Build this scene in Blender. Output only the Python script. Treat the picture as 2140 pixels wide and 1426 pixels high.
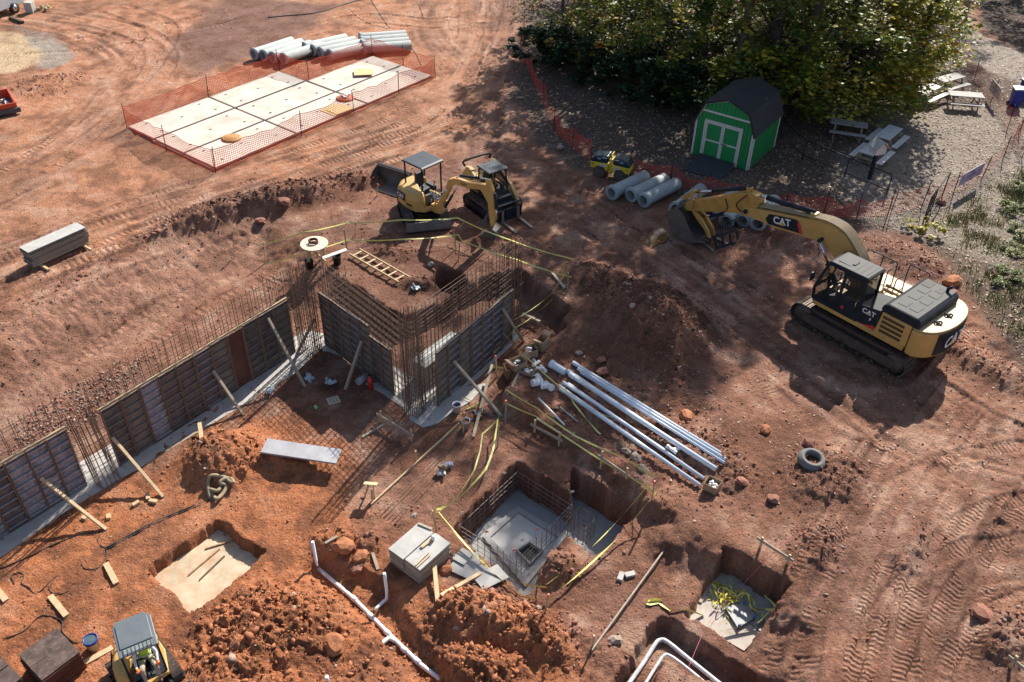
import bpy, bmesh, math, random
import numpy as np
from mathutils import Vector, Matrix
R = math.radians
rnd = random.Random(7)
for o in list(bpy.data.objects): bpy.data.objects.remove(o)
scene = bpy.context.scene
COL = scene.collection

# ------------------------------------------------------------------ camera, sky, sun, exposure
CAMH, FPX, PITCH, ROLL = 20.0, 1850.0, R(38.0), R(-1.5)
def cam_axes():
    cp, sp = math.cos(PITCH), math.sin(PITCH)
    r = np.array([1, 0, 0.]); f = np.array([0, cp, -sp]); d = np.array([0, -sp, -cp])
    cr, sr = math.cos(ROLL), math.sin(ROLL)
    return np.array([cr*r+sr*d, -sr*r+cr*d, f])
CR = cam_axes(); CAMO = np.array([0, 0, CAMH])
cam = bpy.data.cameras.new('camera'); cam.sensor_width = 36; cam.sensor_fit = 'HORIZONTAL'
cam.lens = FPX/2140*36; cam.clip_end = 2000; cam.clip_start = 0.1
camo = bpy.data.objects.new('camera', cam); COL.objects.link(camo)
camo.matrix_world = Matrix(((CR[0][0], -CR[1][0], -CR[2][0], 0), (CR[0][1], -CR[1][1], -CR[2][1], 0),
                            (CR[0][2], -CR[1][2], -CR[2][2], CAMH), (0, 0, 0, 1)))
scene.camera = camo
SUN_AZ, SUN_EL = 65.0, 38.0            # direction towards the sun, degrees from +x, elevation
world = bpy.data.worlds.new('World'); scene.world = world; world.use_nodes = True
wn = world.node_tree.nodes; wl = world.node_tree.links
bg = wn['Background']; sky = wn.new('ShaderNodeTexSky'); sky.sky_type = 'NISHITA'; sky.sun_disc = False
sky.sun_elevation = R(SUN_EL); sky.sun_rotation = R(90-SUN_AZ); sky.air_density = 1.0; sky.dust_density = 1.5
bg.inputs['Strength'].default_value = 0.088
wl.new(sky.outputs[0], bg.inputs[0])
sl = bpy.data.lights.new('sun', 'SUN'); sl.energy = 5.0; sl.angle = R(0.55); sl.color = (1, .93, .83)
so = bpy.data.objects.new('sun', sl); COL.objects.link(so)
sd = Vector((math.cos(R(SUN_AZ))*math.cos(R(SUN_EL)), math.sin(R(SUN_AZ))*math.cos(R(SUN_EL)), math.sin(R(SUN_EL))))
so.rotation_euler = sd.to_track_quat('Z', 'Y').to_euler(); so.location = (20, 40, 40)
vs = scene.view_settings; vs.view_transform = 'Standard'; vs.look = 'None'; vs.gamma = 1; vs.use_curve_mapping = False
vs.exposure = 0.75

# ------------------------------------------------------------------ pixel (2140 x 1426 survey) -> place helpers
def ray(px, py):
    return CR.T @ np.array([(px-1070)/FPX, (py-713)/FPX, 1.0])
def at(px, py, z=0.0):
    d = ray(px, py); t = (z-CAMH)/d[2]
    return np.array([d[0]*t, d[1]*t])
def onplane(px, py, p, q):
    """point where the sight line meets the vertical plane through ground points p, q"""
    d = ray(px, py); u = np.array([q[0]-p[0], q[1]-p[1]]); n = np.array([-u[1], u[0]])
    t = n @ np.array([p[0], p[1]]) / (n @ d[:2]); P = CAMO + d*t
    return Vector(P)
def W(pts, z=0.0): return np.array([at(a, b, z) for a, b in pts])

# ------------------------------------------------------------------ noise
_lat = {}
def vn(x, y, seed):
    if seed not in _lat: _lat[seed] = np.random.RandomState(seed).rand(256, 256)
    L = _lat[seed]
    xi = np.floor(x).astype(int); yi = np.floor(y).astype(int); fx = x-xi; fy = y-yi
    fx = fx*fx*(3-2*fx); fy = fy*fy*(3-2*fy); a = xi & 255; b = yi & 255; c = (xi+1) & 255; d = (yi+1) & 255
    return (L[a, b]*(1-fx)+L[c, b]*fx)*(1-fy)+(L[a, d]*(1-fx)+L[c, d]*fx)*fy
def fbm(x, y, f, o=4, seed=1, g=.5):
    s = 0; A = 1; T = 0
    for i in range(o):
        c, q = math.cos(i*1.1+.4), math.sin(i*1.1+.4)
        s = s+A*vn((c*x-q*y)*f+31*i, (q*x+c*y)*f+17*i, seed+i); T += A; A *= g; f *= 2.03
    return s/T
def sstep(t): t = np.clip(t, 0, 1); return t*t*(3-2*t)

# ------------------------------------------------------------------ ground height
def seg_d(x, y, p, q):
    dx, dy = q[0]-p[0], q[1]-p[1]; L2 = dx*dx+dy*dy+1e-9
    t = np.clip(((x-p[0])*dx+(y-p[1])*dy)/L2, 0, 1)
    return np.hypot(x-p[0]-t*dx, y-p[1]-t*dy), t
def inside(x, y, P):
    c = np.zeros(np.shape(x), bool); n = len(P)
    for i in range(n):
        (x1, y1), (x2, y2) = P[i], P[(i+1) % n]
        if y1 == y2: continue
        c ^= ((y1 > y) != (y2 > y)) & (x < (x2-x1)*(y-y1)/(y2-y1)+x1)
    return c
def sdf(x, y, P):
    d = np.full(np.shape(x), 1e9)
    for i in range(len(P)): d = np.minimum(d, seg_d(x, y, P[i], P[(i+1) % len(P)])[0])
    return np.where(inside(x, y, P), d, -d)
# low building zone: polygon in survey pixels, softness of the slope behind each edge in metres
LOW = [((-700, 1150), 3.0), ((-300, 850), 3.0), ((0, 688), 3.0), ((200, 575), 3.0), ((380, 477), 3.0), ((560, 428), 2.6), ((640, 480), 2.0),
       ((690, 562), .35), ((800, 628), .35), ((845, 662), .35), ((930, 622), .35), ((1015, 572), .35), ((1085, 556), .35), ((1190, 640), .4),
       ((1185, 690), .5), ((1092, 735), .3), ((1062, 812), .3), ((1210, 905), .3), ((1370, 1020), .8), ((1440, 1090), 1.5),
       ((1640, 1180), 1.5), ((1740, 1330), 2.0), ((1800, 1600), 2.0), ((-700, 1700), 2.0)]
LOWP = W([p for p, s in LOW]); LOWS = [s for p, s in LOW]
PITS = [  # outline px at rim, rim z, floor z, wall softness
    (W([(948, 1104), (1080, 962), (1192, 1030), (1198, 978), (1335, 1060), (1247, 1158), (1190, 1120), (1150, 1165), (1098, 1236)], -.72), -2.0, .10),
    (W([(312, 1190), (452, 1086), (548, 1156), (500, 1205), (400, 1284)], -.8), -1.2, .12),
    (W([(1440, 1278), (1508, 1170), (1648, 1245), (1560, 1352)], -.65), -1.12, .12),
    (W([(1262, 1470), (1376, 1286), (1405, 1292), (1680, 1470), (1585, 1470), (1392, 1372), (1352, 1470)], -.7), -1.3, .18),
    (W([(900, 588), (922, 562), (958, 568), (968, 592), (938, 606)], 0), -2.0, .45),
    (W([(636, 1190), (668, 1165), (760, 1200), (830, 1230), (840, 1290), (960, 1440), (890, 1440), (780, 1310), (660, 1215)], -.8), -1.15, .4),
]
MOUNDS = [  # px, z, rx, ry, yaw, height
    ((1345, 690), .0, 2.0, 2.6, 20, 1.5), ((1270, 600), 0, 2.2, 1.2, -35, .55), ((1400, 640), 0, 1.0, 2.2, 45, .5), ((470, 965), -.8, 1.5, 1.25, 10, .85), ((590, 960), -.8, 1.3, .6, -10, .4),
    ((560, 1320), -.8, 2.0, 1.5, 30, .45), ((500, 1400), -.8, 1.4, 1.2, 30, .35), ((1010, 1300), -.8, 1.7, .9, -20, .75), ((1120, 1330), -.8, 1.2, .7, -40, .6), ((1000, 1400), -.8, 1.2, .7, 0, .5),
    ((1165, 1190), -.75, .75, .65, 30, .5), ((1650, 505), 0, 1.9, .9, -30, .6), ((1560, 500), 0, 1.4, .6, -20, .3), ((1900, 545), 0, 1.2, 2.0, 40, .4), ((1720, 1000), 0, 1.6, 1.2, 20, .4), ((1460, 930), 0, 2.0, .9, -45, .25), ((1250, 860), -.2, 1.2, .4, -45, .25),
    ((440, 455), 0, 3.4, .8, 42, .65), ((600, 418), 0, 3.2, 1.0, 25, .8), ((740, 385), 0, 1.8, .8, 20, .5), ((1080, 520), 0, 1.8, .8, -30, .35), ((700, 1130), -.8, .9, .6, 20, .35), ((770, 1140), -.8, .6, .4, 60, .35), ((2060, 770), 0, 2.4, .8, -50, .35),
    ((1700, 1150), -.3, 1.3, .8, 50, .3), ((2100, 1330), 0, 1.2, .7, 40, .4), ((1900, 1150), 0, 1.2, .4, 50, .25), ((1235, 1330), -.6, .6, 1.2, 60, .15), ((820, 520), 0, 1.5, .8, -30, .25), ((880, 600), -.1, .8, .5, 0, .3), ((1850, 640), 0, 1.0, .4, 0, .1),
    ((90, 180), 0, 2.5, 1.6, 30, .35), ((2130, 600), 0, 3, 3, 0, .3)]
MOUNDW = [(at(p[0], p[1], z), a, b, R(w), h) for p, z, a, b, w, h in MOUNDS]
BAS = at(1230, 900)
def Z(x, y, nx=0.0):
    x = np.asarray(x, float); y = np.asarray(y, float)
    t = np.full(x.shape, 9.0)
    for i in range(len(LOWP)):
        d, _ = seg_d(x, y, LOWP[i], LOWP[(i+1) % len(LOWP)]); t = np.minimum(t, (d+nx)/LOWS[i])
    t = np.where(inside(x, y, LOWP), sstep(t), 0)
    b2 = -.5*np.exp(-((x-BAS[0])**2+(y-BAS[1])**2)/14)
    z = b2+(-.8-b2)*t
    m = 0
    for (c, a, b, w, h) in MOUNDW:
        dx, dy = x-c[0], y-c[1]; cw, sw = math.cos(w), math.sin(w)
        r2 = ((dx*cw+dy*sw)/a)**2+((-dx*sw+dy*cw)/b)**2
        m = np.maximum(m, h*np.exp(-1.6*r2*np.sqrt(r2+.05)))
    z = z+m
    for P, fz, s in PITS:
        x0, y0 = P.min(0)-.5; x1, y1 = P.max(0)+.5
        k = (x > x0) & (x < x1) & (y > y0) & (y < y1)
        if k.any():
            n_ = nx if np.isscalar(nx) else nx[k]
            w = sstep((sdf(x[k], y[k], P)+n_*.6)/s+.5) if x.ndim else sstep((sdf(x, y, P))/s+.5)
            if x.ndim: z[k] = z[k]*(1-w)+fz*w
            else: z = z*(1-w)+fz*w
    return z
def gp(px, py, dz=0.0):
    """ground point seen at a survey pixel"""
    d = ray(px, py); hs = np.linspace(2.0, -2.4, 340); t = (hs-CAMH)/d[2]
    X, Y = d[0]*t, d[1]*t; g = Z(X, Y); below = np.nonzero(hs <= g)[0]
    i = below[0] if len(below) else -1
    return Vector((X[i], Y[i], g[i]+dz))
def gz(x, y): return float(Z(np.array([x]), np.array([y]))[0])
def onground(p, dz=0): return Vector((p[0], p[1], gz(p[0], p[1])+dz))

# ------------------------------------------------------------------ materials
MATS = {}
def mat(name, col=(.3, .3, .3), rough=.6, metal=0, var=.25, vs_=3.0, dirt=0.0, bump=0.0, bs=40, spec=.5, alpha=1, trans=0, dcol=(.22, .11, .07)):
    if name in MATS: return MATS[name]
    m = bpy.data.materials.new(name); m.use_nodes = True; n = m.node_tree.nodes; l = m.node_tree.links
    b = n['Principled BSDF']; b.inputs['Roughness'].default_value = rough; b.inputs['Metallic'].default_value = metal
    b.inputs['Specular IOR Level'].default_value = spec
    tc = n.new('ShaderNodeTexCoord'); geo = n.new('ShaderNodeObjectInfo')
    ad = n.new('ShaderNodeVectorMath'); ad.operation = 'ADD'; l.new(tc.outputs['Object'], ad.inputs[0])
    sc = n.new('ShaderNodeVectorMath'); sc.operation = 'SCALE'; sc.inputs['Scale'].default_value = 17.3
    cb = n.new('ShaderNodeCombineXYZ'); l.new(geo.outputs['Random'], cb.inputs[0]); l.new(geo.outputs['Random'], cb.inputs[1]); l.new(cb.outputs[0], sc.inputs[0]); l.new(sc.outputs[0], ad.inputs[1])
    nz = n.new('ShaderNodeTexNoise'); nz.inputs['Scale'].default_value = vs_; nz.inputs['Detail'].default_value = 6; nz.inputs['Roughness'].default_value = .65
    l.new(ad.outputs[0], nz.inputs['Vector'])
    rp = n.new('ShaderNodeValToRGB'); e = rp.color_ramp.elements; e[0].position = .3; e[1].position = .7
    e[0].color = (*[c*(1-var) for c in col], 1); e[1].color = (*[min(1, c*(1+var)) for c in col], 1)
    l.new(nz.outputs['Fac'], rp.inputs[0]); out = rp.outputs[0]
    if dirt > 0:
        n2 = n.new('ShaderNodeTexNoise'); n2.inputs['Scale'].default_value = vs_*2.3; n2.inputs['Detail'].default_value = 8; n2.inputs['Roughness'].default_value = .7
        l.new(ad.outputs[0], n2.inputs['Vector'])
        r2 = n.new('ShaderNodeValToRGB'); f = r2.color_ramp.elements; f[0].position = .62-.35*dirt; f[1].position = .78-.2*dirt
        f[0].color = (0, 0, 0, 1); f[1].color = (min(1, .35+.6*dirt),)*3+(1,); l.new(n2.outputs['Fac'], r2.inputs[0])
        mx = n.new('ShaderNodeMix'); mx.data_type = 'RGBA'; l.new(r2.outputs[0], mx.inputs[0]); l.new(out, mx.inputs[6]); mx.inputs[7].default_value = (*dcol, 1); out = mx.outputs[2]
    l.new(out, b.inputs['Base Color'])
    if bump > 0:
        n3 = n.new('ShaderNodeTexNoise'); n3.inputs['Scale'].default_value = bs; n3.inputs['Detail'].default_value = 5; l.new(ad.outputs[0], n3.inputs['Vector'])
        bp = n.new('ShaderNodeBump'); bp.inputs['Strength'].default_value = bump; bp.inputs['Distance'].default_value = .02
        l.new(n3.outputs['Fac'], bp.inputs['Height']); l.new(bp.outputs[0], b.inputs['Normal'])
    if alpha < 1: b.inputs['Alpha'].default_value = alpha
    if trans: b.inputs['Transmission Weight'].default_value = trans
    MATS[name] = m; return m

# ------------------------------------------------------------------ mesh builder
def rotz(a): return Matrix.Rotation(a, 3, 'Z')
class MB:
    def __init__(s): s.v = []; s.f = []; s.m = []; s.sm = []
    def add(s, V, F, mi=0, sm=False):
        k = len(s.v); s.v += [tuple(v) for v in V]
        for f in F: s.f.append([i+k for i in f]); s.m.append(mi); s.sm.append(sm)
        return s
    def box(s, c, d, rot=None, mi=0, taper=1.0):
        c = Vector(c); h = Vector(d)/2; V = []
        for zz in (-1, 1):
            for (a, b) in ((-1, -1), (1, -1), (1, 1), (-1, 1)):
                t = taper if zz > 0 else 1
                p = Vector((a*h.x*t, b*h.y*t, zz*h.z))
                if rot is not None: p = (rot if isinstance(rot, Matrix) else rotz(rot)) @ p
                V.append(c+p)
        return s.add(V, [(3, 2, 1, 0), (4, 5, 6, 7), (0, 1, 5, 4), (1, 2, 6, 5), (2, 3, 7, 6), (3, 0, 4, 7)], mi)
    def bar(s, p, q, w, h, mi=0, roll=0):
        p, q = Vector(p), Vector(q); d = (q-p); L = d.length; d.normalize()
        up = Vector((0, 0, 1)) if abs(d.z) < .97 else Vector((1, 0, 0))
        y = up.cross(d).normalized(); z = d.cross(y)
        if roll: rm = Matrix.Rotation(roll, 3, d); y = rm @ y; z = rm @ z
        M = Matrix((d, y, z)).transposed()
        return s.box((p+q)/2, (L, w, h), M, mi)
    def tube(s, pts, r, n=8, mi=0, cap=True, sm=True):
        pts = [Vector(p) for p in pts]; k = len(pts); rs = r if hasattr(r, '__len__') else [r]*k
        V = []; F = []; prev = None
        for i in range(k):
            d = (pts[min(i+1, k-1)]-pts[max(i-1, 0)])
            if d.length < 1e-9: d = Vector((0, 0, 1))
            d.normalize()
            if prev is None:
                a = Vector((0, 0, 1)) if abs(d.z) < .9 else Vector((1, 0, 0)); u = d.cross(a).normalized()
            else:
                u = (prev-d*prev.dot(d))
                u = u.normalized() if u.length > 1e-6 else d.orthogonal().normalized()
            prev = u; w = d.cross(u)
            for j in range(n):
                a = 2*math.pi*j/n; V.append(pts[i]+(u*math.cos(a)+w*math.sin(a))*rs[i])
        for i in range(k-1):
            for j in range(n): F.append((i*n+j, i*n+(j+1) % n, (i+1)*n+(j+1) % n, (i+1)*n+j))
        s.add(V, F, mi, sm)
        if cap:
            b = len(s.v)-k*n
            s.f.append([b+j for j in range(n)][::-1]); s.m.append(mi); s.sm.append(False)
            s.f.append([b+(k-1)*n+j for j in range(n)]); s.m.append(mi); s.sm.append(False)
        return s
    def prism(s, poly, a, b, plane='xz', mi=0, M=None):
        """extrude a 2D polygon from a to b along the third axis"""
        def P(u, v, w):
            p = {'xz': (u, w, v), 'xy': (u, v, w), 'yz': (w, u, v)}[plane]
            return M @ Vector(p) if M else Vector(p)
        n = len(poly); V = [P(u, v, a) for u, v in poly]+[P(u, v, b) for u, v in poly]
        F = [list(range(n)), list(range(2*n-1, n-1, -1))]+[(i, i+n, (i+1) % n+n, (i+1) % n) for i in range(n)]
        return s.add(V, F, mi)
    def lathe(s, prof, n=20, c=(0, 0, 0), M=None, mi=0, sm=True):
        V = []; F = []; c = Vector(c)
        for (r_, z_) in prof:
            for j in range(n):
                a = 2*math.pi*j/n; p = Vector((r_*math.cos(a), r_*math.sin(a), z_)); V.append(c+(M @ p if M else p))
        for i in range(len(prof)-1):
            for j in range(n): F.append((i*n+j, i*n+(j+1) % n, (i+1)*n+(j+1) % n, (i+1)*n+j))
        return s.add(V, F, mi, sm)
    def ribbon(s, pts, w, up=Vector((0, 0, 1)), mi=0):
        V = []; F = []
        for i, p in enumerate(pts):
            p = Vector(p); u = up[i] if isinstance(up, list) else up
            V += [p-u*w/2, p+u*w/2]
        for i in range(len(pts)-1): F.append((2*i, 2*i+2, 2*i+3, 2*i+1))
        return s.add(V, F, mi)
    def mesh(s, name, mats):
        me = bpy.data.meshes.new(name); me.from_pydata(s.v, [], s.f)
        for m in (mats if isinstance(mats, (list, tuple)) else [mats]): me.materials.append(m)
        me.polygons.foreach_set('material_index', s.m); me.polygons.foreach_set('use_smooth', s.sm)
        bm = bmesh.new(); bm.from_mesh(me); bmesh.ops.recalc_face_normals(bm, faces=bm.faces); bm.to_mesh(me); bm.free()
        me.update(); return me
    def build(s, name, mats, parent=None, bevel=0, kind=None):
        return link(name, s.mesh(name, mats), parent, bevel, kind)
def link(name, me, parent=None, bevel=0, kind=None):
    o = bpy.data.objects.new(name, me); COL.objects.link(o)
    if parent: o.parent = parent
    if bevel:
        b = o.modifiers.new('bevel', 'BEVEL'); b.width = bevel; b.segments = 2; b.limit_method = 'ANGLE'; b.angle_limit = R(40)
    if kind: o['kind'] = kind
    return o
def tag(o, label, cat, group=None):
    o['label'] = label; o['category'] = cat
    if group: o['group'] = group
    return o
def thing(name, label, cat, loc=(0, 0, 0), yaw=0, group=None):
    o = bpy.data.objects.new(name, None); o.empty_display_size = .2; COL.objects.link(o)
    o.location = loc; o.rotation_euler = (0, 0, yaw); return tag(o, label, cat, group)
def dup(o, parent=None):
    c = o.copy(); COL.objects.link(c)
    if parent: c.parent = parent
    for ch in o.children: dup(ch, c)
    return c
def lettering(body, size, M, parent, m, name='lettering', ext=.004):
    cu = bpy.data.curves.new('t', 'FONT'); cu.body = body; cu.size = size; cu.extrude = ext; cu.align_x = 'CENTER'; cu.align_y = 'CENTER'; cu.offset = size*.022
    t = bpy.data.objects.new('t', cu); COL.objects.link(t)
    me = bpy.data.meshes.new_from_object(t.evaluated_get(bpy.context.evaluated_depsgraph_get())); bpy.data.objects.remove(t)
    me.materials.clear(); me.materials.append(m)
    o = link(name, me, parent); o.matrix_local = M; return o
def frame(origin, xdir, ydir):
    x = Vector(xdir).normalized(); y = Vector(ydir); y = (y-x*y.dot(x)).normalized(); z = x.cross(y)
    M = Matrix((x, y, z)).transposed().to_4x4(); M.translation = Vector(origin); return M
def yaw_of(p, q): return math.atan2(q[1]-p[1], q[0]-p[0])
def curve(pts, n=8):
    """Catmull-Rom through points"""
    P = [Vector(p) for p in pts]; P = [P[0]*2-P[1]]+P+[P[-1]*2-P[-2]]; out = []
    for i in range(1, len(P)-2):
        for k in range(n):
            t = k/n; a, b, c, d = P[i-1:i+3]
            out.append(.5*((2*b)+(c-a)*t+(2*a-5*b+4*c-d)*t*t+(3*b-a-3*c+d)*t**3))
    out.append(P[-2]); return out
# ------------------------------------------------------------------ ground sheet
def geo_axis(a0, a1, step, far, grow=1.12):
    mid = np.arange(a0, a1, step); lo = []; s = step; p = a0
    while p > -far: s *= grow; p -= s; lo.append(p)
    hi = []; s = step; p = mid[-1]
    while p < far: s *= grow; p += s; hi.append(p)
    return np.concatenate([lo[::-1], mid, hi])
YA = [9.0]
while YA[-1] < 78: YA.append(YA[-1]+.00185*(YA[-1]+11))
s_ = .15
while YA[-1] < 420: s_ *= 1.12; YA.append(YA[-1]+s_)
YB = []; s_ = .05; p_ = 9.0
while p_ > -7: s_ *= 1.1; p_ -= s_; YB.append(p_)
YA = np.array(YB[::-1]+YA)
TA = geo_axis(-.60, .60, .0018, 3.2, 1.14)
GY, GT = np.meshgrid(YA, TA, indexing='ij'); GX = GT*(GY+12)
X, Y = GX.ravel(), GY.ravel()
edge_n = (fbm(X, Y, 1.6, 3, 5)-.5)*.5+(fbm(X, Y, 7, 2, 8)-.5)*.16
H0 = Z(X, Y, edge_n)
# --- zone masks
def zone(pts, soft, nz=1.0, seed=50, z=0):
    P = W(pts, z); d = sdf(X, Y, P)+(fbm(X, Y, .35, 4, seed)-.5)*nz*2
    return sstep(d/soft+.5)
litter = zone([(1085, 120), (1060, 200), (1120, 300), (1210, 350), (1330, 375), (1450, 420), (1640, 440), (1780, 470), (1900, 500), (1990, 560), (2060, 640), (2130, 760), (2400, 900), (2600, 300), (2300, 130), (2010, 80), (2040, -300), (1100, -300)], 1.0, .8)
grass = zone([(1960, 470), (2060, 400), (2300, 250), (2700, 500), (2500, 900), (2130, 720), (2040, 610)], 2.0, 1.6, 61)*.8
path = zone([(1990, 105), (2070, 150), (2300, 250), (2500, 230), (2140, 110), (2030, 60)], .8, .5, 63)
orange = zone([(-300, 1100), (330, 980), (420, 880), (560, 860), (700, 960), (720, 1100), (900, 1250), (1180, 1260), (1180, 1500), (-300, 1500)], 1.5, 1.2, 65, -.8)
dry = zone([(-500, 700), (0, 640), (380, 440), (760, 350), (960, 330), (1040, 150), (1040, -200), (-500, -200)], 2.0, 1.5, 67)
dark_top = zone([(420, 30), (330, 130), (420, 170), (620, 90), (640, 60), (700, 10), (500, 0)], 1.5, 1.2, 69)
sand = zone([(-200, 75), (30, 65), (140, 105), (30, 150), (-200, 170)], .5, .3, 71)
greyspot = zone([(30, 55), (90, 70), (150, 120), (110, 150), (60, 145), (110, 110)], .6, 1.0, 72)
moist_shade = zone([(1150, 560), (1330, 540), (1470, 680), (1460, 780), (1280, 800), (1150, 740)], 1.2, 1.2, 73)
moist_shade = np.maximum(moist_shade, .8*zone([(1440, 900), (1650, 870), (1740, 960), (1740, 1120), (1600, 1100), (1480, 1010)], 1.0, 1.2, 74))
moist_shade = np.maximum(moist_shade, .7*zone([(380, 470), (560, 400), (760, 370), (790, 420), (640, 440), (450, 500)], .8, .8, 75))  # shaded face of the berm, its darkness put into the soil colour
moist_shade = np.maximum(moist_shade, .65*zone([(640, 490), (960, 480), (1210, 560), (1190, 720), (1060, 760), (840, 690), (660, 590)], 1.0, 1.2, 76))
n1 = fbm(X, Y, .22, 4, 11); n2 = fbm(X, Y, 1.3, 4, 21); n3 = fbm(X, Y, 6.0, 3, 31)
def mix(a, b, t): return a*(1-t[:, None])+np.array(b)[None, :]*t[:, None]
c = np.tile(np.array([[.285, .135, .085]]), (len(X), 1))
c = mix(c, (.43, .198, .108), dry); c = mix(c, (.40, .15, .066), orange)
c = mix(c, (.205, .105, .078), sstep((n1-.5)*5+.3)*.65*(1-orange)*(1-.6*dry)); c = mix(c, (.44, .30, .22), sstep((n2-.56)*6)*.4*(1-litter)*(1-.6*orange))
c = mix(c, (.17, .092, .072), dark_top*.85); c = mix(c, (.17, .075, .045), moist_shade*.8)
c = mix(c, (.155, .062, .033), sstep((.47-n2)*6)*.55*(1-litter))
c = mix(c, (.50, .36, .22), sand); c = mix(c, (.30, .27, .23), greyspot*.8)
# --- roughness of the surface: clods on heaps and freshly dug strips
heap = np.zeros_like(X)
for (cc, a, b, w, h) in MOUNDW:
    dx, dy = X-cc[0], Y-cc[1]; cw, sw = math.cos(w), math.sin(w)
    r2 = ((dx*cw+dy*sw)/a)**2+((-dx*sw+dy*cw)/b)**2
    heap = np.maximum(heap, np.exp(-1.0*r2*r2)*min(1, h*2.2))
rough = .010+.012*(1-dry)+.072*heap
rough += .05*zone([(400, 1260), (660, 1210), (860, 1290), (1200, 1260), (1260, 1500), (400, 1500)], .8, .8, 77, -.8)*.7
rough += .03*zone([(0, 690), (380, 478), (760, 380), (760, 350), (380, 430), (0, 640)], 1.0, .5, 78)
rough += .03*zone([(1060, 720), (1480, 780), (1600, 1040), (1400, 1060), (1200, 930), (1060, 850)], .8, .5, 79)
rough *= (1-.6*litter)
big = np.abs(fbm(X, Y, 1.1, 3, 41)-.5)*2; med = np.abs(fbm(X, Y, 3.2, 3, 44)-.5)*2
stn = sstep((fbm(X, Y, .55, 4, 61)-.55)*9)
pin = np.zeros(len(X))
for P_, fz_, s2 in PITS[:3]: pin = np.maximum(pin, sstep((sdf(X, Y, P_)-.1)/.15))
rough *= (1-.9*pin)
n4 = np.abs(fbm(X, Y, 9.0, 2, 47)-.5)*2
H = H0+rough*(1.5*(big-.35)+2.2*(.4-med)+1.1*(n3-.5)+1.3*(.4-n4)*sstep((34-Y)/8))+(fbm(X, Y, .15, 3, 91)-.5)*.08
# --- wheel and track prints: (px path, gauge, width, tread pitch, depth)
TR = [([(1090, -60), (1070, 60), (1010, 190), (930, 270), (780, 320), (600, 370), (420, 430), (200, 500), (-60, 600)], 2.4, .55, .26, .05),
      ([(980, -60), (985, 60), (960, 150), (860, 250), (640, 330), (480, 385), (300, 440), (60, 540), (-100, 600)], 2.2, .45, .24, .045),
      ([(1040, -60), (1035, 60), (1000, 150), (940, 220), (820, 290), (560, 390), (300, 480)], 1.9, .4, .22, .04),
      ([(240, 20), (330, 60), (300, 130), (255, 180), (200, 240), (100, 330), (-60, 420)], 2.0, .5, .28, .05),
      ([(-60, 10), (150, 40), (280, 70), (330, 120), (290, 190), (220, 250)], 1.9, .45, .26, .05),
      ([(700, -60), (520, 20), (360, 60), (200, 90), (60, 100)], 2.2, .5, .28, .04),
      ([(1000, 40), (900, 50), (760, 40), (640, 70), (560, 90)], 1.8, .4, .26, .035),
      ([(1060, 80), (1040, 200), (980, 290), (900, 330)], 2.3, .5, .25, .04),
      ([(120, 700), (260, 600), (430, 530), (520, 500)], 1.9, .55, .3, .05), ([(60, 860), (200, 720), (380, 600), (500, 540)], 1.7, .5, .32, .05),
      ([(1780, 1470), (1810, 1250), (1880, 1050), (1960, 900), (2050, 780)], 2.3, .6, .15, .06), ([(1900, 1470), (1960, 1200), (2060, 1000), (2180, 850)], 2.3, .6, .15, .055),
      ([(1680, 1470), (1720, 1300), (1790, 1130), (1900, 950)], 1.9, .5, .15, .05), ([(2020, 1470), (2080, 1300), (2180, 1150)], 2.3, .6, .16, .05), ([(1980, 815), (2060, 865), (2160, 915)], 0, .65, .22, .07),
      ([(2180, 980), (2050, 1000), (1940, 1050), (1850, 1130)], 2.0, .5, .15, .04), ([(2180, 1180), (2060, 1200), (1960, 1260), (1900, 1340)], 1.9, .5, .15, .045),
      ([(1880, 800), (1960, 720), (2040, 690)], 0, .6, .16, .06), ([(1260, 470), (1420, 560), (1580, 660), (1780, 800), (1900, 900)], 2.2, .5, .16, .035), ([(1180, 420), (1320, 520), (1500, 660), (1700, 830)], 2.0, .5, .16, .03),
      ([(400, 1330), (360, 1380), (330, 1440)], 0, .3, .16, .03)]
TU = np.zeros_like(X); TM = np.zeros_like(X); DEP = np.zeros_like(X)
for pts, g, w_, pitch, dep in TR:
    base = np.array([[p.x, p.y] for p in curve([(*at(a, b), 0) for a, b in pts], 6)])
    d = np.gradient(base, axis=0); nrm = np.stack([-d[:, 1], d[:, 0]], 1); nrm /= np.linalg.norm(nrm, axis=1)[:, None]+1e-9
    for off in ((-g/2, g/2) if g else (0,)):
        q = base+nrm*off; lo, hi = q.min(0)-1.2, q.max(0)+1.2
        k = np.nonzero((X > lo[0]) & (X < hi[0]) & (Y > lo[1]) & (Y < hi[1]))[0]
        x, y = X[k], Y[k]; best = np.full(len(k), 9.0); u = np.zeros(len(k)); s0 = 0
        for i in range(len(q)-1):
            L = np.hypot(*(q[i+1]-q[i])); dd, t = seg_d(x, y, q[i], q[i+1]); m = dd < best
            best[m] = dd[m]; u[m] = (s0+t*L)[m]; s0 += L
        e = w_/2+(n2[k]-.5)*.12; mk = sstep((e-best)/.07+.5); rim = np.exp(-((best-e-.1)/.09)**2)
        pres = sstep((fbm(x, y, .3, 2, 97)-.36)*7)
        DEP[k] += (-dep*mk+dep*.75*rim)*(.35+.65*pres)
        s_up = mk*pres; m = s_up > TM[k]*.9; kk = k[m]; TU[kk] = u[m]/pitch; TM[kk] = s_up[m]
ST = np.zeros_like(X); SM = np.zeros_like(X)
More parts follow.
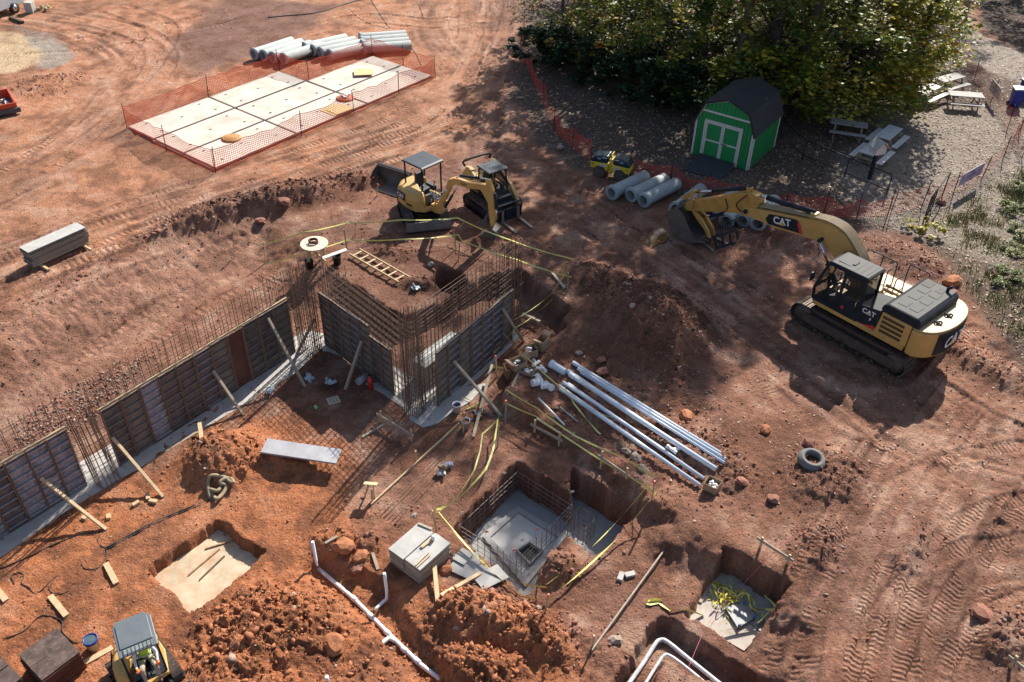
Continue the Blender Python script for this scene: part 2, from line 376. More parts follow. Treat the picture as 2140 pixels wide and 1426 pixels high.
for pts, hw in [([(1070, -60), (1035, 100), (950, 240), (780, 310), (500, 400), (200, 500), (-100, 600)], 3.0), ([(1200, 430), (1500, 620), (1750, 800), (1950, 930), (2150, 1000)], 2.6),
                ([(1740, 1480), (1850, 1200), (1980, 950), (2080, 800)], 3.4), ([(-80, 20), (180, 60), (300, 140), (220, 270), (-60, 420)], 3.2), ([(2200, 1240), (2020, 1280), (1930, 1480)], 2.4), ([(960, -60), (900, 60), (1000, 180), (1010, 300)], 2.2), ([(-60, 700), (200, 560), (420, 460), (640, 390)], 1.6)]:
    q = np.array([[p.x, p.y] for p in curve([(*at(a, b), 0) for a, b in pts], 6)]); lo, hi = q.min(0)-hw, q.max(0)+hw
    k = np.nonzero((X > lo[0]) & (X < hi[0]) & (Y > lo[1]) & (Y < hi[1]))[0]; x, y = X[k], Y[k]; best = np.full(len(k), 99.); u = np.zeros(len(k)); vv_ = np.zeros(len(k)); s0 = 0
    for i in range(len(q)-1):
        d_ = q[i+1]-q[i]; L = np.hypot(*d_); dd, t = seg_d(x, y, q[i], q[i+1]); m = dd < best; best[m] = dd[m]; u[m] = (s0+t*L)[m]
        vv_[m] = ((x-q[i][0])*-d_[1]+(y-q[i][1])*d_[0])[m]/L; s0 += L
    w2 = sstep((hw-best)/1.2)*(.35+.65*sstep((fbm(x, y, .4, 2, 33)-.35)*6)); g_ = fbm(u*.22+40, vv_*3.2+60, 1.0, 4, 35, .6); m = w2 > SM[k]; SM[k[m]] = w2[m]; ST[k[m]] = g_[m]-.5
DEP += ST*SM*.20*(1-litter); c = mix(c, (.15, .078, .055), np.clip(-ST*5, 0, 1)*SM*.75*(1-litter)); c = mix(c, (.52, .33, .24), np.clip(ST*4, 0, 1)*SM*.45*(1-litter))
fade = sstep((60-Y)/20)
brk = sstep((fbm(X, Y, 2.2, 3, 57)-.46)*7)
TM = TM*(.08+.92*brk); tread = np.clip(np.sin(TU*2*np.pi+(n3-.5)*1.6)*1.8, -1, 1)
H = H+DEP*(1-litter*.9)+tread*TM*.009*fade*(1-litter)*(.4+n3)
# bucket-teeth grooves down the cut bank
bank = zone([(0, 700), (150, 610), (380, 490), (540, 450), (560, 520), (420, 600), (240, 720), (60, 860)], .8, .3, 81, -.2)
ga = R(-38); gu = X*math.sin(ga)*-1+Y*math.cos(ga)+(n1-.5)*1.5
H -= bank*.032*np.clip(np.sin(gu*2*math.pi/.62)*2-1, 0, 1)*(fbm(X, Y, .6, 2, 83) > .42)
gv = X*math.cos(ga)+Y*math.sin(ga); H -= bank*.05*np.clip(np.sin(gv*2*math.pi/1.9+n1*3)*4-3, 0, 1)
c = mix(c, (.42, .25, .18), TM*.15*(1-litter)*(tread < 0)); c = mix(c, (.42, .235, .165), bank*.35)
c = mix(c, (.10, .078, .064), litter*(.75+.25*n2)); sunlit_yard = zone([(1740, 350), (1870, 235), (2110, 215), (2300, 330), (2080, 560), (1900, 490), (1780, 455)], 1.5, 1.0, 87); c = mix(c, (.30, .255, .215), sunlit_yard*.85)  # woods shade darkens the litter colour, sunlight on the open ground is painted lighter
c = mix(c, (.34, .29, .25), path*.85)
corner_shade = zone([(2040, -40), (2055, 60), (2110, 95), (2400, 190), (2600, 100), (2300, -200), (2040, -200)], .8, .5, 88); c = mix(c, (.05, .034, .028), corner_shade)  # tree shade over the far right corner, painted into the ground colour
c = mix(c, (.22, .19, .10), grass*sstep((n2-.3)*4)*.8)
c = mix(c, (.15, .075, .05), stn*.35*(1-litter))
c *= (.70+.60*n3)[:, None]*(.80+.40*n2)[:, None]
v = np.stack([X, Y, H], 1); ny, nt = GX.shape
idx = np.arange(ny*nt).reshape(ny, nt)
Fq = np.stack([idx[:-1, :-1], idx[:-1, 1:], idx[1:, 1:], idx[1:, :-1]], -1).reshape(-1, 4)
me = bpy.data.meshes.new('ground'); me.vertices.add(len(v)); me.vertices.foreach_set('co', v.ravel().astype(np.float32))
me.loops.add(Fq.size); me.loops.foreach_set('vertex_index', Fq.ravel().astype(np.int32))
me.polygons.add(len(Fq)); me.polygons.foreach_set('loop_start', np.arange(0, Fq.size, 4, dtype=np.int32))
me.polygons.foreach_set('use_smooth', np.ones(len(Fq), bool)); me.update(calc_edges=True)
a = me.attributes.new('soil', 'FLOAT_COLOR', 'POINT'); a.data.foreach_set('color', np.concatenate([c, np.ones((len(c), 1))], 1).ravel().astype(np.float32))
a = me.attributes.new('prints', 'FLOAT_VECTOR', 'POINT'); a.data.foreach_set('vector', np.stack([TU, TM*(1-litter), litter], 1).ravel().astype(np.float32))
def ground_material():
    m = bpy.data.materials.new('red_clay'); m.use_nodes = True; n = m.node_tree.nodes; l = m.node_tree.links; b = n['Principled BSDF']
    b.inputs['Specular IOR Level'].default_value = .25
    at_ = n.new('ShaderNodeAttribute'); at_.attribute_name = 'soil'; pr = n.new('ShaderNodeAttribute'); pr.attribute_name = 'prints'
    tc = n.new('ShaderNodeTexCoord')
    def noise(s, d, r=.6):
        t = n.new('ShaderNodeTexNoise'); t.inputs['Scale'].default_value = s; t.inputs['Detail'].default_value = d; t.inputs['Roughness'].default_value = r; l.new(tc.outputs['Object'], t.inputs['Vector']); return t.outputs['Fac']
    def math_(op, a, b_=None, c_=None):
        t = n.new('ShaderNodeMath'); t.operation = op
        for i, q in enumerate((a, b_, c_)):
            if q is None: continue
            if isinstance(q, (int, float)): t.inputs[i].default_value = q
            else: l.new(q, t.inputs[i])
        return t.outputs[0]
    fine = noise(14, 8, .7); grit = noise(55, 4, .6)
    rp = n.new('ShaderNodeMapRange'); rp.inputs[1].default_value = .3; rp.inputs[2].default_value = .7; rp.inputs[3].default_value = .62; rp.inputs[4].default_value = 1.38; l.new(fine, rp.inputs[0])
    mx = n.new('ShaderNodeVectorMath'); mx.operation = 'SCALE'; l.new(at_.outputs['Color'], mx.inputs[0]); l.new(rp.outputs[0], mx.inputs['Scale'])
    # pale pebbles and bits
    vo = n.new('ShaderNodeTexVoronoi'); vo.inputs['Scale'].default_value = 9; l.new(tc.outputs['Object'], vo.inputs['Vector'])
    sx = n.new('ShaderNodeSeparateColor'); l.new(vo.outputs['Color'], sx.inputs[0])
    pk = math_('MULTIPLY', math_('LESS_THAN', vo.outputs['Distance'], .22), math_('GREATER_THAN', sx.outputs[0], .90))
    m2 = n.new('ShaderNodeMix'); m2.data_type = 'RGBA'; l.new(math_('MULTIPLY', pk, .55), m2.inputs[0]); l.new(mx.outputs[0], m2.inputs[6]); m2.inputs[7].default_value = (.48, .38, .31, 1)
    l.new(m2.outputs[2], b.inputs['Base Color'])
    s3 = n.new('ShaderNodeSeparateXYZ'); l.new(pr.outputs['Vector'], s3.inputs[0])
    sn = math_('SINE', math_('MULTIPLY', s3.outputs[0], 6.28318))
    tr = math_('MULTIPLY', math_('MULTIPLY', sn, s3.outputs[1]), .38)
    h = math_('ADD', math_('ADD', math_('MULTIPLY', fine, 1.2), math_('MULTIPLY', grit, .5)), math_('ADD', tr, math_('MULTIPLY', noise(3.5, 5), 1.2)))
    bp = n.new('ShaderNodeBump'); bp.inputs['Strength'].default_value = 1.0; bp.inputs['Distance'].default_value = .06; l.new(h, bp.inputs['Height']); l.new(bp.outputs[0], b.inputs['Normal'])
    b.inputs['Roughness'].default_value = .88
    return m
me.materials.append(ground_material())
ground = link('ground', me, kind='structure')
def hz(x, y):                                    # height of the finished surface, for loose clods
    return Z(x, y)
# ------------------------------------------------------------------ loose clods, leaves, grass
def scatter(name, label, cat, mats, P, S, shapes, kind='stuff', flat=1.0, seed=3, matsel=None):
    """many small copies of a few shapes joined into one mesh; P = Nx3 points, S = sizes"""
    rs = np.random.RandomState(seed); Vs, Fs, Ms = [], [], []; k = 0; ch = rs.randint(0, len(shapes), len(P))
    for si, (sv, sf) in enumerate(shapes):
        q = np.nonzero(ch == si)[0]
        if not len(q): continue
        a, b2, c2 = rs.rand(3, len(q))*2*np.pi
        tx = (b2 if flat >= 1 else (rs.rand(len(q))-.5)*flat*2)
        ca, sa, cb, sb = np.cos(a), np.sin(a), np.cos(tx), np.sin(tx); O = np.zeros_like(a); I = np.ones_like(a)
        Rm = np.stack([np.stack([ca, -sa*cb, sa*sb], -1), np.stack([sa, ca*cb, -ca*sb], -1), np.stack([O, sb, cb], -1)], 1)
        V = np.einsum('nij,mj->nmi', Rm, sv)*S[q][:, None, None]+P[q][:, None, :]
        F = sf[None]+(np.arange(len(q))*len(sv))[:, None, None]+k
        Vs.append(V.reshape(-1, 3)); Fs.append(F.reshape(-1, sf.shape[1])); k += len(q)*len(sv)
        Ms.append(np.repeat(matsel[q] if matsel is not None else np.zeros(len(q), int), len(sf)))
    V = np.concatenate(Vs); F = np.concatenate(Fs); M = np.concatenate(Ms)
    m = bpy.data.meshes.new(name); m.vertices.add(len(V)); m.vertices.foreach_set('co', V.ravel().astype(np.float32))
    m.loops.add(F.size); m.loops.foreach_set('vertex_index', F.ravel().astype(np.int32)); n = F.shape[1]
    m.polygons.add(len(F)); m.polygons.foreach_set('loop_start', np.arange(0, F.size, n, dtype=np.int32)); m.polygons.foreach_set('material_index', M.astype(np.int32))
    m.update(calc_edges=True)
    for q in (mats if isinstance(mats, (list, tuple)) else [mats]): m.materials.append(q)
    if not label: return m
    return tag(link(name, m, kind=kind), label, cat)
def rock_shape(seed, sub=1, jit=.5):
    bm = bmesh.new(); bmesh.ops.create_icosphere(bm, subdivisions=sub, radius=1); r_ = random.Random(seed)
    sx, sy, sz = .8+.5*r_.random(), .8+.3*r_.random(), .55+.3*r_.random()
    for v_ in bm.verts:
        f = 1+(r_.random()-.5)*2*jit; v_.co = Vector((v_.co.x*sx*f, v_.co.y*sy*f, v_.co.z*sz*f))
    vv = np.array([v_.co[:] for v_ in bm.verts]); ff = np.array([[q.index for q in f.verts] for f in bm.faces]); bm.free(); return vv, ff
ROCKS = [rock_shape(i) for i in range(5)]
M_CLOD = [mat('clod_orange', (.36, .14, .062), .92, var=.35, vs_=4), mat('clod_red', (.26, .115, .078), .92, var=.35, vs_=4), mat('clod_grey', (.33, .25, .2), .9, var=.3, vs_=4), mat('clod_dark', (.15, .065, .04), .92, var=.35, vs_=4)]
rs = np.random.RandomState(5)
def sample(weights, n, lo=.25):
    area = (GY+12).ravel()**2; w = weights*area; w[(np.abs(GT.ravel()) > .6) | (Y < 9.5) | (Y > 75)] = 0
    w[pitmask] = 0
    i = rs.choice(len(w), n, p=w/w.sum()); j = rs.rand(n, 2)*.06
    return i, np.stack([X[i]+j[:, 0], Y[i]+j[:, 1], H[i]], 1)
pitmask = np.zeros(len(X), bool)
for P_, fz_, s2 in PITS[:3]: pitmask |= inside(X, Y, P_)
ww = np.clip(rough-.012, 0, 1)*(1-litter)
i, P = sample(ww**1.3+.0012*(1-litter), 22000); S = .016+.018*rs.rand(len(P))+.05*rs.rand(len(P))**9*(.3+1.2*np.clip(rough[i]/.08, 0, 1.2)); P[:, 2] += S*.15
ms = np.where(orange[i] > .5, 0, np.where(moist_shade[i] > .4, 3, 1)); ms = np.where(rs.rand(len(P)) < .05, 2, ms)
scatter('clods', 'loose clods and crumbs of red clay strewn over the dug ground', 'dirt clods', M_CLOD, P, S, ROCKS, matsel=ms)
# pebbles on the bank behind the left forms
tb = zone([(60, 870), (230, 760), (330, 740), (240, 850), (120, 920), (0, 960)], .6, .3, 85, -.8)
i, P = sample(tb*(1+0*X), 1100); S = .02+.04*rs.rand(len(P))**2; P[:, 2] += S*.3
scatter('gravel', 'band of broken stones at the foot of the bank behind the left forms', 'gravel', M_CLOD[1:3], P, S, ROCKS, matsel=(rs.rand(len(P)) < .4).astype(int))
# leaf litter
leafv = np.array([[-.5, 0, 0], [0, -.32, .06], [.55, 0, 0], [0, .32, .1]]); leaff = np.array([[0, 1, 2, 3]])
M_LEAF = [mat('dead_leaf_pale', (.42, .33, .25), .7, var=.3), mat('dead_leaf_tan', (.30, .20, .12), .75, var=.3), mat('dead_leaf_brown', (.13, .075, .045), .8, var=.3)]
i, P = sample(np.clip(litter-.3, 0, 1)*sstep((75-Y)/10), 42000); P[:, 2] += .015+.03*rs.rand(len(P))
scatter('leaf_litter', 'carpet of dry fallen leaves under and beyond the trees', 'fallen leaves', M_LEAF, P, .07+.08*rs.rand(len(P)), [(leafv, leaff)], flat=.45, matsel=rs.choice(3, len(P), p=[.25, .35, .4]))
i, P = sample((1-litter)*sstep((X+2)/8)*sstep((Y-15)/10)+.02*(1-litter), 3500); P[:, 2] += .02
scatter('scattered_leaves', 'single pale leaves blown across the red clay', 'leaves', M_LEAF[:2], P, .05+.06*rs.rand(len(P)), [(leafv, leaff)], flat=.5, matsel=rs.randint(0, 2, len(P)))
bl = np.array([[-.06, 0, 0], [.06, 0, 0], [.03, .1, .55], [0, .28, 1.0]]); M_GR = [mat('grass_green', (.075, .11, .025), .6, var=.35), mat('grass_straw', (.34, .27, .13), .7, var=.3)]
i, P = sample(grass*sstep((n2-.42)*6)*(Y < 60), 16000)
scatter('grass', 'patchy green and straw coloured grass at the right edge', 'grass', M_GR, P, .12+.18*rs.rand(len(P)), [(bl, np.array([[0, 1, 2, 3]]))], flat=.5, matsel=(rs.rand(len(P)) < .4).astype(int))
# ------------------------------------------------------------------ common materials
CLAYD = (.26, .125, .08)
M_CONC = mat('concrete', (.42, .40, .37), .85, var=.15, vs_=2, dirt=.25, bump=.3, bs=60)
M_CONCN = mat('new_concrete', (.36, .355, .34), .8, var=.16, vs_=1.5, dirt=.15, bump=.2, bs=60, dcol=(.45, .36, .28))
M_PIPE = mat('pipe_concrete', (.33, .36, .36), .8, var=.12, vs_=3, dirt=.08, bump=.2, bs=50)
M_PLYD = mat('form_ply_dark', (.10, .082, .078), .65, var=.5, vs_=2.5, dirt=.4, bump=.2, dcol=(.24, .18, .15))
M_PLYG = mat('form_ply_grey', (.17, .14, .115), .75, var=.35, vs_=2.5, dirt=.3, bump=.2, dcol=(.30, .24, .19))
M_PLYW = mat('form_ply_limed', (.30, .28, .30), .75, var=.45, vs_=3, dirt=.45, bump=.2, dcol=(.08, .05, .05))
M_PLYR = mat('form_ply_red', (.12, .045, .03), .6, var=.4, vs_=2.5, dirt=.2, bump=.2, dcol=(.05, .03, .03))
M_FSTEEL = mat('form_steel', (.20, .165, .145), .6, .2, var=.4, vs_=4, dirt=.3, dcol=(.25, .19, .15))
M_FSTEELB = mat('form_steel_bluegrey', (.30, .29, .33), .6, .2, var=.4, vs_=4, dirt=.35, dcol=(.10, .07, .07))
M_WOOD = mat('new_lumber', (.52, .38, .22), .7, var=.18, vs_=5, dirt=.12, dcol=(.28, .15, .09))
M_WOODG = mat('weathered_lumber', (.36, .30, .23), .8, var=.2, vs_=5, dirt=.2, dcol=(.22, .13, .09))
M_PLYTOP = mat('weathered_plywood', (.42, .41, .385), .75, var=.15, vs_=2, dirt=.2, dcol=(.24, .19, .16))
M_REBAR = mat('rusty_rebar', (.18, .12, .09), .7, .35, var=.4, vs_=6)
M_REBARG = mat('grey_rebar', (.22, .20, .185), .55, .5, var=.3, vs_=6)
M_WHITE = mat('white_pvc', (.78, .79, .79), .35, var=.06, vs_=3, dirt=.12, dcol=(.45, .22, .13))
M_ORANGE = mat('orange_net', (.78, .10, .03), .6, var=.15)
M_TAPE = mat('caution_tape', (.68, .64, .20), .45, var=.2, vs_=9)
M_PINK = mat('marker_pink', (.75, .18, .12), .6, var=.1)
M_BLACK = mat('black_rubber', (.018, .018, .02), .6, var=.3)
def paper(): return mat('paper_white', (.7, .66, .62), .7, var=.1)

# ------------------------------------------------------------------ rebar
def unit_bar(r, m, n=5):
    b = MB(); b.tube([(0, 0, 0), (0, 0, 1)], r, n, 0, False); return b.mesh('bar', m)
BARV = unit_bar(.0105, M_REBAR); BARH = unit_bar(.011, M_REBAR); BARG = unit_bar(.0105, M_REBARG); BART = unit_bar(.013, M_REBAR)
def put_bar(name, me_, p, q, parent):
    p, q = Vector(p), Vector(q); o = bpy.data.objects.new(name, me_); COL.objects.link(o); d = q-p
    M = d.to_track_quat('Z', 'Y').to_matrix().to_4x4(); M.translation = p
    o.parent = parent; o.matrix_local = M @ Matrix.Diagonal((1, 1, d.length, 1)); return o
def rebar_mat(label, p, q, z0, z1, sv, hs, group=None, layers=2, gap=.16, jit=.04, me_v=None, me_h=None, extra=.0):
    p, q = Vector((p[0], p[1], 0)), Vector((q[0], q[1], 0)); L = (q-p).length; u = (q-p)/L; n = Vector((-u.y, u.x, 0))
    t = thing('rebar_mat', label, 'rebar', (p.x, p.y, z0), math.atan2(u.y, u.x), group); k = int(L/sv)
    for ly in range(layers):
        y = (ly-.5*(layers-1))*gap
        for i in range(k+1):
            x = i*L/k; top = z1-z0+rnd.uniform(-.03, .06)+extra*(ly == 0)
            put_bar('vertical_bar', me_v or BARV, (x, y, 0), (x+rnd.uniform(-jit, jit), y+rnd.uniform(-jit, jit), top), t)
        for h in hs: put_bar('horizontal_bar', me_h or BARH, (-.1, y+.02, h+rnd.uniform(-.012, .012)), (L+.1, y+.02, h+rnd.uniform(-.012, .012)), t)
    return t
def rebar_column(label, c, yaw, z0, h, a, b, n, ties, m=None, lean=0.0):
    t = thing('rebar_column', label, 'rebar column', (c[0], c[1], z0), yaw, 'rebar columns at the wall corners')
    per = []
    for i in range(n):
        s = i/n*4; k = int(s); f = s-k
        per.append([(-a+2*a*f, -b), (a, -b+2*b*f), (a-2*a*f, b), (-a, b-2*b*f)][k])
    for (x, y) in per:
        put_bar('vertical_bar', m or BART, (x, y, 0), (x+lean+rnd.uniform(-.03, .03), y+rnd.uniform(-.03, .03), h+rnd.uniform(-.05, .12)), t)
    tb_ = MB(); tb_.tube([(-a-.02, -b-.02, 0), (a+.02, -b-.02, 0), (a+.02, b+.02, 0), (-a-.02, b+.02, 0), (-a-.02, -b-.02, 0), (-a+.05, -b+.06, .02)], .008, 5, 0, False, False)
    me_ = tb_.mesh('tie', M_REBAR)
    for i in range(ties):
        o = link('tie_bar', me_, t); z_ = .08+(h-.2)*i/max(1, ties-1); o.location = (lean*z_/h, 0, z_+rnd.uniform(-.02, .02))
    return t

# ------------------------------------------------------------------ form panels: plywood skin in a steel frame with cross bars
PH, PW = 2.42, .61
def form_panel_meshes():
    out = {}
    for key, ply, st in (('dark', M_PLYD, M_FSTEEL), ('grey', M_PLYG, M_FSTEEL), ('limed', M_PLYW, M_FSTEELB), ('red', M_PLYR, M_FSTEEL), ('blue', M_PLYD, M_FSTEELB)):
        f = MB(); f.box((PW/2, .015, PH/2), (PW-.012, .018, PH)); fm = f.mesh('panel', ply)
        s = MB()
        for x in (.022, PW-.022): s.box((x, -.03, PH/2), (.022, .062, PH-.004))
        s.box((PW/2, -.03, PH-.02), (PW-.07, .06, .026)); s.box((PW/2, -.03, .02), (PW-.07, .06, .026))
        sm_ = s.mesh('side_rails', mat('panel_edge_wood', (.20, .135, .095), .7, var=.3, vs_=5))
        c = MB(); c.box((0, 0, 0), (PW-.07, .05, .075 if key == 'limed' else .034)); out[key] = (fm, sm_, c.mesh('cross_bar', st))
    return out
FPM = form_panel_meshes()
def form_wall(label, p, q, n, kinds, z0=-.8, drop=None, capw=True, smooth=()):
    u = Vector((q[0]-p[0], q[1]-p[1], 0)); L = u.length; t = thing('formwork_wall', label, 'formwork', (p[0], p[1], z0), math.atan2(u.y, u.x), 'concrete wall forms')
    sx = L/(n*PW)
    for i in range(n):
        fm, sm_, cm = FPM[kinds[i % len(kinds)]]; dz = drop[i] if drop else 0
        o = link('panel', fm, t); o.location = (i*L/n, rnd.uniform(-.012, .012), dz+rnd.uniform(-.015, .015)); o.scale = (sx, 1, 1)
        r_ = link('side_rails', sm_, o)
        if i not in smooth:
            for k in range(8): cb = link('cross_bar', cm, o); cb.location = (PW/2, -.028, .14+k*.305)
    if capw:
        b = MB(); b.box((L/2, .03, PH+.03), (L+.06, .05, .035)); b.build('top_rail', M_WOOD, t)
    return t
A0, A1 = at(249, 976, -.8), at(617, 736, -.8)
B0, B1 = at(682, 720, -.8), at(825, 828, -.8)
C0, C1 = at(914.6, 850.6, -.8), at(1069, 712, -.8)
L0, L1 = at(-70, 1170, -.8), at(182, 1013, -.8)
form_wall('long run of dark wall forms left of the rebar corner, with a pale whitewashed panel near its left end', A0, A1, 11, ['dark', 'grey', 'limed', 'dark', 'dark', 'blue', 'grey', 'red', 'dark', 'dark', 'grey'], smooth=(7,))
form_wall('short whitewashed wall form at the left edge of the site', L0, L1, 6, ['limed', 'limed', 'blue', 'limed', 'limed', 'limed'])
form_wall('brown wall form between the two rebar corner columns, its last two panels set lower', B0, B1, 7, ['dark', 'dark', 'grey', 'blue', 'grey', 'dark', 'grey'], drop=[.05, .05, .05, .05, .05, -.32, -.32], capw=False)
form_wall('grey wall form right of the front rebar column, facing the pipes', C0, C1, 7, ['grey', 'blue', 'grey', 'blue', 'blue', 'blue', 'grey'], capw=False)
def u2(p, q): v_ = Vector((q[0]-p[0], q[1]-p[1])); return v_.normalized()
uA = u2(A0, A1); nA = Vector((-uA.y, uA.x)); uC = u2(C0, C1); nC = Vector((-uC.y, uC.x)); uB = u2(B0, B1); nB = Vector((-uB.y, uB.x))
v2 = lambda p: Vector((p[0], p[1]))
colA = v2(at(650, 738, -.8)); colC = v2(at(868, 862, -.8)); colL = v2(at(226, 1006, -.8)); colD = v2(C1)+uC*.55+nC*.35
HS = [.15+.29*i for i in range(9)]
rebar_mat('rebar grid rising behind the long run of dark wall forms', v2(A0)+nA*.28-uA*.1, v2(A1)+nA*.28+uA*.2, -.8, 2.55, .30, [.3+.32*i for i in range(10)], 'wall rebar grids', extra=.1)
rebar_mat('rebar grid behind the whitewashed form at the left edge', v2(L0)+nA*.28, v2(L1)+nA*.28+uA*.1, -.8, 2.6, .30, [.3+.32*i for i in range(10)], 'wall rebar grids')
rebar_mat('rebar grid in the gap right of the left edge form', v2(L1)+nA*.3+uA*.1, v2(A0)+nA*.3-uA*.15, -.8, 1.5, .30, [.15+.32*i for i in range(6)], 'wall rebar grids', layers=1)
rebar_mat('rebar grid behind the brown form between the two corner columns', v2(B0)-uB*.25+nB*.28, colC-uB*.3+nB*.1, -.8, 2.75, .2, [.2+.3*i for i in range(12)], 'wall rebar grids')
rebar_mat('rebar grid behind the grey form right of the front column', colC+uC*.35+nC*.05, v2(C1)+uC*.3+nC*.3, -.8, 3.25, .2, [.2+.3*i for i in range(14)], 'wall rebar grids')
rebar_mat('loose rebar grid continuing past the back corner column', colA+uA*.3+nA*.1, colA+uA*2.2+nA*.1, -.8, 1.9, .30, [.3+.34*i for i in range(7)], 'wall rebar grids', layers=1)
rebar_mat('low rebar grid crossing behind the back corner column towards the left', colA+uA*.1-uB*2.6+nA*.2, colA+nA*.6, -.8, 1.3, .36, [.4+.4*i for i in range(4)], 'wall rebar grids', layers=1)
rebar_column('dense rebar column at the back corner of the forms', colA, math.atan2(uA.y, uA.x), -.8, 3.6, .28, .3, 24, 18)
rebar_column('tall square rebar column standing at the front corner of the forms', colC, math.atan2(uC.y, uC.x), -.8, 4.25, .24, .26, 24, 22)
rebar_column('leaning rebar column in the gap left of the long forms', colL, math.atan2(uA.y, uA.x), -.8, 2.9, .3, .22, 16, 4, lean=-.12)
rebar_column('rebar column with sagging ties at the far right end of the forms', colD, math.atan2(uC.y, uC.x), -.8, 3.9, .26, .26, 14, 8)
starter = thing('rebar_mat', 'short rebar mesh standing open in front of the concrete bench', 'rebar', (*(colC+uC*.45-nC*.1), -.8), math.atan2(uC.y, uC.x), 'wall rebar grids')
for i in range(7): put_bar('vertical_bar', BARV, (i*.15, 0, 0), (i*.15, rnd.uniform(-.02, .02), 1.35), starter)
for i in range(6): put_bar('horizontal_bar', BARH, (-.3, 0, .1+i*.22), (1.1, 0, .1+i*.22), starter)
# footings and the concrete bench inside
def slab(name, px, z, th, m, label=None, cat=None, z_px=None):
    P = W(px, z if z_px is None else z_px); b = MB(); b.prism([tuple(p) for p in P], z-th, z, 'xy')
    o = b.build(name, m, kind=None if label else 'structure')
    if label: tag(o, label, cat)
    return o
slab('footing', [(-80, 1220), (150, 1060), (330, 955), (620, 778), (668, 728), (716, 745), (690, 700), (640, 690), (-80, 1110)], -.775, .3, M_CONC)
slab('footing', [(672, 735), (700, 728), (760, 780), (840, 830), (930, 838), (1000, 790), (1090, 700), (1066, 690), (880, 800), (700, 690)], -.770, .3, M_CONC)
slab('footing', [(762, 800), (800, 822), (842, 852), (858, 878), (884, 893), (915, 884), (945, 862), (985, 838), (1020, 800), (930, 815), (850, 800)], -.765, .3, M_CONC)
slab('concrete_bench', [(860, 752), (942, 692), (972, 706), (888, 770)], .1, .9, mat('bench_concrete', (.40, .42, .40), .8, var=.25, vs_=3, dirt=.2), 'pale concrete bench cast inside the corner of the forms', 'concrete block')
# lumber
def lumber(name, label, p, q, w=.09, h=.04, cat='lumber', group=None, m=None, roll=0):
    p, q = Vector(p), Vector(q); b = MB(); o_ = p; b.bar((0, 0, 0), q-p, w, h, 0, roll)
    o = b.build(name, m or M_WOOD, bevel=.004); o.location = o_; return tag(o, label, cat, group)
def brace(label, top, base, pl, m=None):
    P = onplane(*top, *pl); lumber('lumber_brace', label, P-Vector((0, 0, 0)), gp(*base, .02), .09, .09, 'brace', 'timber braces propping the forms', m or M_WOODG)
off = lambda p, q, d: (p-np.array([-(q-p)[1], (q-p)[0]])/np.linalg.norm(q-p)*d, q-np.array([-(q-p)[1], (q-p)[0]])/np.linalg.norm(q-p)*d)
pA, pB, pC, pL = off(A0, A1, .08), off(B0, B1, .08), off(C0, C1, .08), off(L0, L1, .08)
brace('pale timber brace propping the whitewashed form at the left edge', (85, 1000), (222, 1108), pL, M_WOOD)
brace('striped pale timber brace at the left end of the long forms', (235, 915), (341, 1040), pA, M_WOOD)
brace('timber brace against the middle of the long forms', (445, 775), (508, 868), pA)
brace('timber brace near the right end of the long forms', (560, 665), (638, 810), pA)
brace('timber brace leaning on the brown form between the corner columns', (756, 712), (722, 815), pB)
brace('long timber brace crossing in front of the grey form', (948, 755), (1047, 870), pC)
brace('timber brace at the right end of the grey form', (1050, 645), (1094, 716), pC)
brace('short dark brace beside the back corner column', (658, 665), (622, 738), (A1+np.array([.6, .5]), A1+np.array([1.5, -.5])))
lumber('board', 'board lying slanted under the long crossing brace', gp(1028, 787, .55), gp(989, 915, .03), .1, .04, m=M_WOODG)
# ------------------------------------------------------------------ caged pit: pad, curb, cage, flags
zf = -2.0
slab('pit_floor', [(930, 1120), (1078, 1000), (1150, 1030), (1215, 1030), (1330, 1095), (1245, 1190), (1190, 1150), (1110, 1260)], zf+.05, .2, mat('pit_concrete', (.34, .34, .33), .8, var=.12, vs_=2, dirt=.1, bump=.1))
pc = [(1008, 1122), (1081, 1058), (1184, 1122), (1098, 1228)]
pP = W(pc, zf+.1); cen = pP.mean(0)
padt = thing('concrete_footing', 'square concrete footing pad with raised curb at the bottom of the caged pit', 'footing', (*cen, zf+.02))
b = MB(); inn = cen+(pP-cen)*.80
for i in range(4):
    q = [pP[i]-cen, pP[(i+1) % 4]-cen, inn[(i+1) % 4]-cen, inn[i]-cen]; b.prism([tuple(x) for x in q], 0, .12, 'xy')
b.build('curb', M_CONCN, padt)
b = MB(); b.prism([tuple(x-cen) for x in inn], 0, .06, 'xy'); b.build('pad', mat('pad_concrete', (.52, .51, .48), .75, var=.08, vs_=2, dirt=.06, bump=.1), padt)
sq = W([(1078, 1150), (1107, 1131), (1136, 1150), (1108, 1180)], zf+.2)
b = MB(); sc_ = sq.mean(0); si = sc_+(sq-sc_)*.84
for i in range(4): b.prism([tuple(sq[i]-cen), tuple(sq[(i+1) % 4]-cen), tuple(si[(i+1) % 4]-cen), tuple(si[i]-cen)], .06, .2, 'xy')
b.build('sump_frame', M_CONCN, padt); b = MB(); b.prism([tuple(x-cen) for x in si], .062, .07, 'xy'); b.build('sump', M_BLACK, padt)
cg = [np.array(p) for p in W([(960, 1098), (1082, 985), (1193, 1055), (1080, 1172)], -1.0)]
ce = thing('rebar_cage', 'open rectangular rebar cage standing in the caged pit', 'rebar cage', (*np.mean(cg, 0), zf+.1))
co = np.mean(cg, 0)
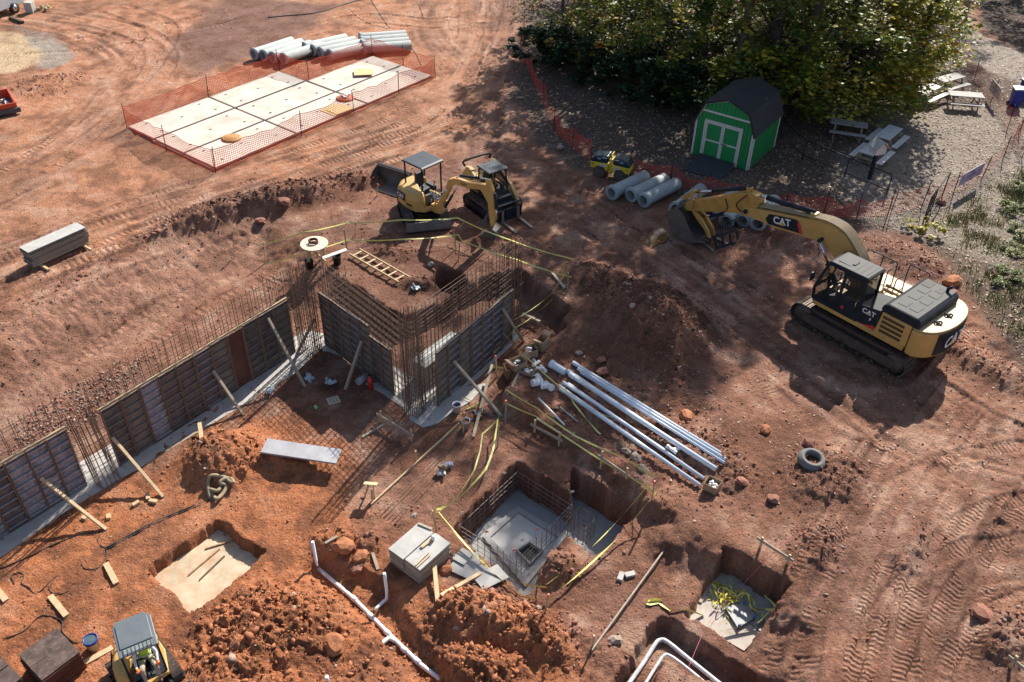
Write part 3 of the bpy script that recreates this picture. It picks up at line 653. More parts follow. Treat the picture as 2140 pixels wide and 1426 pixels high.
for i in range(4):
    p, q = cg[i]-co, cg[(i+1) % 4]-co; L = np.linalg.norm(q-p); k = int(L/.24)
    for j in range(k): x = p+(q-p)*j/k; put_bar('vertical_bar', BARG, (*x, 0), (x[0]+rnd.uniform(-.02, .02), x[1]+rnd.uniform(-.02, .02), .90+rnd.uniform(0, .1)), ce)
    for h in (.02, .25, .48, .68, .88): put_bar('horizontal_bar', BARG, (*(p-(q-p)/L*.08), h), (*(q+(q-p)/L*.08), h), ce)
rebar_column('small square rebar cage in the right arm of the caged pit', at(1215, 1100, -1.5), R(53), zf+.05, .95, .3, .3, 12, 4, BARG)
for k, (lab, px, py) in enumerate([('white', 1083, 962), ('pale', 1051, 989), ('orange', 1138, 995), ('pink', 990, 1043), ('white', 962, 1072), ('pink', 1014, 1112), ('white', 1193, 1028), ('pink', 1120, 1106), ('orange', 1072, 1150)]):
    wh = ['at the back corner', 'left of the back corner', 'on the back right rim', 'on the left rim, upper', 'on the left rim, lower', 'on the left curb', 'between the two arms', 'over the middle of the pad', 'beside the sump'][k]
    p = Vector((*at(px, py, -.62), -.62)); f = thing('marker_flag', f'{lab} wire flag {wh} of the caged pit', 'flag', (p.x, p.y, -1.1), 0, 'marker flags round the caged pit')
    b = MB(); b.tube([(0, 0, 0), (0, 0, .5)], .005, 5); b.build('wire', M_REBARG, f)
    b = MB(); b.box((.05, 0, .49), (.1, .006, .08), rotz(rnd.uniform(-.5, .5))); b.build('flag_cloth', M_PINK if lab in ('pink', 'orange') else paper(), f)
# tan pit lower left, tape pit lower right
slab('pit_floor', [(300, 1225), (448, 1095), (560, 1175), (400, 1310)], -1.165, .1, mat('mud_slab', (.52, .42, .29), .7, var=.25, vs_=1.2, dirt=.5, bump=.15, dcol=(.42, .20, .09)))
slab('pit_floor', [(1430, 1290), (1513, 1190), (1650, 1262), (1555, 1360)], -1.085, .1, mat('tape_pit_slab', (.40, .35, .30), .75, var=.2, vs_=1.5, dirt=.3, bump=.15))
b = MB(); q = W([(1516, 1270), (1556, 1255), (1580, 1290), (1542, 1312)], -.98); b.prism([tuple(x) for x in q], -1.08, -.98, 'xy'); b.prism([tuple(x) for x in W([(1556, 1292), (1574, 1278), (1610, 1305), (1590, 1320)], -1.05)], -1.08, -1.05, 'xy')
tag(b.build('base_plate', mat('grey_steel', (.15, .16, .17), .5, .3, var=.2, dirt=.2)), 'grey steel base plate in the pit full of yellow tape', 'steel plate')
b = MB()
for p in ((1518, 1272), (1556, 1260), (1576, 1290), (1545, 1308)):
    x = at(*p, -.97); b.lathe([(.0, .06), (.03, .06), (.035, 0)], 8, (*x, -.97))
tag(b.build('bolt_caps', mat('blue_plastic', (.03, .13, .40), .4)), 'four small blue bolt caps on the steel base plate', 'bolt caps')
for k in range(3):
    p = [gp(430, 1150), gp(395, 1205), gp(470, 1165)][k]; q = [gp(505, 1108, .0), gp(460, 1150), gp(418, 1215)][k]
    p.z = q.z = -1.14
    lumber('pipe_stub', ['thin orange stained conduit on the tan pit floor', 'short grey conduit lying lower on the tan pit floor', 'crossing dark rod on the tan pit floor'][k], p, q, .04, .04, 'conduit', m=M_REBAR if k == 2 else mat('stained_conduit', (.35, .20, .10), .6, var=.4, vs_=8))
# ------------------------------------------------------------------ machine materials
M_YEL = mat('machine_yellow', (.56, .32, .095), .5, var=.13, vs_=1.6, dirt=.24, dcol=(.30, .16, .09))
M_YELD = mat('machine_yellow_dirty', (.50, .26, .06), .55, var=.2, vs_=2.5, dirt=.32, dcol=(.16, .085, .05))
M_CREAM = mat('faded_yellow', (.42, .31, .155), .55, var=.12, vs_=2, dirt=.15)
M_MBLK = mat('machine_black', (.018, .023, .030), .6, spec=.22, var=.3, vs_=2, dirt=.12, dcol=(.13, .09, .07))
M_GREYM = mat('machine_grey', (.06, .07, .08), .5, var=.2, vs_=2, dirt=.15, dcol=(.16, .10, .08))
M_TRK = mat('track_steel', (.085, .065, .055), .6, .3, var=.4, vs_=5, dirt=.5, dcol=(.20, .11, .08))
M_RUB = mat('track_rubber', (.05, .042, .038), .8, var=.3, vs_=5, dirt=.6, dcol=(.24, .14, .10))
M_BKT = mat('bucket_steel', (.10, .085, .075), .75, .0, var=.35, vs_=3, dirt=.45, dcol=(.20, .11, .075))
M_CHR = mat('chrome_rod', (.65, .66, .68), .15, 1, var=.05)
M_GLASS = mat('cab_glass', (.02, .03, .03), .06, var=.1, spec=.8, alpha=.45)
M_LETW = mat('decal_white', (.75, .75, .75), .5, var=.05)
M_RED = mat('decal_red', (.60, .04, .035), .45, var=.08)
M_GRILL = mat('grille', (.085, .05, .025), .8, var=.2, vs_=30)
M_SEAT = mat('seat_vinyl', (.03, .035, .042), .6, var=.2)
M_HOSE = mat('hydraulic_hose', (.02, .02, .022), .5)
def stadium(L, r, n):
    """points and angles round a track loop; x along, z up, bottom at z=0"""
    h = L/2-r; per = 4*h+2*math.pi*r; out = []
    for i in range(n):
        s = per*i/n
        if s < 2*h: out.append((-h+s, 2*r, 0))
        elif s < 2*h+math.pi*r: a = (s-2*h)/r; out.append((h+math.sin(a)*r, r+math.cos(a)*r, a))
        elif s < 4*h+math.pi*r: out.append((h-(s-2*h-math.pi*r), 0, math.pi))
        else: a = (s-4*h-math.pi*r)/r; out.append((-h-math.sin(a)*r, r-math.cos(a)*r, math.pi+a))
    return out
def make_track(parent, y, L, r, w, n, shoe_m, body_m, grouser=.028, thick=.03, sprocket=True, yaw=0):
    t = MB(); poly = [(p[0]*.985, r+(p[1]-r)*.96) for p in stadium(L, r, 40)]
    t.prism(poly, -w*.18, w*.18, 'xz', 0); tr = t.build('track', shoe_m, parent); tr.location = (0, y, 0)
    s = MB(); lw = 2*(L-2*r)+2*math.pi*r; pl = lw/n
    s.box((0, 0, 0), (pl*.94, w, thick)); s.box((-pl*.25, 0, thick), (.022, w, grouser*2)); s.box((pl*.2, 0, thick*.8), (.018, w, grouser*1.3))
    me_ = s.mesh('track_shoe', shoe_m)
    for (x, z, a) in stadium(L, r, n):
        o = link('track_shoe', me_, tr); o.location = (x, 0, z); o.rotation_euler = (0, a, 0)
    sg = 1 if y > 0 else -1
    f = MB(); f.box((0, sg*w*.2, r*1.0), (L-1.9*r, w*.62, r*.8)); f.box((0, sg*w*.35, r*1.25), (L-2.2*r, w*.34, r*.18))
    for k in range(7): f.lathe([(0, sg*.05), (r*.22, sg*.05), (r*.22, -.05*sg)], 10, ((-.5+k/6)*(L-2.6*r), sg*w*.5, r*.34), Matrix.Rotation(R(90), 3, 'X'))
    o = f.build('track_frame', body_m, tr)
    for sx in (-1, 1):
        g = MB(); g.lathe([(0, -sg*.03), (r*.5, -sg*.03), (r*.55, 0), (r*.82, .02*sg), (r*.86, .1*sg), (r*.86, w*.4*sg)], 18, (sx*(L/2-r), sg*w*.42, r), Matrix.Rotation(R(90), 3, 'X'))
        g.build('sprocket' if sx < 0 else 'idler', body_m, tr)
    return tr
def cyl(parent, p, q, r, rod=.45, name='hydraulic_cylinder', mb=None):
    p, q = Vector(p), Vector(q); m_ = p+(q-p)*(1-rod)
    b = MB(); b.tube([p, m_], r, 12); b.tube([m_-(q-p).normalized()*.04, m_], r*1.15, 12); o = b.build(name, mb or M_MBLK, parent)
    b = MB(); b.tube([m_, q], r*.55, 10); b.build('rod', M_CHR, o); return o
def hoses(parent, paths, r=.018, m=None):
    b = MB()
    for p in paths: b.tube(curve(p, 6), r, 6)
    return b.build('hoses', m or M_HOSE, parent)
def cat_logo(parent, M, size, text='CAT'):
    lettering(text, size, M, parent, M_LETW)
    b = MB(); s = size; b.prism([(-.28*s, -.36*s), (.28*s, -.36*s), (0, -.02*s)], .006, .009, 'xy'); o = b.build('lettering_triangle', mat('logo_yellow', (.75, .45, .06), .5), parent); o.matrix_local = M
def side_poly(mbu, prof, y0, y1, mi=0): return mbu.prism(prof, y0, y1, 'xz', mi)

# ------------------------------------------------------------------ large excavator
def big_excavator():
    C = (13.35, 26.75); t = thing('excavator', 'large yellow tracked excavator with its boom stretched over the concrete pipes', 'excavator', (*C, gz(*C)-.02), R(131))
    for y in (1.25, -1.25): make_track(t, y, 4.75, .45, .72, 50, M_TRK, M_TRK)
    b = MB(); b.box((0, 0, .62), (1.9, 2.0, .45)); b.lathe([(.75, .8), (.75, 1.08)], 24); b.build('carbody', M_TRK, t)
    # platform and sills
    b = MB(); b.prism([(-2.0, -1.42), (1.55, -1.42), (1.75, -.55), (1.75, .45), (1.7, 1.47), (-2.0, 1.47)], 1.06, 1.26, 'xy'); b.build('platform', M_YEL, t, .02)
    b = MB(); b.box((-.55, -.95, 1.52), (2.3, .95, .5)); b.box((.95, -1.0, 1.5), (.9, .85, .42)); b.box((-.35, -.25, 1.48), (2.0, .6, .42)); b.build('deck', M_CREAM, t, .03)
    b = MB(); b.box((-.4, -.98, 1.80), (1.1, .6, .06)); b.box((.25, -.2, 1.78), (.5, .35, .14)); b.tube([(-.55, .05, 1.69), (-.55, .05, 1.95)], .13, 12); b.box((-.15, .2, 1.76), (.4, .25, .1)); b.build('deck_covers', M_CREAM, t, .02)
    b = MB(); b.lathe([(0, .33), (.12, .33), (.16, .26), (.16, .2), (.08, .18), (.08, 0)], 14, (-.62, .28, 1.68)); b.build('air_precleaner', M_MBLK, t)
    # engine house and counterweight
    b = MB(); b.prism([(-2.05, 1.26), (-.85, 1.26), (-.95, 2.14), (-2.05, 2.14)], .35, 1.48, 'xz'); b.prism([(-2.05, 1.26), (-1.0, 1.26), (-1.0, 2.14), (-2.05, 2.14)], -1.42, .35, 'xz'); b.build('engine_house', M_YEL, t, .03)
    b = MB()
    b.prism([(-2.28, 2.10), (-.92, 2.10), (-.82, 2.22), (-.9, 2.42), (-1.05, 2.50), (-2.12, 2.50), (-2.28, 2.38)], -1.2, 1.46, 'xz'); hood = b.build('engine_hood', M_MBLK, t, .07)
    b = MB()
    for k in range(2):
        for yy in (.9, .25, -.35): b.box((-1.35-k*.42, yy, 2.505), (.34, .42, .014))
    for yy in (1.1, .55, 0, -.6): b.box((-1.0, yy, 2.46), (.05, .03, .03))
    b.build('hood_ribs', M_MBLK, hood, .01); b = MB(); b.box((-1.25, -.85, 2.506), (.32, .5, .012)); b.box((-1.75, -.75, 2.506), (.25, .35, .012)); b.build('hood_vent', mat('mesh_grille', (.09, .085, .075), .8, var=.4, vs_=60), hood)
    b = MB(); b.tube([(-1.9, -.95, 2.5), (-1.9, -.95, 2.6), (-2.02, -1.0, 2.72)], .06, 10); b.build('exhaust_pipe', M_MBLK, hood)
    for k in range(4):
        b = MB(); b.box((-1.42, 1.485, 1.98-.19*k), (.82, .02, .115)); b.build('side_grille', M_GRILL, t, .008)
    cw = MB(); n = 22; outer = []
    for i in range(n+1):
        a = R(-72+144*i/n); outer.append((-1.62-1.38*math.cos(a)**.55 if abs(a) < 1.5 else -1.62, 1.49*math.sin(a)/math.sin(R(72))))
    poly = outer[::-1]+[(-2.07, -1.49), (-2.07, 1.49)]
    cw.prism(poly, 1.02, 2.06, 'xy'); cwo = cw.build('counterweight', M_YEL, t, .09)
    cw2 = MB(); cw2.prism([(x*.985-.03, y*.96) for x, y in poly], 2.06, 2.12, 'xy'); cw2.build('counterweight_top', M_CREAM, cwo, .02)
    b = MB(); ii = [i for i in range(5, n-4)]
    band = [(outer[i][0]-.014, outer[i][1]) for i in ii]
    b.add([(x, y, 1.12) for x, y in band]+[(x, y, 2.03) for x, y in band], [(k, k+1, k+1+len(ii), k+len(ii)) for k in range(len(ii)-1)]); b.build('decal_band', M_MBLK, cwo)
    cat_logo(cwo, frame((-3.03, .1, 1.58), (0, -1, 0), (0, 0, 1)), .62)
    for yy in (.55, -.15):
        b = MB(); b.tube([(-2.5+.12*math.cos(a), yy+.09*math.sin(a), 2.16+.04*math.sin(2*a)) for a in [k*math.pi/6 for k in range(13)]], .028, 7); b.tube([(-2.5, yy-.09, 2.14), (-2.5, yy+.09, 2.14)], .03, 7); b.build('lifting_eye', M_MBLK, cwo)
    # dark side panel with logo, left of engine house
    b = MB(); b.prism([(-.96, 1.27), (-.12, 1.27), (-.12, 1.98), (-.86, 2.12)], .25, 1.46, 'xz'); sp = b.build('side_panel', M_MBLK, t, .02)
    b = MB(); b.prism([(-.94, 1.285), (-.36, 1.285), (-.80, 1.44)], 1.462, 1.472, 'xz'); b.build('red_stripe', M_RED, sp)
    cat_logo(sp, frame((-.48, 1.474, 1.84), (-1, 0, 0), (0, 0, 1)), .26); lettering('F', .16, frame((-.6, 1.474, 1.60), (-1, 0, 0), (0, 0, 1)), sp, M_LETW)
    # cab
    cabx0, cabx1, y0, y1 = -.12, 1.72, .46, 1.44
    prof = [(cabx0, 1.27), (cabx1, 1.27), (cabx1+.06, 1.75), (cabx1-.28, 2.92), (cabx0+.05, 2.96)]
    b = MB()
    for yy in (y0, y1):
        for i in range(5):
            p, q = prof[i], prof[(i+1) % 5]; b.bar((p[0], yy, p[1]), (q[0], yy, q[1]), .08, .09)
    b.bar((.75, y1, 1.27), (.72, y1, 2.95), .07, .1); b.bar((.75, y0, 1.27), (.72, y0, 2.95), .07, .1)
    for i in range(5): b.bar((prof[i][0], y0, prof[i][1]), (prof[i][0], y1, prof[i][1]), .08, .08)
    b.box(((cabx0+cabx1)/2, (y0+y1)/2, 1.3), (cabx1-cabx0, y1-y0, .06)); cab = b.build('cab', M_MBLK, t, .012)
    b = MB(); b.box((.32, y1+.012, 1.6), (.82, .03, .62)); b.box((.32, y1+.012, 2.9), (.82, .03, .1)); b.box((-.07, y1+.012, 2.3), (.08, .03, 1.2)); b.box((.71, y1+.012, 2.3), (.06, .03, 1.2)); dr = b.build('door', M_MBLK, cab, .01)
    b = MB(); b.box((.32, y1+.012, 2.38), (.72, .012, .95)); b.build('door_glass', M_GLASS, dr)
    b = MB(); b.tube([(.05, y1+.03, 1.62), (.05, y1+.07, 1.72), (.05, y1+.07, 1.95), (.05, y1+.03, 2.02)], .016, 6); b.build('door_handle', M_CHR, dr)
    b = MB(); b.box((.52, y1+.034, 1.52), (.1, .006, .12)); b.build('door_sticker', M_RED, dr)
    g = MB(); g.add([(cabx1-.01, y0+.04, 1.3), (cabx1-.01, y1-.04, 1.3), (cabx1+.04, y1-.04, 1.75), (cabx1-.3, y1-.04, 2.9), (cabx1-.3, y0+.04, 2.9), (cabx1+.04, y0+.04, 1.75)], [(0, 1, 2, 5), (5, 2, 3, 4)]); g.build('windscreen', M_GLASS, cab)
    g = MB(); g.add([(.79, y1, 1.34), (cabx1-.04, y1, 1.34), (cabx1, y1, 1.75), (cabx1-.32, y1, 2.88), (.77, y1, 2.88)], [(0, 1, 2, 3, 4)]); g.build('side_window', M_GLASS, cab)
    g = MB(); g.box(((cabx0+.04), (y0+y1)/2, 2.4), (.012, .86, .9)); g.build('rear_window', M_GLASS, cab)
    g = MB(); g.box((.62, y0, 2.2), (1.3, .012, 1.2)); g.build('right_window', M_GLASS, cab)
    rf = MB(); rf.prism([(cabx0-.02, 2.97), (cabx1-.25, 2.93), (cabx1-.22, 2.99), (cabx1-.35, 3.05), (cabx0+.05, 3.08), (cabx0-.04, 3.03)], y0-.04, y1+.04, 'xz'); rfo = rf.build('cab_roof', M_MBLK, cab, .04)
    b = MB()
    for k in range(3): b.box((.05+.22*k, .95, 3.075-.006*k), (.03, .85, .02))
    b.box((1.0, .95, 3.062), (.5, .6, .02)); b.box((.72, .95, 3.08), (.1, .3, .03)); b.build('roof_ribs', M_MBLK, rfo, .006)
    b = MB(); b.box((.55, .95, 1.75), (.55, .5, .14)); b.box((.3, .95, 2.1), (.14, .48, .7)); b.box((.28, .95, 2.52), (.1, .28, .2)); b.build('seat', M_SEAT, cab, .04)
    b = MB()
    for yy in (.62, 1.28): b.box((.72, yy, 1.8), (.5, .14, .12)); b.tube([(.95, yy, 1.85), (.97, yy, 2.08)], .025, 8)
    b.bar((1.45, .95, 1.35), (1.2, .95, 1.95), .16, .1); b.box((1.3, .6, 2.1), (.05, .18, .25), .4); b.build('controls', M_GREYM, cab, .01)
    b = MB(); b.box((1.12, .8, 1.95), (.22, .16, .01), .3); b.build('paper', paper(), cab)
    # handrails on the right side
    b = MB(); r_ = .022
    b.tube(curve([(1.5, -1.36, 1.3), (1.5, -1.36, 2.3), (1.3, -1.36, 2.42), (.4, -1.36, 2.42), (.25, -1.36, 2.3), (.25, -1.36, 1.5)], 3), r_, 6); b.tube([(.85, -1.36, 2.42), (.85, -1.36, 1.5)], r_, 6)
    b.tube(curve([(-.2, -1.36, 1.7), (-.2, -1.36, 2.5), (-.35, -1.36, 2.58), (-.9, -1.36, 2.58), (-1.0, -1.36, 2.45)], 3), r_, 6); b.tube([(-.2, -1.3, 2.2), (-.2, -.6, 2.2), (-.2, -.6, 1.75)], r_, 6); b.tube([(.25, -1.36, 2.3), (.25, -.75, 2.3), (.25, -.75, 1.7)], r_, 6)
    b.build('handrail', M_MBLK, t)
    b = MB(); b.tube([(1.6, -1.2, 1.3), (1.75, -1.45, 2.1)], .015, 6); b.box((1.75, -1.48, 2.15), (.06, .2, .3)); b.tube([(1.75, 1.4, 2.3), (1.85, 1.6, 2.35)], .015, 6); b.box((1.86, 1.64, 2.25), (.06, .2, .34)); b.build('mirrors', M_MBLK, t)
    # boom: banana profile in the plane y = -.05
    YB_ = -.08; w = .26
    top = [(.45, 2.0), (1.0, 2.75), (1.75, 3.38), (2.25, 3.55), (2.9, 3.5), (4.2, 3.18), (5.9, 2.74), (6.25, 2.62)]
    bot = [(6.3, 2.36), (5.9, 2.34), (4.6, 2.42), (3.4, 2.62), (2.75, 2.72), (2.35, 2.66), (1.7, 2.25), (1.0, 1.65), (.6, 1.5)]
    b = MB(); b.prism(top+bot, YB_-w, YB_+w, 'xz'); boom = b.build('boom', M_YEL, t, .02)
    for sg in (1, -1):
        b = MB(); yy = YB_+sg*(w+.004)
        b.prism([(3.45, 2.70), (5.0, 2.44), (5.15, 2.60), (5.05, 2.86), (4.7, 2.96), (3.85, 3.16), (3.7, 3.1)], min(yy, yy+sg*.006), max(yy, yy+sg*.006), 'xz'); pn = b.build('decal_panel', M_MBLK, boom)
        b = MB(); yy2 = YB_+sg*(w+.012); b.prism([(3.43, 2.70), (3.66, 3.08), (3.78, 3.06), (3.58, 2.68)], min(yy2, yy2+sg*.004), max(yy2, yy2+sg*.004), 'xz'); b.build('red_stripe', M_RED, boom)
        cat_logo(boom, frame((4.42, YB_+sg*(w+.014), 2.80), (-sg*1, 0, -sg*-.235), (0.235, 0, 1)), .40)
    for yy in (YB_-w-.16, YB_+w+.16): cyl(t, (1.5, yy, 1.45), (2.62, yy, 2.88), .1, .5)
    b = MB(); b.tube([(2.62, YB_-w-.25, 2.9), (2.62, YB_+w+.25, 2.9)], .07, 12); b.tube([(6.1, YB_-w-.05, 2.5), (6.1, YB_+w+.05, 2.5)], .1, 14); b.build('pivot_pins', M_MBLK, boom)
    hoses(boom, [[(.6, YB_+k*.075, 2.25), (1.05, YB_+k*.075, 2.9), (1.75, YB_+k*.075, 3.48), (2.3, YB_+k*.075, 3.64), (3.0, YB_+k*.07, 3.58), (4.6, YB_+k*.06, 3.18), (5.7, YB_+k*.06, 2.9)] for k in (-3, -2, -1, 0, 1, 2, 3)], .026, mat('dusty_hose', (.34, .26, .16), .6, var=.2))
    cyl(boom, (3.3, YB_, 3.62), (5.72, YB_, 3.28), .1, .12)
    b = MB(); b.box((3.3, YB_, 3.5), (.24, .3, .25)); b.build('cylinder_bracket', M_YEL, boom, .02)
    # stick
    sp_ = [(5.62, 3.05), (5.78, 3.30), (6.15, 3.28), (6.8, 2.95), (9.05, 1.62), (9.28, 1.38), (9.2, 1.20), (8.95, 1.22), (6.5, 2.22), (6.0, 2.28), (5.75, 2.55)]
    b = MB(); b.prism(sp_, YB_-.2, YB_+.2, 'xz'); stick = b.build('stick', M_YELD, t, .02)
    cyl(stick, (6.25, YB_, 3.42), (8.85, YB_, 2.10), .085, .32); b = MB(); b.box((6.3, YB_, 3.32), (.2, .22, .22)); b.build('cylinder_bracket', M_YELD, stick, .02)
    # linkage
    b = MB()
    for yy in (YB_-.24, YB_+.24): b.bar((8.75, yy, 1.42), (8.9, yy, 2.16), .06, .14)
    b.bar((8.9, YB_, 2.12), (9.45, YB_, 1.55), .2, .16); b.build('linkage', M_YELD, stick, .015)
    # bucket and thumb
    bk = [(9.30, 1.42), (9.62, 1.05), (9.62, .62), (9.35, .22), (8.95, .04), (8.45, .04), (7.9, .30)]
    b = MB(); wB = .62; P_ = [Vector((x, 0, z)) for x, z in bk]
    V = [(x, YB_-wB, z) for x, z in bk]+[(x, YB_+wB, z) for x, z in bk]; n_ = len(bk)
    inn = [(9.22, 1.36), (9.54, 1.02), (9.54, .65), (9.29, .28), (8.93, .11), (8.46, .10), (7.95, .34)]
    V += [(x, YB_-wB, z) for x, z in inn]+[(x, YB_+wB, z) for x, z in inn]
    F = [(i, i+1, n_+i+1, n_+i) for i in range(n_-1)]+[(2*n_+i, 3*n_+i, 3*n_+i+1, 2*n_+i+1) for i in range(n_-1)]
    F += [(n_-1, 2*n_-1, 4*n_-1, 3*n_-1), (0, 2*n_, 3*n_, n_)]; b.add(V, F)
    for yy in (YB_-wB-.02, YB_+wB-.02): b.prism(bk+[(8.4, .72), (8.9, 1.28)], yy, yy+.04, 'xz')
    b.box((9.3, YB_, 1.35), (.3, .5, .25)); bucket = b.build('bucket', M_BKT, t)
    for k in range(5):
        d = MB(); yy = YB_-wB+.1+k*(2*wB-.2)/4; d.prism([(7.95, .36), (7.92, .26), (7.62, .40), (7.64, .45)], yy-.05, yy+.05, 'xz'); d.build('tooth', M_BKT, bucket)
    th = [(8.75, 1.30), (8.6, 1.36), (8.2, 1.18), (7.75, .78), (7.60, .52), (7.72, .50), (8.0, .80), (8.4, 1.02)]
    for yy in (YB_-.22, YB_+.10):
        d = MB(); d.prism(th, yy, yy+.11, 'xz'); d.build('thumb', M_YELD, stick, .01)
    cyl(stick, (7.3, YB_, 1.72), (8.3, YB_, 1.2), .07, .4); hoses(stick, [[(6.2, YB_+.24, 3.2), (6.6, YB_+.26, 2.6), (6.3, YB_+.26, 2.4), (6.0, YB_+.26, 2.6)], [(7.2, YB_+.22, 2.6), (7.0, YB_+.25, 2.2), (7.4, YB_+.2, 1.8)]], .022)
big_excavator()

# ------------------------------------------------------------------ mini excavators
def mini_excavator(label, C, z, yaw, tyaw, scale, canopy, roofm, roof, arm=None, armyaw=0, bodym=None):
    t = thing('mini_excavator', label, 'mini excavator', (*C, z), yaw, 'mini excavators'); t.scale = (scale,)*3
    uc = bpy.data.objects.new('undercarriage', None); COL.objects.link(uc); bodym = bodym or M_YEL
    b = MB(); b.box((0, 0, .36), (1.1, 1.15, .24)); b.lathe([(.42, .44), (.42, .60)], 20); bpy.data.objects.remove(uc); uc = b.build('undercarriage', M_MBLK, t, .02); uc.rotation_euler = (0, 0, tyaw-yaw)
    for y in (.78, -.78): make_track2(t, uc, y, 2.25, .29, .40, 34)
    for y in (.45, -.45):
        b = MB(); b.bar((.5, y, .4), (1.55, y*1.1, .34), .1, .14); b.build('blade_arm', M_MBLK, uc, .01)
    b = MB(); b.prism([(1.52, .02), (1.60, .0), (1.72, .10), (1.66, .28), (1.60, .46), (1.54, .46)], -.98, .98, 'xz'); b.build('dozer_blade', mat('blade_grey', (.13, .125, .12), .5, .3, var=.25, vs_=3, dirt=.4), uc, .01)
    # slewing body
    out = [(.85, -.62), (.95, -.2), (.95, .25), (.8, .78), (-.2, .86), (-.75, .72), (-1.05, .3), (-1.05, -.3), (-.75, -.74), (-.1, -.9), (.5, -.88)]
    b = MB(); b.prism(out, .60, .78, 'xy'); b.build('platform', bodym, t, .03)
    b = MB(); q = [(.72, -.46), (.80, -.62), (.55, -.88), (-.1, -.92), (-.75, -.76), (-1.08, -.3), (-1.08, .3), (-.78, .72), (-.45, .74), (-.42, .1), (-.05, -.12), (.3, -.34)]
    n = len(q); V = []; 
    for zz, s, dx in ((.70, 1.0, 0), (1.12, 1.02, 0), (1.32, .95, -.01), (1.42, .82, -.03)): V += [(x*s+dx, y*s-(.02 if s < .9 else 0), zz) for x, y in q]
    F = [(k*n+i, k*n+(i+1) % n, (k+1)*n+(i+1) % n, (k+1)*n+i) for k in range(3) for i in range(n)]+[tuple(range(n))[::-1], tuple(range(3*n, 4*n))]
    b.add(V, F); hood = b.build('hood', bodym, t, .05)
    Ml = frame((-.35, -.895, 1.10), (.95, -.16, 0), (0, 0, 1))
    b = MB(); b.box((0, 0, 0), (.62, .34, .012)); o = b.build('decal_panel', M_MBLK, hood, .0); o.matrix_local = Ml; cat_logo(hood, frame((-.37, -.91, 1.10), (.95, -.16, 0), (0, 0, 1)), .26)
    b = MB(); b.box((0, 0, 0), (.34, .07, .012)); o = b.build('model_decal', M_MBLK, hood); o.matrix_local = frame((.2, -.945, .86), (1, .03, 0), (0, 0, 1))
    b = MB(); b.box((.3, .18, .8), (.95, 1.0, .05)); b.build('floor_mat', M_MBLK, t)
    b = MB(); b.box((-.12, .22, 1.12), (.5, .5, .14)); b.box((-.12, .22, .95), (.4, .42, .25)); b.box((-.38, .22, 1.48), (.14, .48, .68)); b.build('seat', M_SEAT, t, .05)
    b = MB()
    for yy in (-.12, .56): b.box((.02, yy, 1.14), (.5, .16, .24)); b.tube([(.2, yy, 1.25), (.24, yy, 1.48)], .025, 7); b.lathe([(0, .06), (.035, .05), (.03, 0)], 8, (.24, yy, 1.45))
    for yy in (.12, .3): b.tube([(.62, yy, .82), (.58, yy, 1.25)], .018, 6); b.box((.65, yy, .86), (.14, .12, .03))
    b.tube([(.75, -.05, .8), (.75, -.05, 1.12), (.75, .7, 1.12), (.75, .7, .8)], .02, 6); b.box((.62, -.22, 1.0), (.12, .25, .5)); b.build('controls', M_GREYM, t, .01)
    for (x, y) in (canopy['posts']):
        b = MB(); b.tube(curve([(x[0], y, canopy['z0'][0] if x[0] < 0 else canopy['z0'][1]), (x[0], y, 2.2), (x[1], y*.95, 2.46)], 4), .038, 8); b.build('canopy_post', M_MBLK, t)
    roof(t, roofm)
    # boom
    if arm:
        a = bpy.data.objects.new('x', None); bpy.data.objects.remove(a)
        b = MB(); b.box((1.0, 0, .72), (.35, .5, .36)); b.lathe([(.2, .52), (.2, 1.0)], 14, (1.12, 0, 0)); sw = b.build('swing_post', bodym, t, .03)
        M = Matrix.Translation((1.12, 0, 0)) @ Matrix.Rotation(armyaw-yaw, 4, 'Z')
        b = MB(); b.prism(arm['boom'], -.11, .11, 'xz'); bo = b.build('boom', bodym, t, .015); bo.matrix_local = M
        b = MB(); b.box((.16, 0, .95), (.3, .36, .3)); b.build('boom_foot', bodym, bo, .02)
        cyl(bo, *arm['boomcyl'], .055, .45); cyl(bo, *arm['stickcyl'], .055, .35)
        lettering('CAT', .16, frame((1.35, -.114, 2.27), (1, 0, -.02), (0, 0, 1)), bo, M_MBLK); lettering('CAT', .16, frame((1.35, .114, 2.27), (-1, 0, .02), (0, 0, 1)), bo, M_MBLK)
        b = MB(); b.box((.42, -.113, 1.75), (.12, .004, .12)); b.build('sticker', M_LETW, bo)
        b = MB(); b.prism(arm['stick'], -.09, .09, 'xz'); st = b.build('stick', bodym, t, .015); st.matrix_local = M
        cyl(st, *arm['bktcyl'], .05, .4)
        hoses(st, [[(2.2, .1, 2.35), (2.5, .16, 2.3), (2.65, .14, 1.9)], [(.5, .0, 2.0), (.95, 0, 2.45), (1.6, .0, 2.45), (2.3, 0, 2.55)]], .016)
        bk = arm['bucket']; b = MB(); n_ = len(bk); V = [(x, -.26, z) for x, z in bk]+[(x, .26, z) for x, z in bk]
        b.add(V, [(i, i+1, n_+i+1, n_+i) for i in range(n_-1)])
        for yy in (-.28, .25): b.prism(bk, yy, yy+.03, 'xz')
        bu = b.build('bucket', M_BKT, t); bu.matrix_local = M
        for k in range(4):
            yy = -.21+k*.14; e = bk[-1]; d = MB(); d.prism([(e[0], e[1]+.05), (e[0], e[1]-.04), (e[0]-.2, e[1]-.03)], yy-.03, yy+.03, 'xz'); d.build('tooth', M_BKT, bu)
        d = MB()
        for yy in (-.1, .06): d.prism(arm['thumb'], yy, yy+.05, 'xz')
        o = d.build('thumb', M_GREYM, st)
    return t
def make_track2(t, uc, y, L, r, w, n):
    tr = make_track(uc, y, L, r, w, n, M_RUB, M_MBLK, .012, .03); return tr
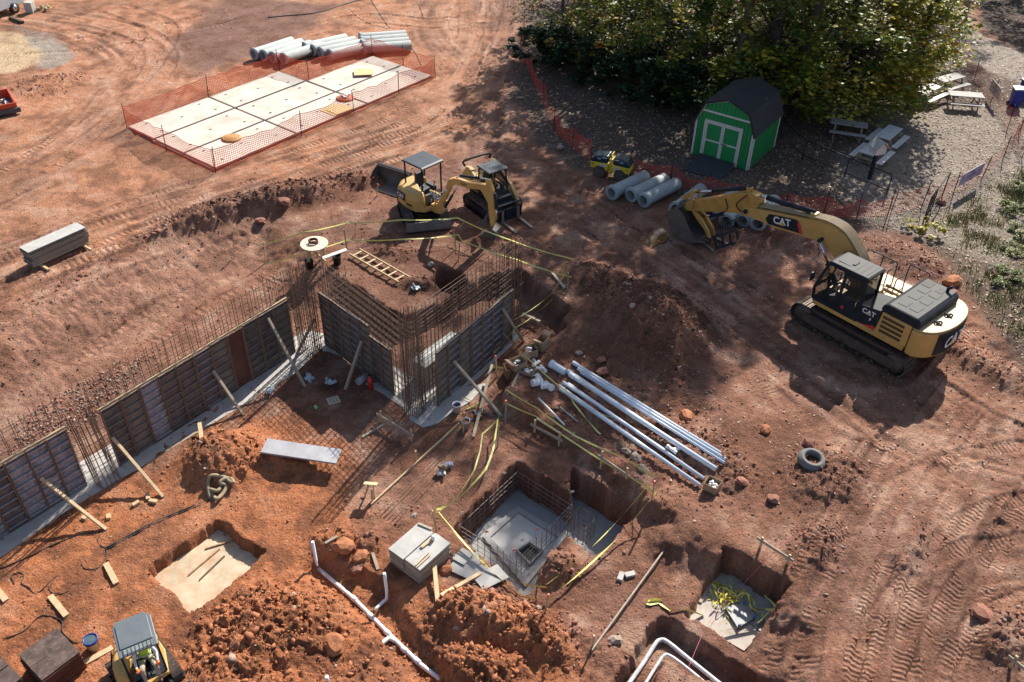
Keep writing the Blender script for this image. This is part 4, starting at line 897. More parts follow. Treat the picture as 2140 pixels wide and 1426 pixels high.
def flat_roof(t, m):
    b = MB(); b.prism([(-.72, 2.44), (.52, 2.46), (.6, 2.44), (.6, 2.50), (.5, 2.54), (-.66, 2.53), (-.76, 2.48)], -.42, .84, 'xz'); o = b.build('canopy', m, t, .03)
    o.location = (0, -.02, 0)
arm1 = dict(boom=[(-.05, .9), (.15, .8), (.42, 1.35), (.68, 1.98), (.95, 2.14), (1.5, 2.12), (2.5, 2.28), (2.55, 2.44), (2.4, 2.52), (1.4, 2.40), (.85, 2.42), (.58, 2.28), (.28, 1.6)],
            boomcyl=((.3, 0, .82), (1.0, 0, 2.1)), stickcyl=((1.1, 0, 2.56), (2.45, 0, 2.76)),
            stick=[(2.35, 2.72), (2.55, 2.78), (2.72, 2.3), (2.82, 1.0), (2.74, .62), (2.62, .62), (2.52, 1.3), (2.42, 2.2)],
            bktcyl=((2.78, 0, 2.2), (2.9, 0, 1.0)), bucket=[(2.72, .66), (2.98, .55), (3.05, .3), (2.9, .05), (2.6, -.02), (2.3, .12)], thumb=[(2.45, 1.2), (2.3, .9), (1.95, .5), (2.1, .5), (2.45, .75)])
Cm = (-4.15, 34.72)
mini_excavator('yellow mini excavator with open black canopy and folded arm near the middle of the site', Cm, gz(*Cm)+.02, R(-42), R(-75), 1.0,
    dict(posts=[((-.62, -.66), -.36), ((-.62, -.66), .76), ((.45, .5), -.36), ((.45, .5), .76)], z0=(1.35, .8)), mat('canopy_blueblack', (.022, .035, .05), .5, var=.3, vs_=1.5), flat_roof, arm1, R(-28))

# bottom mini excavator with an operator
def grey_roof(t, m):
    b = MB(); b.prism([(-.80, -.40), (-.55, -.52), (.78, -.52), (.78, .80), (-.55, .80), (-.80, .60)], 2.42, 2.50, 'xy'); o = b.build('canopy', m, t, .03)
    b = MB(); b.box((-.06, .13, 2.52), (1.05, 1.1, .04)); b.build('roof_panel', m, o, .02)
    b = MB()
    b.box((.62, .13, 2.515), (.2, .98, .012)); b.build('skylight', mat('skylight_grey', (.20, .23, .22), .3, var=.2), o)
    b = MB()
    for k in range(8): b.box((.62, -.33+k*.131, 2.525), (.24, .025, .02))
    b.build('skylight_bars', M_GREYM, o)
Cb = at(272, 1328, .95)
mb2 = mini_excavator('grey roofed mini excavator at the bottom edge with a worker in its seat', Cb, gz(*Cb)+.02, R(-60), R(-45), .69,
    dict(posts=[((-.60, -.62), -.40), ((-.60, -.62), .72), ((.72, .70), -.44), ((.72, .70), .74)], z0=(1.3, .8)), mat('canopy_grey', (.12, .14, .155), .45, var=.12, vs_=2, dirt=.1, dcol=(.3, .25, .2)), grey_roof, None, 0)
# operator: one continuous skinned body, seated
def skinned(name, joints, edges, sub=2):
    me_ = bpy.data.meshes.new(name); me_.from_pydata([j[:3] for j in joints], edges, []); o = bpy.data.objects.new(name, me_); COL.objects.link(o)
    sk = o.modifiers.new('skin', 'SKIN'); sk.use_smooth_shade = True
    for v_, j in zip(me_.skin_vertices[0].data, joints): v_.radius = (j[3], j[4] if len(j) > 4 else j[3]); v_.use_root = False
    me_.skin_vertices[0].data[0].use_root = True
    s = o.modifiers.new('sub', 'SUBSURF'); s.levels = s.render_levels = sub
    m2 = bpy.data.meshes.new_from_object(o.evaluated_get(bpy.context.evaluated_depsgraph_get())); bpy.data.objects.remove(o); return m2
def operator(base):
    J = [(0, 0, .10, .15, .13), (0.02, 0, .28, .135, .115), (.03, 0, .45, .15, .12), (.03, 0, .56, .12, .10), (.04, 0, .64, .055), (.06, 0, .72, .07), (.07, 0, .80, .095), (.07, 0, .88, .07),
         (.05, .20, .53, .062), (.16, .30, .30, .05), (.38, .28, .22, .04), (.47, .27, .23, .036),
         (.05, -.20, .53, .062), (.12, -.30, .30, .05), (.36, -.30, .20, .04), (.45, -.30, .21, .036),
         (.05, .11, .08, .10), (.48, .19, .16, .082), (.52, .20, .10, .075), (.58, .20, -.25, .05), (.60, .20, -.33, .045), (.74, .21, -.36, .04),
         (.05, -.11, .08, .10), (.47, -.17, .16, .082), (.51, -.18, .10, .075), (.56, -.18, -.25, .05), (.58, -.18, -.33, .045), (.72, -.20, -.36, .04)]
    E = [(0, 1), (1, 2), (2, 3), (3, 4), (4, 5), (5, 6), (6, 7), (3, 8), (8, 9), (9, 10), (10, 11), (3, 12), (12, 13), (13, 14), (14, 15), (0, 16), (16, 17), (17, 18), (18, 19), (19, 20), (20, 21), (0, 22), (22, 23), (23, 24), (24, 25), (25, 26), (26, 27)]
    me_ = skinned('person', J, E)
    sk_ = mat('skin', (.30, .16, .10), .55, var=.1); pants = mat('khaki_trousers', (.36, .31, .23), .8, var=.15, vs_=6, bump=.4, bs=25); shirt = mat('white_sleeve', (.62, .62, .6), .8, var=.08); boot = mat('work_boot', (.10, .06, .04), .7)
    vest = mat('hi_vis_vest', (.42, .62, .05), .6, var=.12); glove = mat('orange_glove', (.85, .20, .04), .6, var=.1); grey_ = mat('reflective_band', (.5, .5, .5), .4)
    for m in (sk_, pants, shirt, boot, vest, glove): me_.materials.append(m)
    for p in me_.polygons:
        c_ = p.center
        if c_.z > .66: k = 0
        elif abs(c_.y) < .20 and c_.x < .22 and c_.z > .19: k = 4
        elif c_.x > .42 and c_.z > .17 and abs(c_.y) > .23: k = 5
        elif abs(c_.y) > .19 and c_.z > .17 and c_.x < .45 and not (abs(c_.y) < .28 and c_.x > .25 and c_.z < .2): k = 2
        elif c_.z < -.28: k = 3
        else: k = 1
        p.material_index = k
    o = link('person', me_); o.parent = None
    tag(o, 'worker in yellow vest, khaki trousers and orange gloves seated in the bottom mini excavator', 'person')
    # gloved hands: five fingers closing on the levers
    for sg in (1, -1):
        h = MB(); c0 = Vector((.47, sg*.285, .225)); h.tube([c0-Vector((.03, 0, 0)), c0+Vector((.05, 0, .0)), c0+Vector((.075, 0, -.005))], [.038, .042, .03], 10)
        for k in range(4):
            y = c0.y+(-.033+.022*k); L_ = (.030, .036, .035, .027)[k]; h.tube([(c0.x+.06, y, c0.z+.01), (c0.x+.06+L_, y, c0.z+.012), (c0.x+.075+L_, y, c0.z-.02), (c0.x+.05+L_*.6, y, c0.z-.035)], [.0115, .011, .010, .008], 7)
        h.tube([(c0.x+.0, c0.y-sg*.04, c0.z), (c0.x+.04, c0.y-sg*.062, c0.z-.005), (c0.x+.075, c0.y-sg*.045, c0.z-.02)], [.015, .013, .010], 7)
        h.build('glove', glove, o)
    b = MB(); b.lathe([(.105, .0), (.128, .005), (.112, .02), (.108, .07), (.08, .115), (.0, .13)], 20, (.07, 0, .84)); b.box((.2, 0, .848), (.09, .15, .012)); b.build('hard_hat', M_LETW, o)
    b = MB(); b.lathe([(.014, -.02), (.016, 0), (.006, .02)], 8, (.168, 0, .79)); b.tube([(.162, .02, .76), (.166, 0, .757), (.162, -.02, .76)], .005, 6)
    for sg in (1, -1): b.lathe([(0, .012), (.012, .006), (.012, -.006), (0, -.012)], 8, (.155, sg*.03, .815)); b.lathe([(0, .025), (.02, .0), (0, -.025)], 8, (.07, sg*.098, .80))
    b.build('face', mat('skin_face', (.32, .17, .11), .5), o)
    b = MB()
    for zz, rx, ry in ((.30, .150, .175),): b.tube([(.02+rx*math.cos(a), ry*math.sin(a), zz) for a in [k*math.pi/10 for k in range(21)]], .014, 6)
    b.build('vest_band', grey_, o)
    o.matrix_world = base
bpy.context.view_layer.update()
mw = mb2.matrix_world.copy()
operator(mw @ Matrix.Translation((.12, .22, 1.14)) @ Matrix.Scale(1.25, 4))

# ------------------------------------------------------------------ compact track loader with pallet forks
def track_loader():
    C = (-1.05, 35.35); t = thing('track_loader', 'tan compact track loader with pallet forks and black cab frame beside the mini excavator', 'track loader', (*C, gz(*C)), R(-53))
    tan = mat('loader_tan', (.50, .34, .13), .5, var=.12, vs_=2, dirt=.25)
    for y in (.74, -.74): make_track(t, y, 2.0, .32, .38, 30, M_RUB, M_MBLK, .012, .03)
    b = MB(); b.box((-.15, 0, .65), (2.0, .95, .6)); b.build('chassis', M_MBLK, t, .03)
    b = MB(); b.prism([(-1.35, .7), (-.45, .7), (-.45, 1.35), (-.7, 1.45), (-1.3, 1.25)], -.5, .5, 'xz'); b.build('engine_cover', tan, t, .04)
    for y in (.62, -.62):
        b = MB(); b.prism([(-1.45, .75), (-.95, .75), (-.7, 1.5), (-.6, 1.85), (-1.0, 1.85), (-1.35, 1.4)], y-.1, y+.1, 'xz'); b.build('arm_tower', tan, t, .02)
        b = MB(); b.prism([(-1.1, 1.85), (-.8, 1.9), (.5, 1.25), (1.15, .62), (1.25, .3), (1.08, .3), (.9, .62), (.35, 1.08), (-.85, 1.68)], y-.07+math.copysign(.06, y), y+.07+math.copysign(.06, y), 'xz'); b.build('lift_arm', tan, t, .02)
        cyl(t, (-.7, y, .9), (.5, y, 1.1), .05, .4)
    b = MB(); b.tube(curve([(-1.2, -.66, 1.8), (-1.25, -.66, 2.02), (-1.25, .66, 2.02), (-1.2, .66, 1.8)], 3), .05, 8); b.build('rear_guard_bar', M_MBLK, t)
    b = MB()
    for y in (-.44, .44):
        b.bar((-.45, y, 1.2), (-.42, y, 2.0), .06, .06); b.bar((.55, y, .95), (.35, y, 2.0), .06, .06); b.bar((-.45, y, 1.3), (.5, y, 1.2), .05, .05)
    for x, z in ((-.42, 2.0), (.35, 2.0), (.55, .95)): b.bar((x, -.44, z), (x, .44, z), .05, .05)
    cab = b.build('cab', M_MBLK, t, .01)
    b = MB(); b.prism([(-.52, 2.0), (.42, 2.0), (.46, 2.04), (.38, 2.09), (-.5, 2.08)], -.52, .52, 'xz'); rf = b.build('cab_roof', mat('canopy_blueblack', (.02, .03, .04)), cab, .03)
    b = MB()
    for i in range(5):
        for j in range(6): b.box((.0+i*.07, -.25+j*.1, 2.088), (.035, .05, .008))
    b.build('roof_vent', M_GREYM, rf)
    g = MB(); g.box((-.0, .455, 1.6), (.8, .01, .7)); g.box((0, -.455, 1.6), (.8, .01, .7)); g.build('mesh_window', mat('window_mesh', (.03, .03, .03), .6, alpha=.55), cab)
    b = MB(); b.box((-.15, 0, 1.1), (.5, .5, .14)); b.box((-.38, 0, 1.4), (.12, .48, .6)); b.box((.3, .3, 1.15), (.2, .12, .3)); b.box((.3, -.3, 1.15), (.2, .12, .3)); b.build('seat', M_SEAT, cab, .04)
    b = MB(); b.box((.75, 0, .62), (.4, .9, .12)); b.build('step', M_GREYM, t, .02)
    b = MB(); b.box((1.32, 0, .56), (.06, 1.25, .14)); b.box((1.32, 0, .14), (.06, 1.25, .12)); b.box((1.30, 0, .36), (.03, 1.2, .35))
    for y in (-.6, .6, .2, -.2): b.box((1.34, y, .36), (.06, .07, .5))
    b.box((1.33, 0, .86), (.05, 1.25, .06))
    for k in range(14): b.box((1.33, -.6+k*.0925, .74), (.03, .025, .22))
    car = b.build('fork_carriage', M_MBLK, t, .008)
    for y in (-.42, .42):
        b = MB(); b.prism([(1.34, .6), (1.40, .6), (1.42, .12), (2.45, .07), (2.45, .03), (1.36, .03)], y-.06, y+.06, 'xz'); b.build('fork', mat('fork_steel', (.24, .21, .19), .5, .5, var=.3, vs_=4, dirt=.3), car)
track_loader()
# loader bucket lying on the ground
def loader_bucket():
    C = at(820, 380, .2); t = thing('loader_bucket', 'dark steel loader bucket lying on the ground left of the mini excavator', 'bucket', (*C, gz(*C)), R(58))
    pr = [(-.78, .02), (-.10, .0), (.16, .10), (.28, .34), (.24, .62), (.14, .78), (.10, .76), (.18, .58), (.21, .36), (.12, .15), (-.1, .06), (-.78, .05)]
    M = Matrix.Rotation(R(90), 3, 'Z')
    b = MB(); b.prism(pr, -.92, .92, 'xz', 0, M)
    for y in (-.95, .91): b.prism([(-.76, .02), (-.1, .0), (.16, .1), (.28, .34), (.24, .62), (.14, .78), (-.2, .6), (-.7, .12)], y, y+.04, 'xz', 0, M)
    b.build('shell', M_BKT, t)
    b = MB(); b.box((0, 0, 0), (.01, .01, .01)); 
    b = MB(); b.prism([(.26, .30), (.36, .34), (.36, .62), (.26, .66)], -.55, .55, 'xz', 0, M); b.prism([(.24, .66), (.34, .70), (.30, .80), (.16, .80)], -.94, .94, 'xz', 0, M); b.build('attachment_plate', M_MBLK, t, .01)
    b = MB(); b.prism([(-.84, .01), (-.70, .01), (-.70, .055), (-.84, .03)], -.95, .95, 'xz', 0, M); b.build('cutting_edge', mat('worn_edge', (.25, .21, .18), .4, .6, var=.2), t)
    t.rotation_euler = (0, 0, R(-30))
loader_bucket()
# trench roller
def roller():
    p, q = gp(1258, 368), gp(1300, 382); C = ((p+q)/2).xy; C = at(1277, 365, .1)
    t = thing('trench_roller', 'small yellow and dark blue articulated trench roller by the orange net', 'roller', (*C, gz(*C)), R(-22))
    y_ = mat('roller_yellow', (.66, .46, .035), .42, var=.08, dirt=.1); n_ = mat('roller_navy', (.012, .03, .05), .3, var=.25)
    dr = MB(); w = .38; dr.lathe([(0, -w/2), (.2, -w/2), (.2, -w/2+.04), (.24, -w/2), (.27, -w/2), (.27, w/2), (.24, w/2), (.2, w/2-.04), (.2, w/2), (0, w/2)], 24, (0, 0, 0), Matrix.Rotation(R(90), 3, 'X'), 0, False)
    for i in range(14):
        a = i*2*math.pi/14
        for k in range(3): dr.box((.285*math.cos(a), -w/2+.07+.12*k, .285*math.sin(a)), (.05, .075, .07), Matrix.Rotation(-a, 3, 'Y'))
    dm = dr.mesh('drum', M_BKT)
    for s in (1, -1):
        prof = [(s*.10, .42), (s*.22, .42), (s*.27, .54), (s*.42, .62), (s*.62, .60), (s*.76, .46), (s*.96, .46), (s*.98, .76), (s*.10, .80)]
        b = MB(); b.prism(prof, -.36, .36, 'xz'); fr = b.build('frame', y_, t, .025)
        b = MB(); b.prism([(s*.12, .76), (s*.97, .74), (s*.96, .92), (s*.84, 1.06), (s*.5, 1.14), (s*.14, 1.16)], -.34, .34, 'xz'); hd = b.build('hood', n_, t, .06)
        for yy in (-.345, .345):
            lettering('313', .09, frame((s*.85, yy*1.07, .66), (math.copysign(1, -yy), 0, 0), (0, 0, 1)), fr, M_MBLK)
        b = MB(); b.box((s*.34, -.368, .66), (.30, .008, .1)); b.build('decal', M_LETW, fr); lettering('BOMAG', .075, frame((s*.34, -.374, .66), (1, 0, 0), (0, 0, 1)), fr, mat('decal_blue', (.02, .06, .3)))
        b = MB(); b.box((s*.55, -.343, .98), (.16, .006, .03)); b.box((s*.3, -.345, 1.06), (.22, .006, .035)); b.build('hood_decal', M_LETW, hd)
        for yy in (-.22, .22): o = link('drum', dm, t); o.location = (s*.52, yy*1.02, .30)
    b = MB(); b.box((0, 0, .62), (.16, .5, .75)); b.tube([(0, -.2, 1.0), (0, -.2, 1.22), (0, .2, 1.22), (0, .2, 1.0)], .025, 8); b.build('joint', y_, t, .02)
roller()
# ------------------------------------------------------------------ concrete tank slab, lids, pipes, orange nets
SO = at(452, 357); su = Vector((math.cos(R(53)), math.sin(R(53)))); sv_ = Vector((-su.y, su.x))
def SL(u, v): return (SO[0]+su.x*u+sv_.x*v, SO[1]+su.y*u+sv_.y*v)
sl_t = thing('tank_slab', 'big pale concrete tank slab in eight panels inside the orange net', 'concrete slab', (*SO, .02), R(53))
M_SLAB = mat('pale_slab', (.58, .51, .44), .85, var=.16, vs_=.45, dirt=.34, bump=.15, dcol=(.42, .27, .18))
b = MB(); b.box((7.7, 3.7, .0), (15.6, 2.6, .1)); b.box((7.7, 1.25, -.0), (15.6, 2.5, .1)); b.box((5.1, 6.0, 0), (10.2, 2.4, .1)); b.build('joint_bed', mat('joint_filler', (.16, .16, .15), .9, var=.2), sl_t)
for r_, (v0, v1) in enumerate(((0.02, 2.40), (2.54, 4.86), (5.0, 7.2))):
    for u0, u1 in ((0.02, 4.96), (5.10, 10.0), (10.16, 15.4))[:3 if r_ < 2 else 2]:
        b = MB(); b.box(((u0+u1)/2, (v0+v1)/2, .06+rnd.uniform(-.006, .006)), (u1-u0, v1-v0, .14)); pn = b.build('slab_panel', M_SLAB, sl_t, .012)
        b = MB()
        for (fu, fv) in ((.15, .2), (.15, .8), (.5, .5), (.85, .25), (.82, .8)): b.box((u0+(u1-u0)*fu, v0+(v1-v0)*fv, .133), (.14, .09, .012))
        b.build('lifting_pockets', M_MBLK, pn)
def manhole(label, u, v, m, r=.42):
    t = thing('manhole_cover', label, 'manhole cover', (*SL(u, v), .15)); b = MB(); b.lathe([(r+.08, 0), (r+.08, .05), (r, .09), (r-.02, .10)], 28); b.lathe([(r-.02, .10), (0, .11)], 28); b.build('frame', m, t)
    b = MB(); b.lathe([(r-.06, .108), (r-.09, .125), (0, .13)], 28); b.build('lid', m, t); return t
manhole('rust orange manhole cover on the near left slab panel', 2.5, 1.99, mat('rust_iron', (.42, .20, .06), .7, var=.25, vs_=5, dirt=.2))
mh = manhole('red manhole ring with white rags on top at the middle of the slab', 9.74, 1.35, mat('red_iron', (.42, .11, .05), .6, var=.2))
b = MB()
for k in range(5): b.box((*(np.array(SL(9.74, 1.35))+np.array([rnd.uniform(-.25, .25), rnd.uniform(-.2, .2)])), .32+.02*k), (.3, .2, .05), rnd.uniform(0, 3))
tag(b.build('rags', paper(), bevel=.02), 'crumpled white rags lying on the red manhole ring', 'rags')
b = MB(); b.box((0, 0, .1), (1.1, .95, .025), .2); b.box((.05, .03, .06), (.7, .7, .06), .2); o = tag(b.build('plywood_cover', mat('ply_yellow', (.62, .46, .22), .7, var=.12)), 'square plywood cover raised on the far slab panel', 'plywood sheet'); o.location = (*SL(12.96, 3.18), .17)
b = MB(); b.box((0, 0, .02), (1.2, 1.2, .025), R(53)); b.box((.25, .05, .05), (1.2, .9, .02), R(50)); o = tag(b.build('plywood_sheet', mat('ply_yellow')), 'plywood sheets lying flat on the near slab edge beside the red manhole ring', 'plywood sheet'); o.location = (*SL(8.34, .62), .145)

M_PIPED = mat('pipe_inner', (.16, .17, .17), .85, var=.1)
def pipe_mesh(L, ro, ri):
    b = MB(); prof = [(ri, 0), (ro*1.16, 0), (ro*1.16, .16), (ro, .24), (ro, L), (ri, L), (ri*.99, L/2), (ri, 0)]
    b.lathe(prof, 28, (0, 0, 0), Matrix.Rotation(R(90), 3, 'Y')); return b.mesh('concrete_pipe', M_PIPE)
PM = pipe_mesh(2.45, .31, .235); PS = pipe_mesh(3.0, .31, .25)
def pipe(me_, label, p, q, rr, group, z=None):
    o = link('concrete_pipe', me_); yw = yaw_of(p, q); o.location = (p[0], p[1], (gz(p[0], p[1]) if z is None else z)+rr); o.rotation_euler = (0, 0, yw); tag(o, label, 'concrete pipe', group)
for k, (p, q) in enumerate([((1276, 417), (1335, 388)), ((1316, 422), (1371, 396)), ((1342, 433), (1395, 406))]):
    pipe(PM, ['left concrete pipe of three, touching the trench roller', 'middle concrete pipe of the three beside the trench roller', 'right concrete pipe of the three beside the trench roller'][k], at(*p, 0), at(*q, 0), .33, 'concrete pipes by the trench roller')
for k, (p, q) in enumerate([((1410, 452), (1450, 420)), ((1478, 462), (1510, 436)), ((1514, 478), (1548, 445)), ((1548, 478), (1588, 446)), ((1578, 492), (1604, 455))]):
    pipe(PM, ['concrete pipe half hidden behind the excavator bucket on its left', 'concrete pipe lying mostly hidden under the excavator stick', 'left one of the pair of pipes behind the fork attachment', 'right one of the pair of pipes behind the fork attachment', 'rightmost concrete pipe under the excavator boom'][k], at(*p, 0), at(*q, 0), .33, 'concrete pipes under the excavator boom')
for s, (pa, qa, lab) in enumerate([((548, 128), (632, 100), 'left'), ((652, 116), (735, 98), 'middle'), ((752, 98), (834, 92), 'right')]):
    p0, q0 = at(*pa), at(*qa); d = (q0-p0)/np.linalg.norm(q0-p0); n = np.array([-d[1], d[0]])
    for k in range(4):
        pp = p0+n*(-1.45+.64*k)+d*((-.3+.25*(3-k)) if s < 2 else 0)+d*rnd.uniform(-.06, .06); dd = d+n*(.02*(k-1.5) if s == 1 else 0)
        pipe(PS, f'{["nearest", "second nearest", "third", "farthest"][k]} concrete pipe of the {lab} row of four behind the orange net', pp, pp+dd, .35, 'concrete pipe rows behind the slab', 0.02)

def net_fence(label, pts, h=1.15, posts=None, m=None, cell=.1, sw=.014, sag=.12, lean=0, post_h=1.35, group='orange mesh barriers'):
    P = [Vector(p) for p in pts]; t = thing('mesh_fence', label, 'mesh fence', P[0], 0, group); O = P[0]
    s = [0]
    for a_, b_ in zip(P, P[1:]): s.append(s[-1]+(b_-a_).length)
    N = int(s[-1]/cell); bot, tp = [], []; ph = rnd.random()*9
    for i in range(N+1):
        d = s[-1]*i/N; k = max(j for j in range(len(s)-1) if s[j] <= d+1e-6); f = (d-s[k])/(s[k+1]-s[k]); q = P[k].lerp(P[k+1], f)
        nn = Vector((-(P[k+1]-P[k]).y, (P[k+1]-P[k]).x, 0)).normalized()
        dip = sag*math.sin(math.pi*f)*(1+.5*math.sin(d*1.7+ph))+.03*math.sin(d*5.1+ph)
        wv = .05*math.sin(d*2.3+ph)+.03*math.sin(d*6.1)
        bot.append(q-O+nn*(wv*.6+.04*math.sin(d*3))+Vector((0, 0, .03))); tp.append(q-O+nn*(wv+lean)+Vector((0, 0, h-dip)))
    b = MB(); rows = int(h/cell)
    for r_ in range(rows+1):
        f = r_/rows; b.ribbon([bot[i].lerp(tp[i], f) for i in range(0, N+1, 2)], sw*(1.6 if r_ in (0, rows) else 1))
    V = []; F = []
    for i in range(N+1):
        u = (bot[min(i+1, N)]-bot[max(i-1, 0)]).normalized()*sw/2; k = len(V); mid = bot[i].lerp(tp[i], .5)
        V += [bot[i]-u, bot[i]+u, mid+u, mid-u, tp[i]+u, tp[i]-u]; F += [(k, k+1, k+2, k+3), (k+3, k+2, k+4, k+5)]
    b.add(V, F); b.build('net', m or M_ORANGE, t)
    pb = MB(); pb.tube([(0, 0, -.1), (0, 0, post_h)], .02, 6); pm = pb.mesh('post', M_MBLK)
    for p in (posts or P): o = link('post', pm, t); o.location = Vector(p)-O; o.rotation_euler = (rnd.uniform(-.06, .06), rnd.uniform(-.06, .06), 0)
    return t
g0 = lambda a, b_: Vector((*at(a, b_, 0), 0.0))
sp = [SL(-.15, -.15), SL(-.25, 3.6), SL(.0, 7.35), SL(5.1, 7.35), SL(10.2, 7.35), SL(10.4, 5.05), SL(15.55, 5.05), SL(15.6, 2.5), SL(15.55, -.15), SL(12.4, -.18), SL(8.9, -.2), SL(5.2, -.18), SL(-.15, -.15)]
net_fence('bright orange mesh net all round the pale tank slab', [(*p, 0) for p in sp], cell=.105, sw=.022, sag=.10, posts=[(*p, 0) for p in sp[:-1]])
w1 = [(1096, 62), (1088, 105), (1108, 160), (1135, 215), (1158, 272), (1195, 310), (1235, 335)]
w2 = [(1318, 368), (1400, 388), (1480, 410), (1560, 432), (1640, 445), (1720, 452), (1790, 458), (1855, 450)]
w3 = [(1860, 450), (1925, 435), (1990, 412), (2050, 378), (2095, 335), (2128, 280), (2150, 225)]
w4 = [(2005, 125), (2035, 170), (2070, 215), (2105, 270), (2135, 330)]
M_NETSHADE = mat('net_shade_red_dusty', (.55, .05, .03), .75, var=.25, vs_=3, dirt=.1, dcol=(.2, .1, .07))  # orange net with tree shade put into a darker red, lightly dusty
net_fence('sagging mesh net, tinted red for shade, curving along the edge of the woods', [gp(*p) for p in w1], cell=.09, sw=.018, sag=.35, m=M_NETSHADE, h=1.1)
net_fence('mesh net, tinted red for shade, running past the shed ramp behind the excavator boom', [gp(*p) for p in w2], cell=.10, sw=.018, sag=.3, m=M_NETSHADE, h=1.0)
net_fence('thin mesh net, tinted red for shade, with a lilac sign, right of the black rails', [gp(*p) for p in w3], cell=.10, sw=.015, sag=.2, m=M_NETSHADE, h=1.15)
net_fence('mesh net, tinted red for shade, behind the picnic tables at the top right', [gp(*p) for p in w4], cell=.10, sw=.016, sag=.25, m=M_NETSHADE, h=1.15)
def sign(label, a, b_, z0, z1, m, txt):
    p, q = gp(*a), gp(*b_); t = thing('sign', label, 'sign', p, yaw_of(p, q)); L = (q-p).xy.length; bb = MB(); bb.box((L/2, -.05, (z0+z1)/2), (L, .015, z1-z0)); bb.build('board', m, t)
    for k in range(3): lettering(txt[k], .13, frame((L/2, -.06, z1-.16-.17*k), (1, 0, 0), (0, 0, 1)), t, mat('sign_ink', (.25, .08, .15)))
sign('lilac tree protection sign hung on the net right of the black rails', (1992, 412), (2040, 384), .55, 1.15, mat('sign_lilac', (.36, .29, .42), .6), ['TREE', 'PROTECTION', 'AREA'])
sign('pale tree protection sign hung on the net near the blue bins', (2062, 205), (2080, 228), .5, 1.15, mat('sign_pale', (.48, .42, .44), .6), ['TREE', 'PROTECTION', 'AREA'])

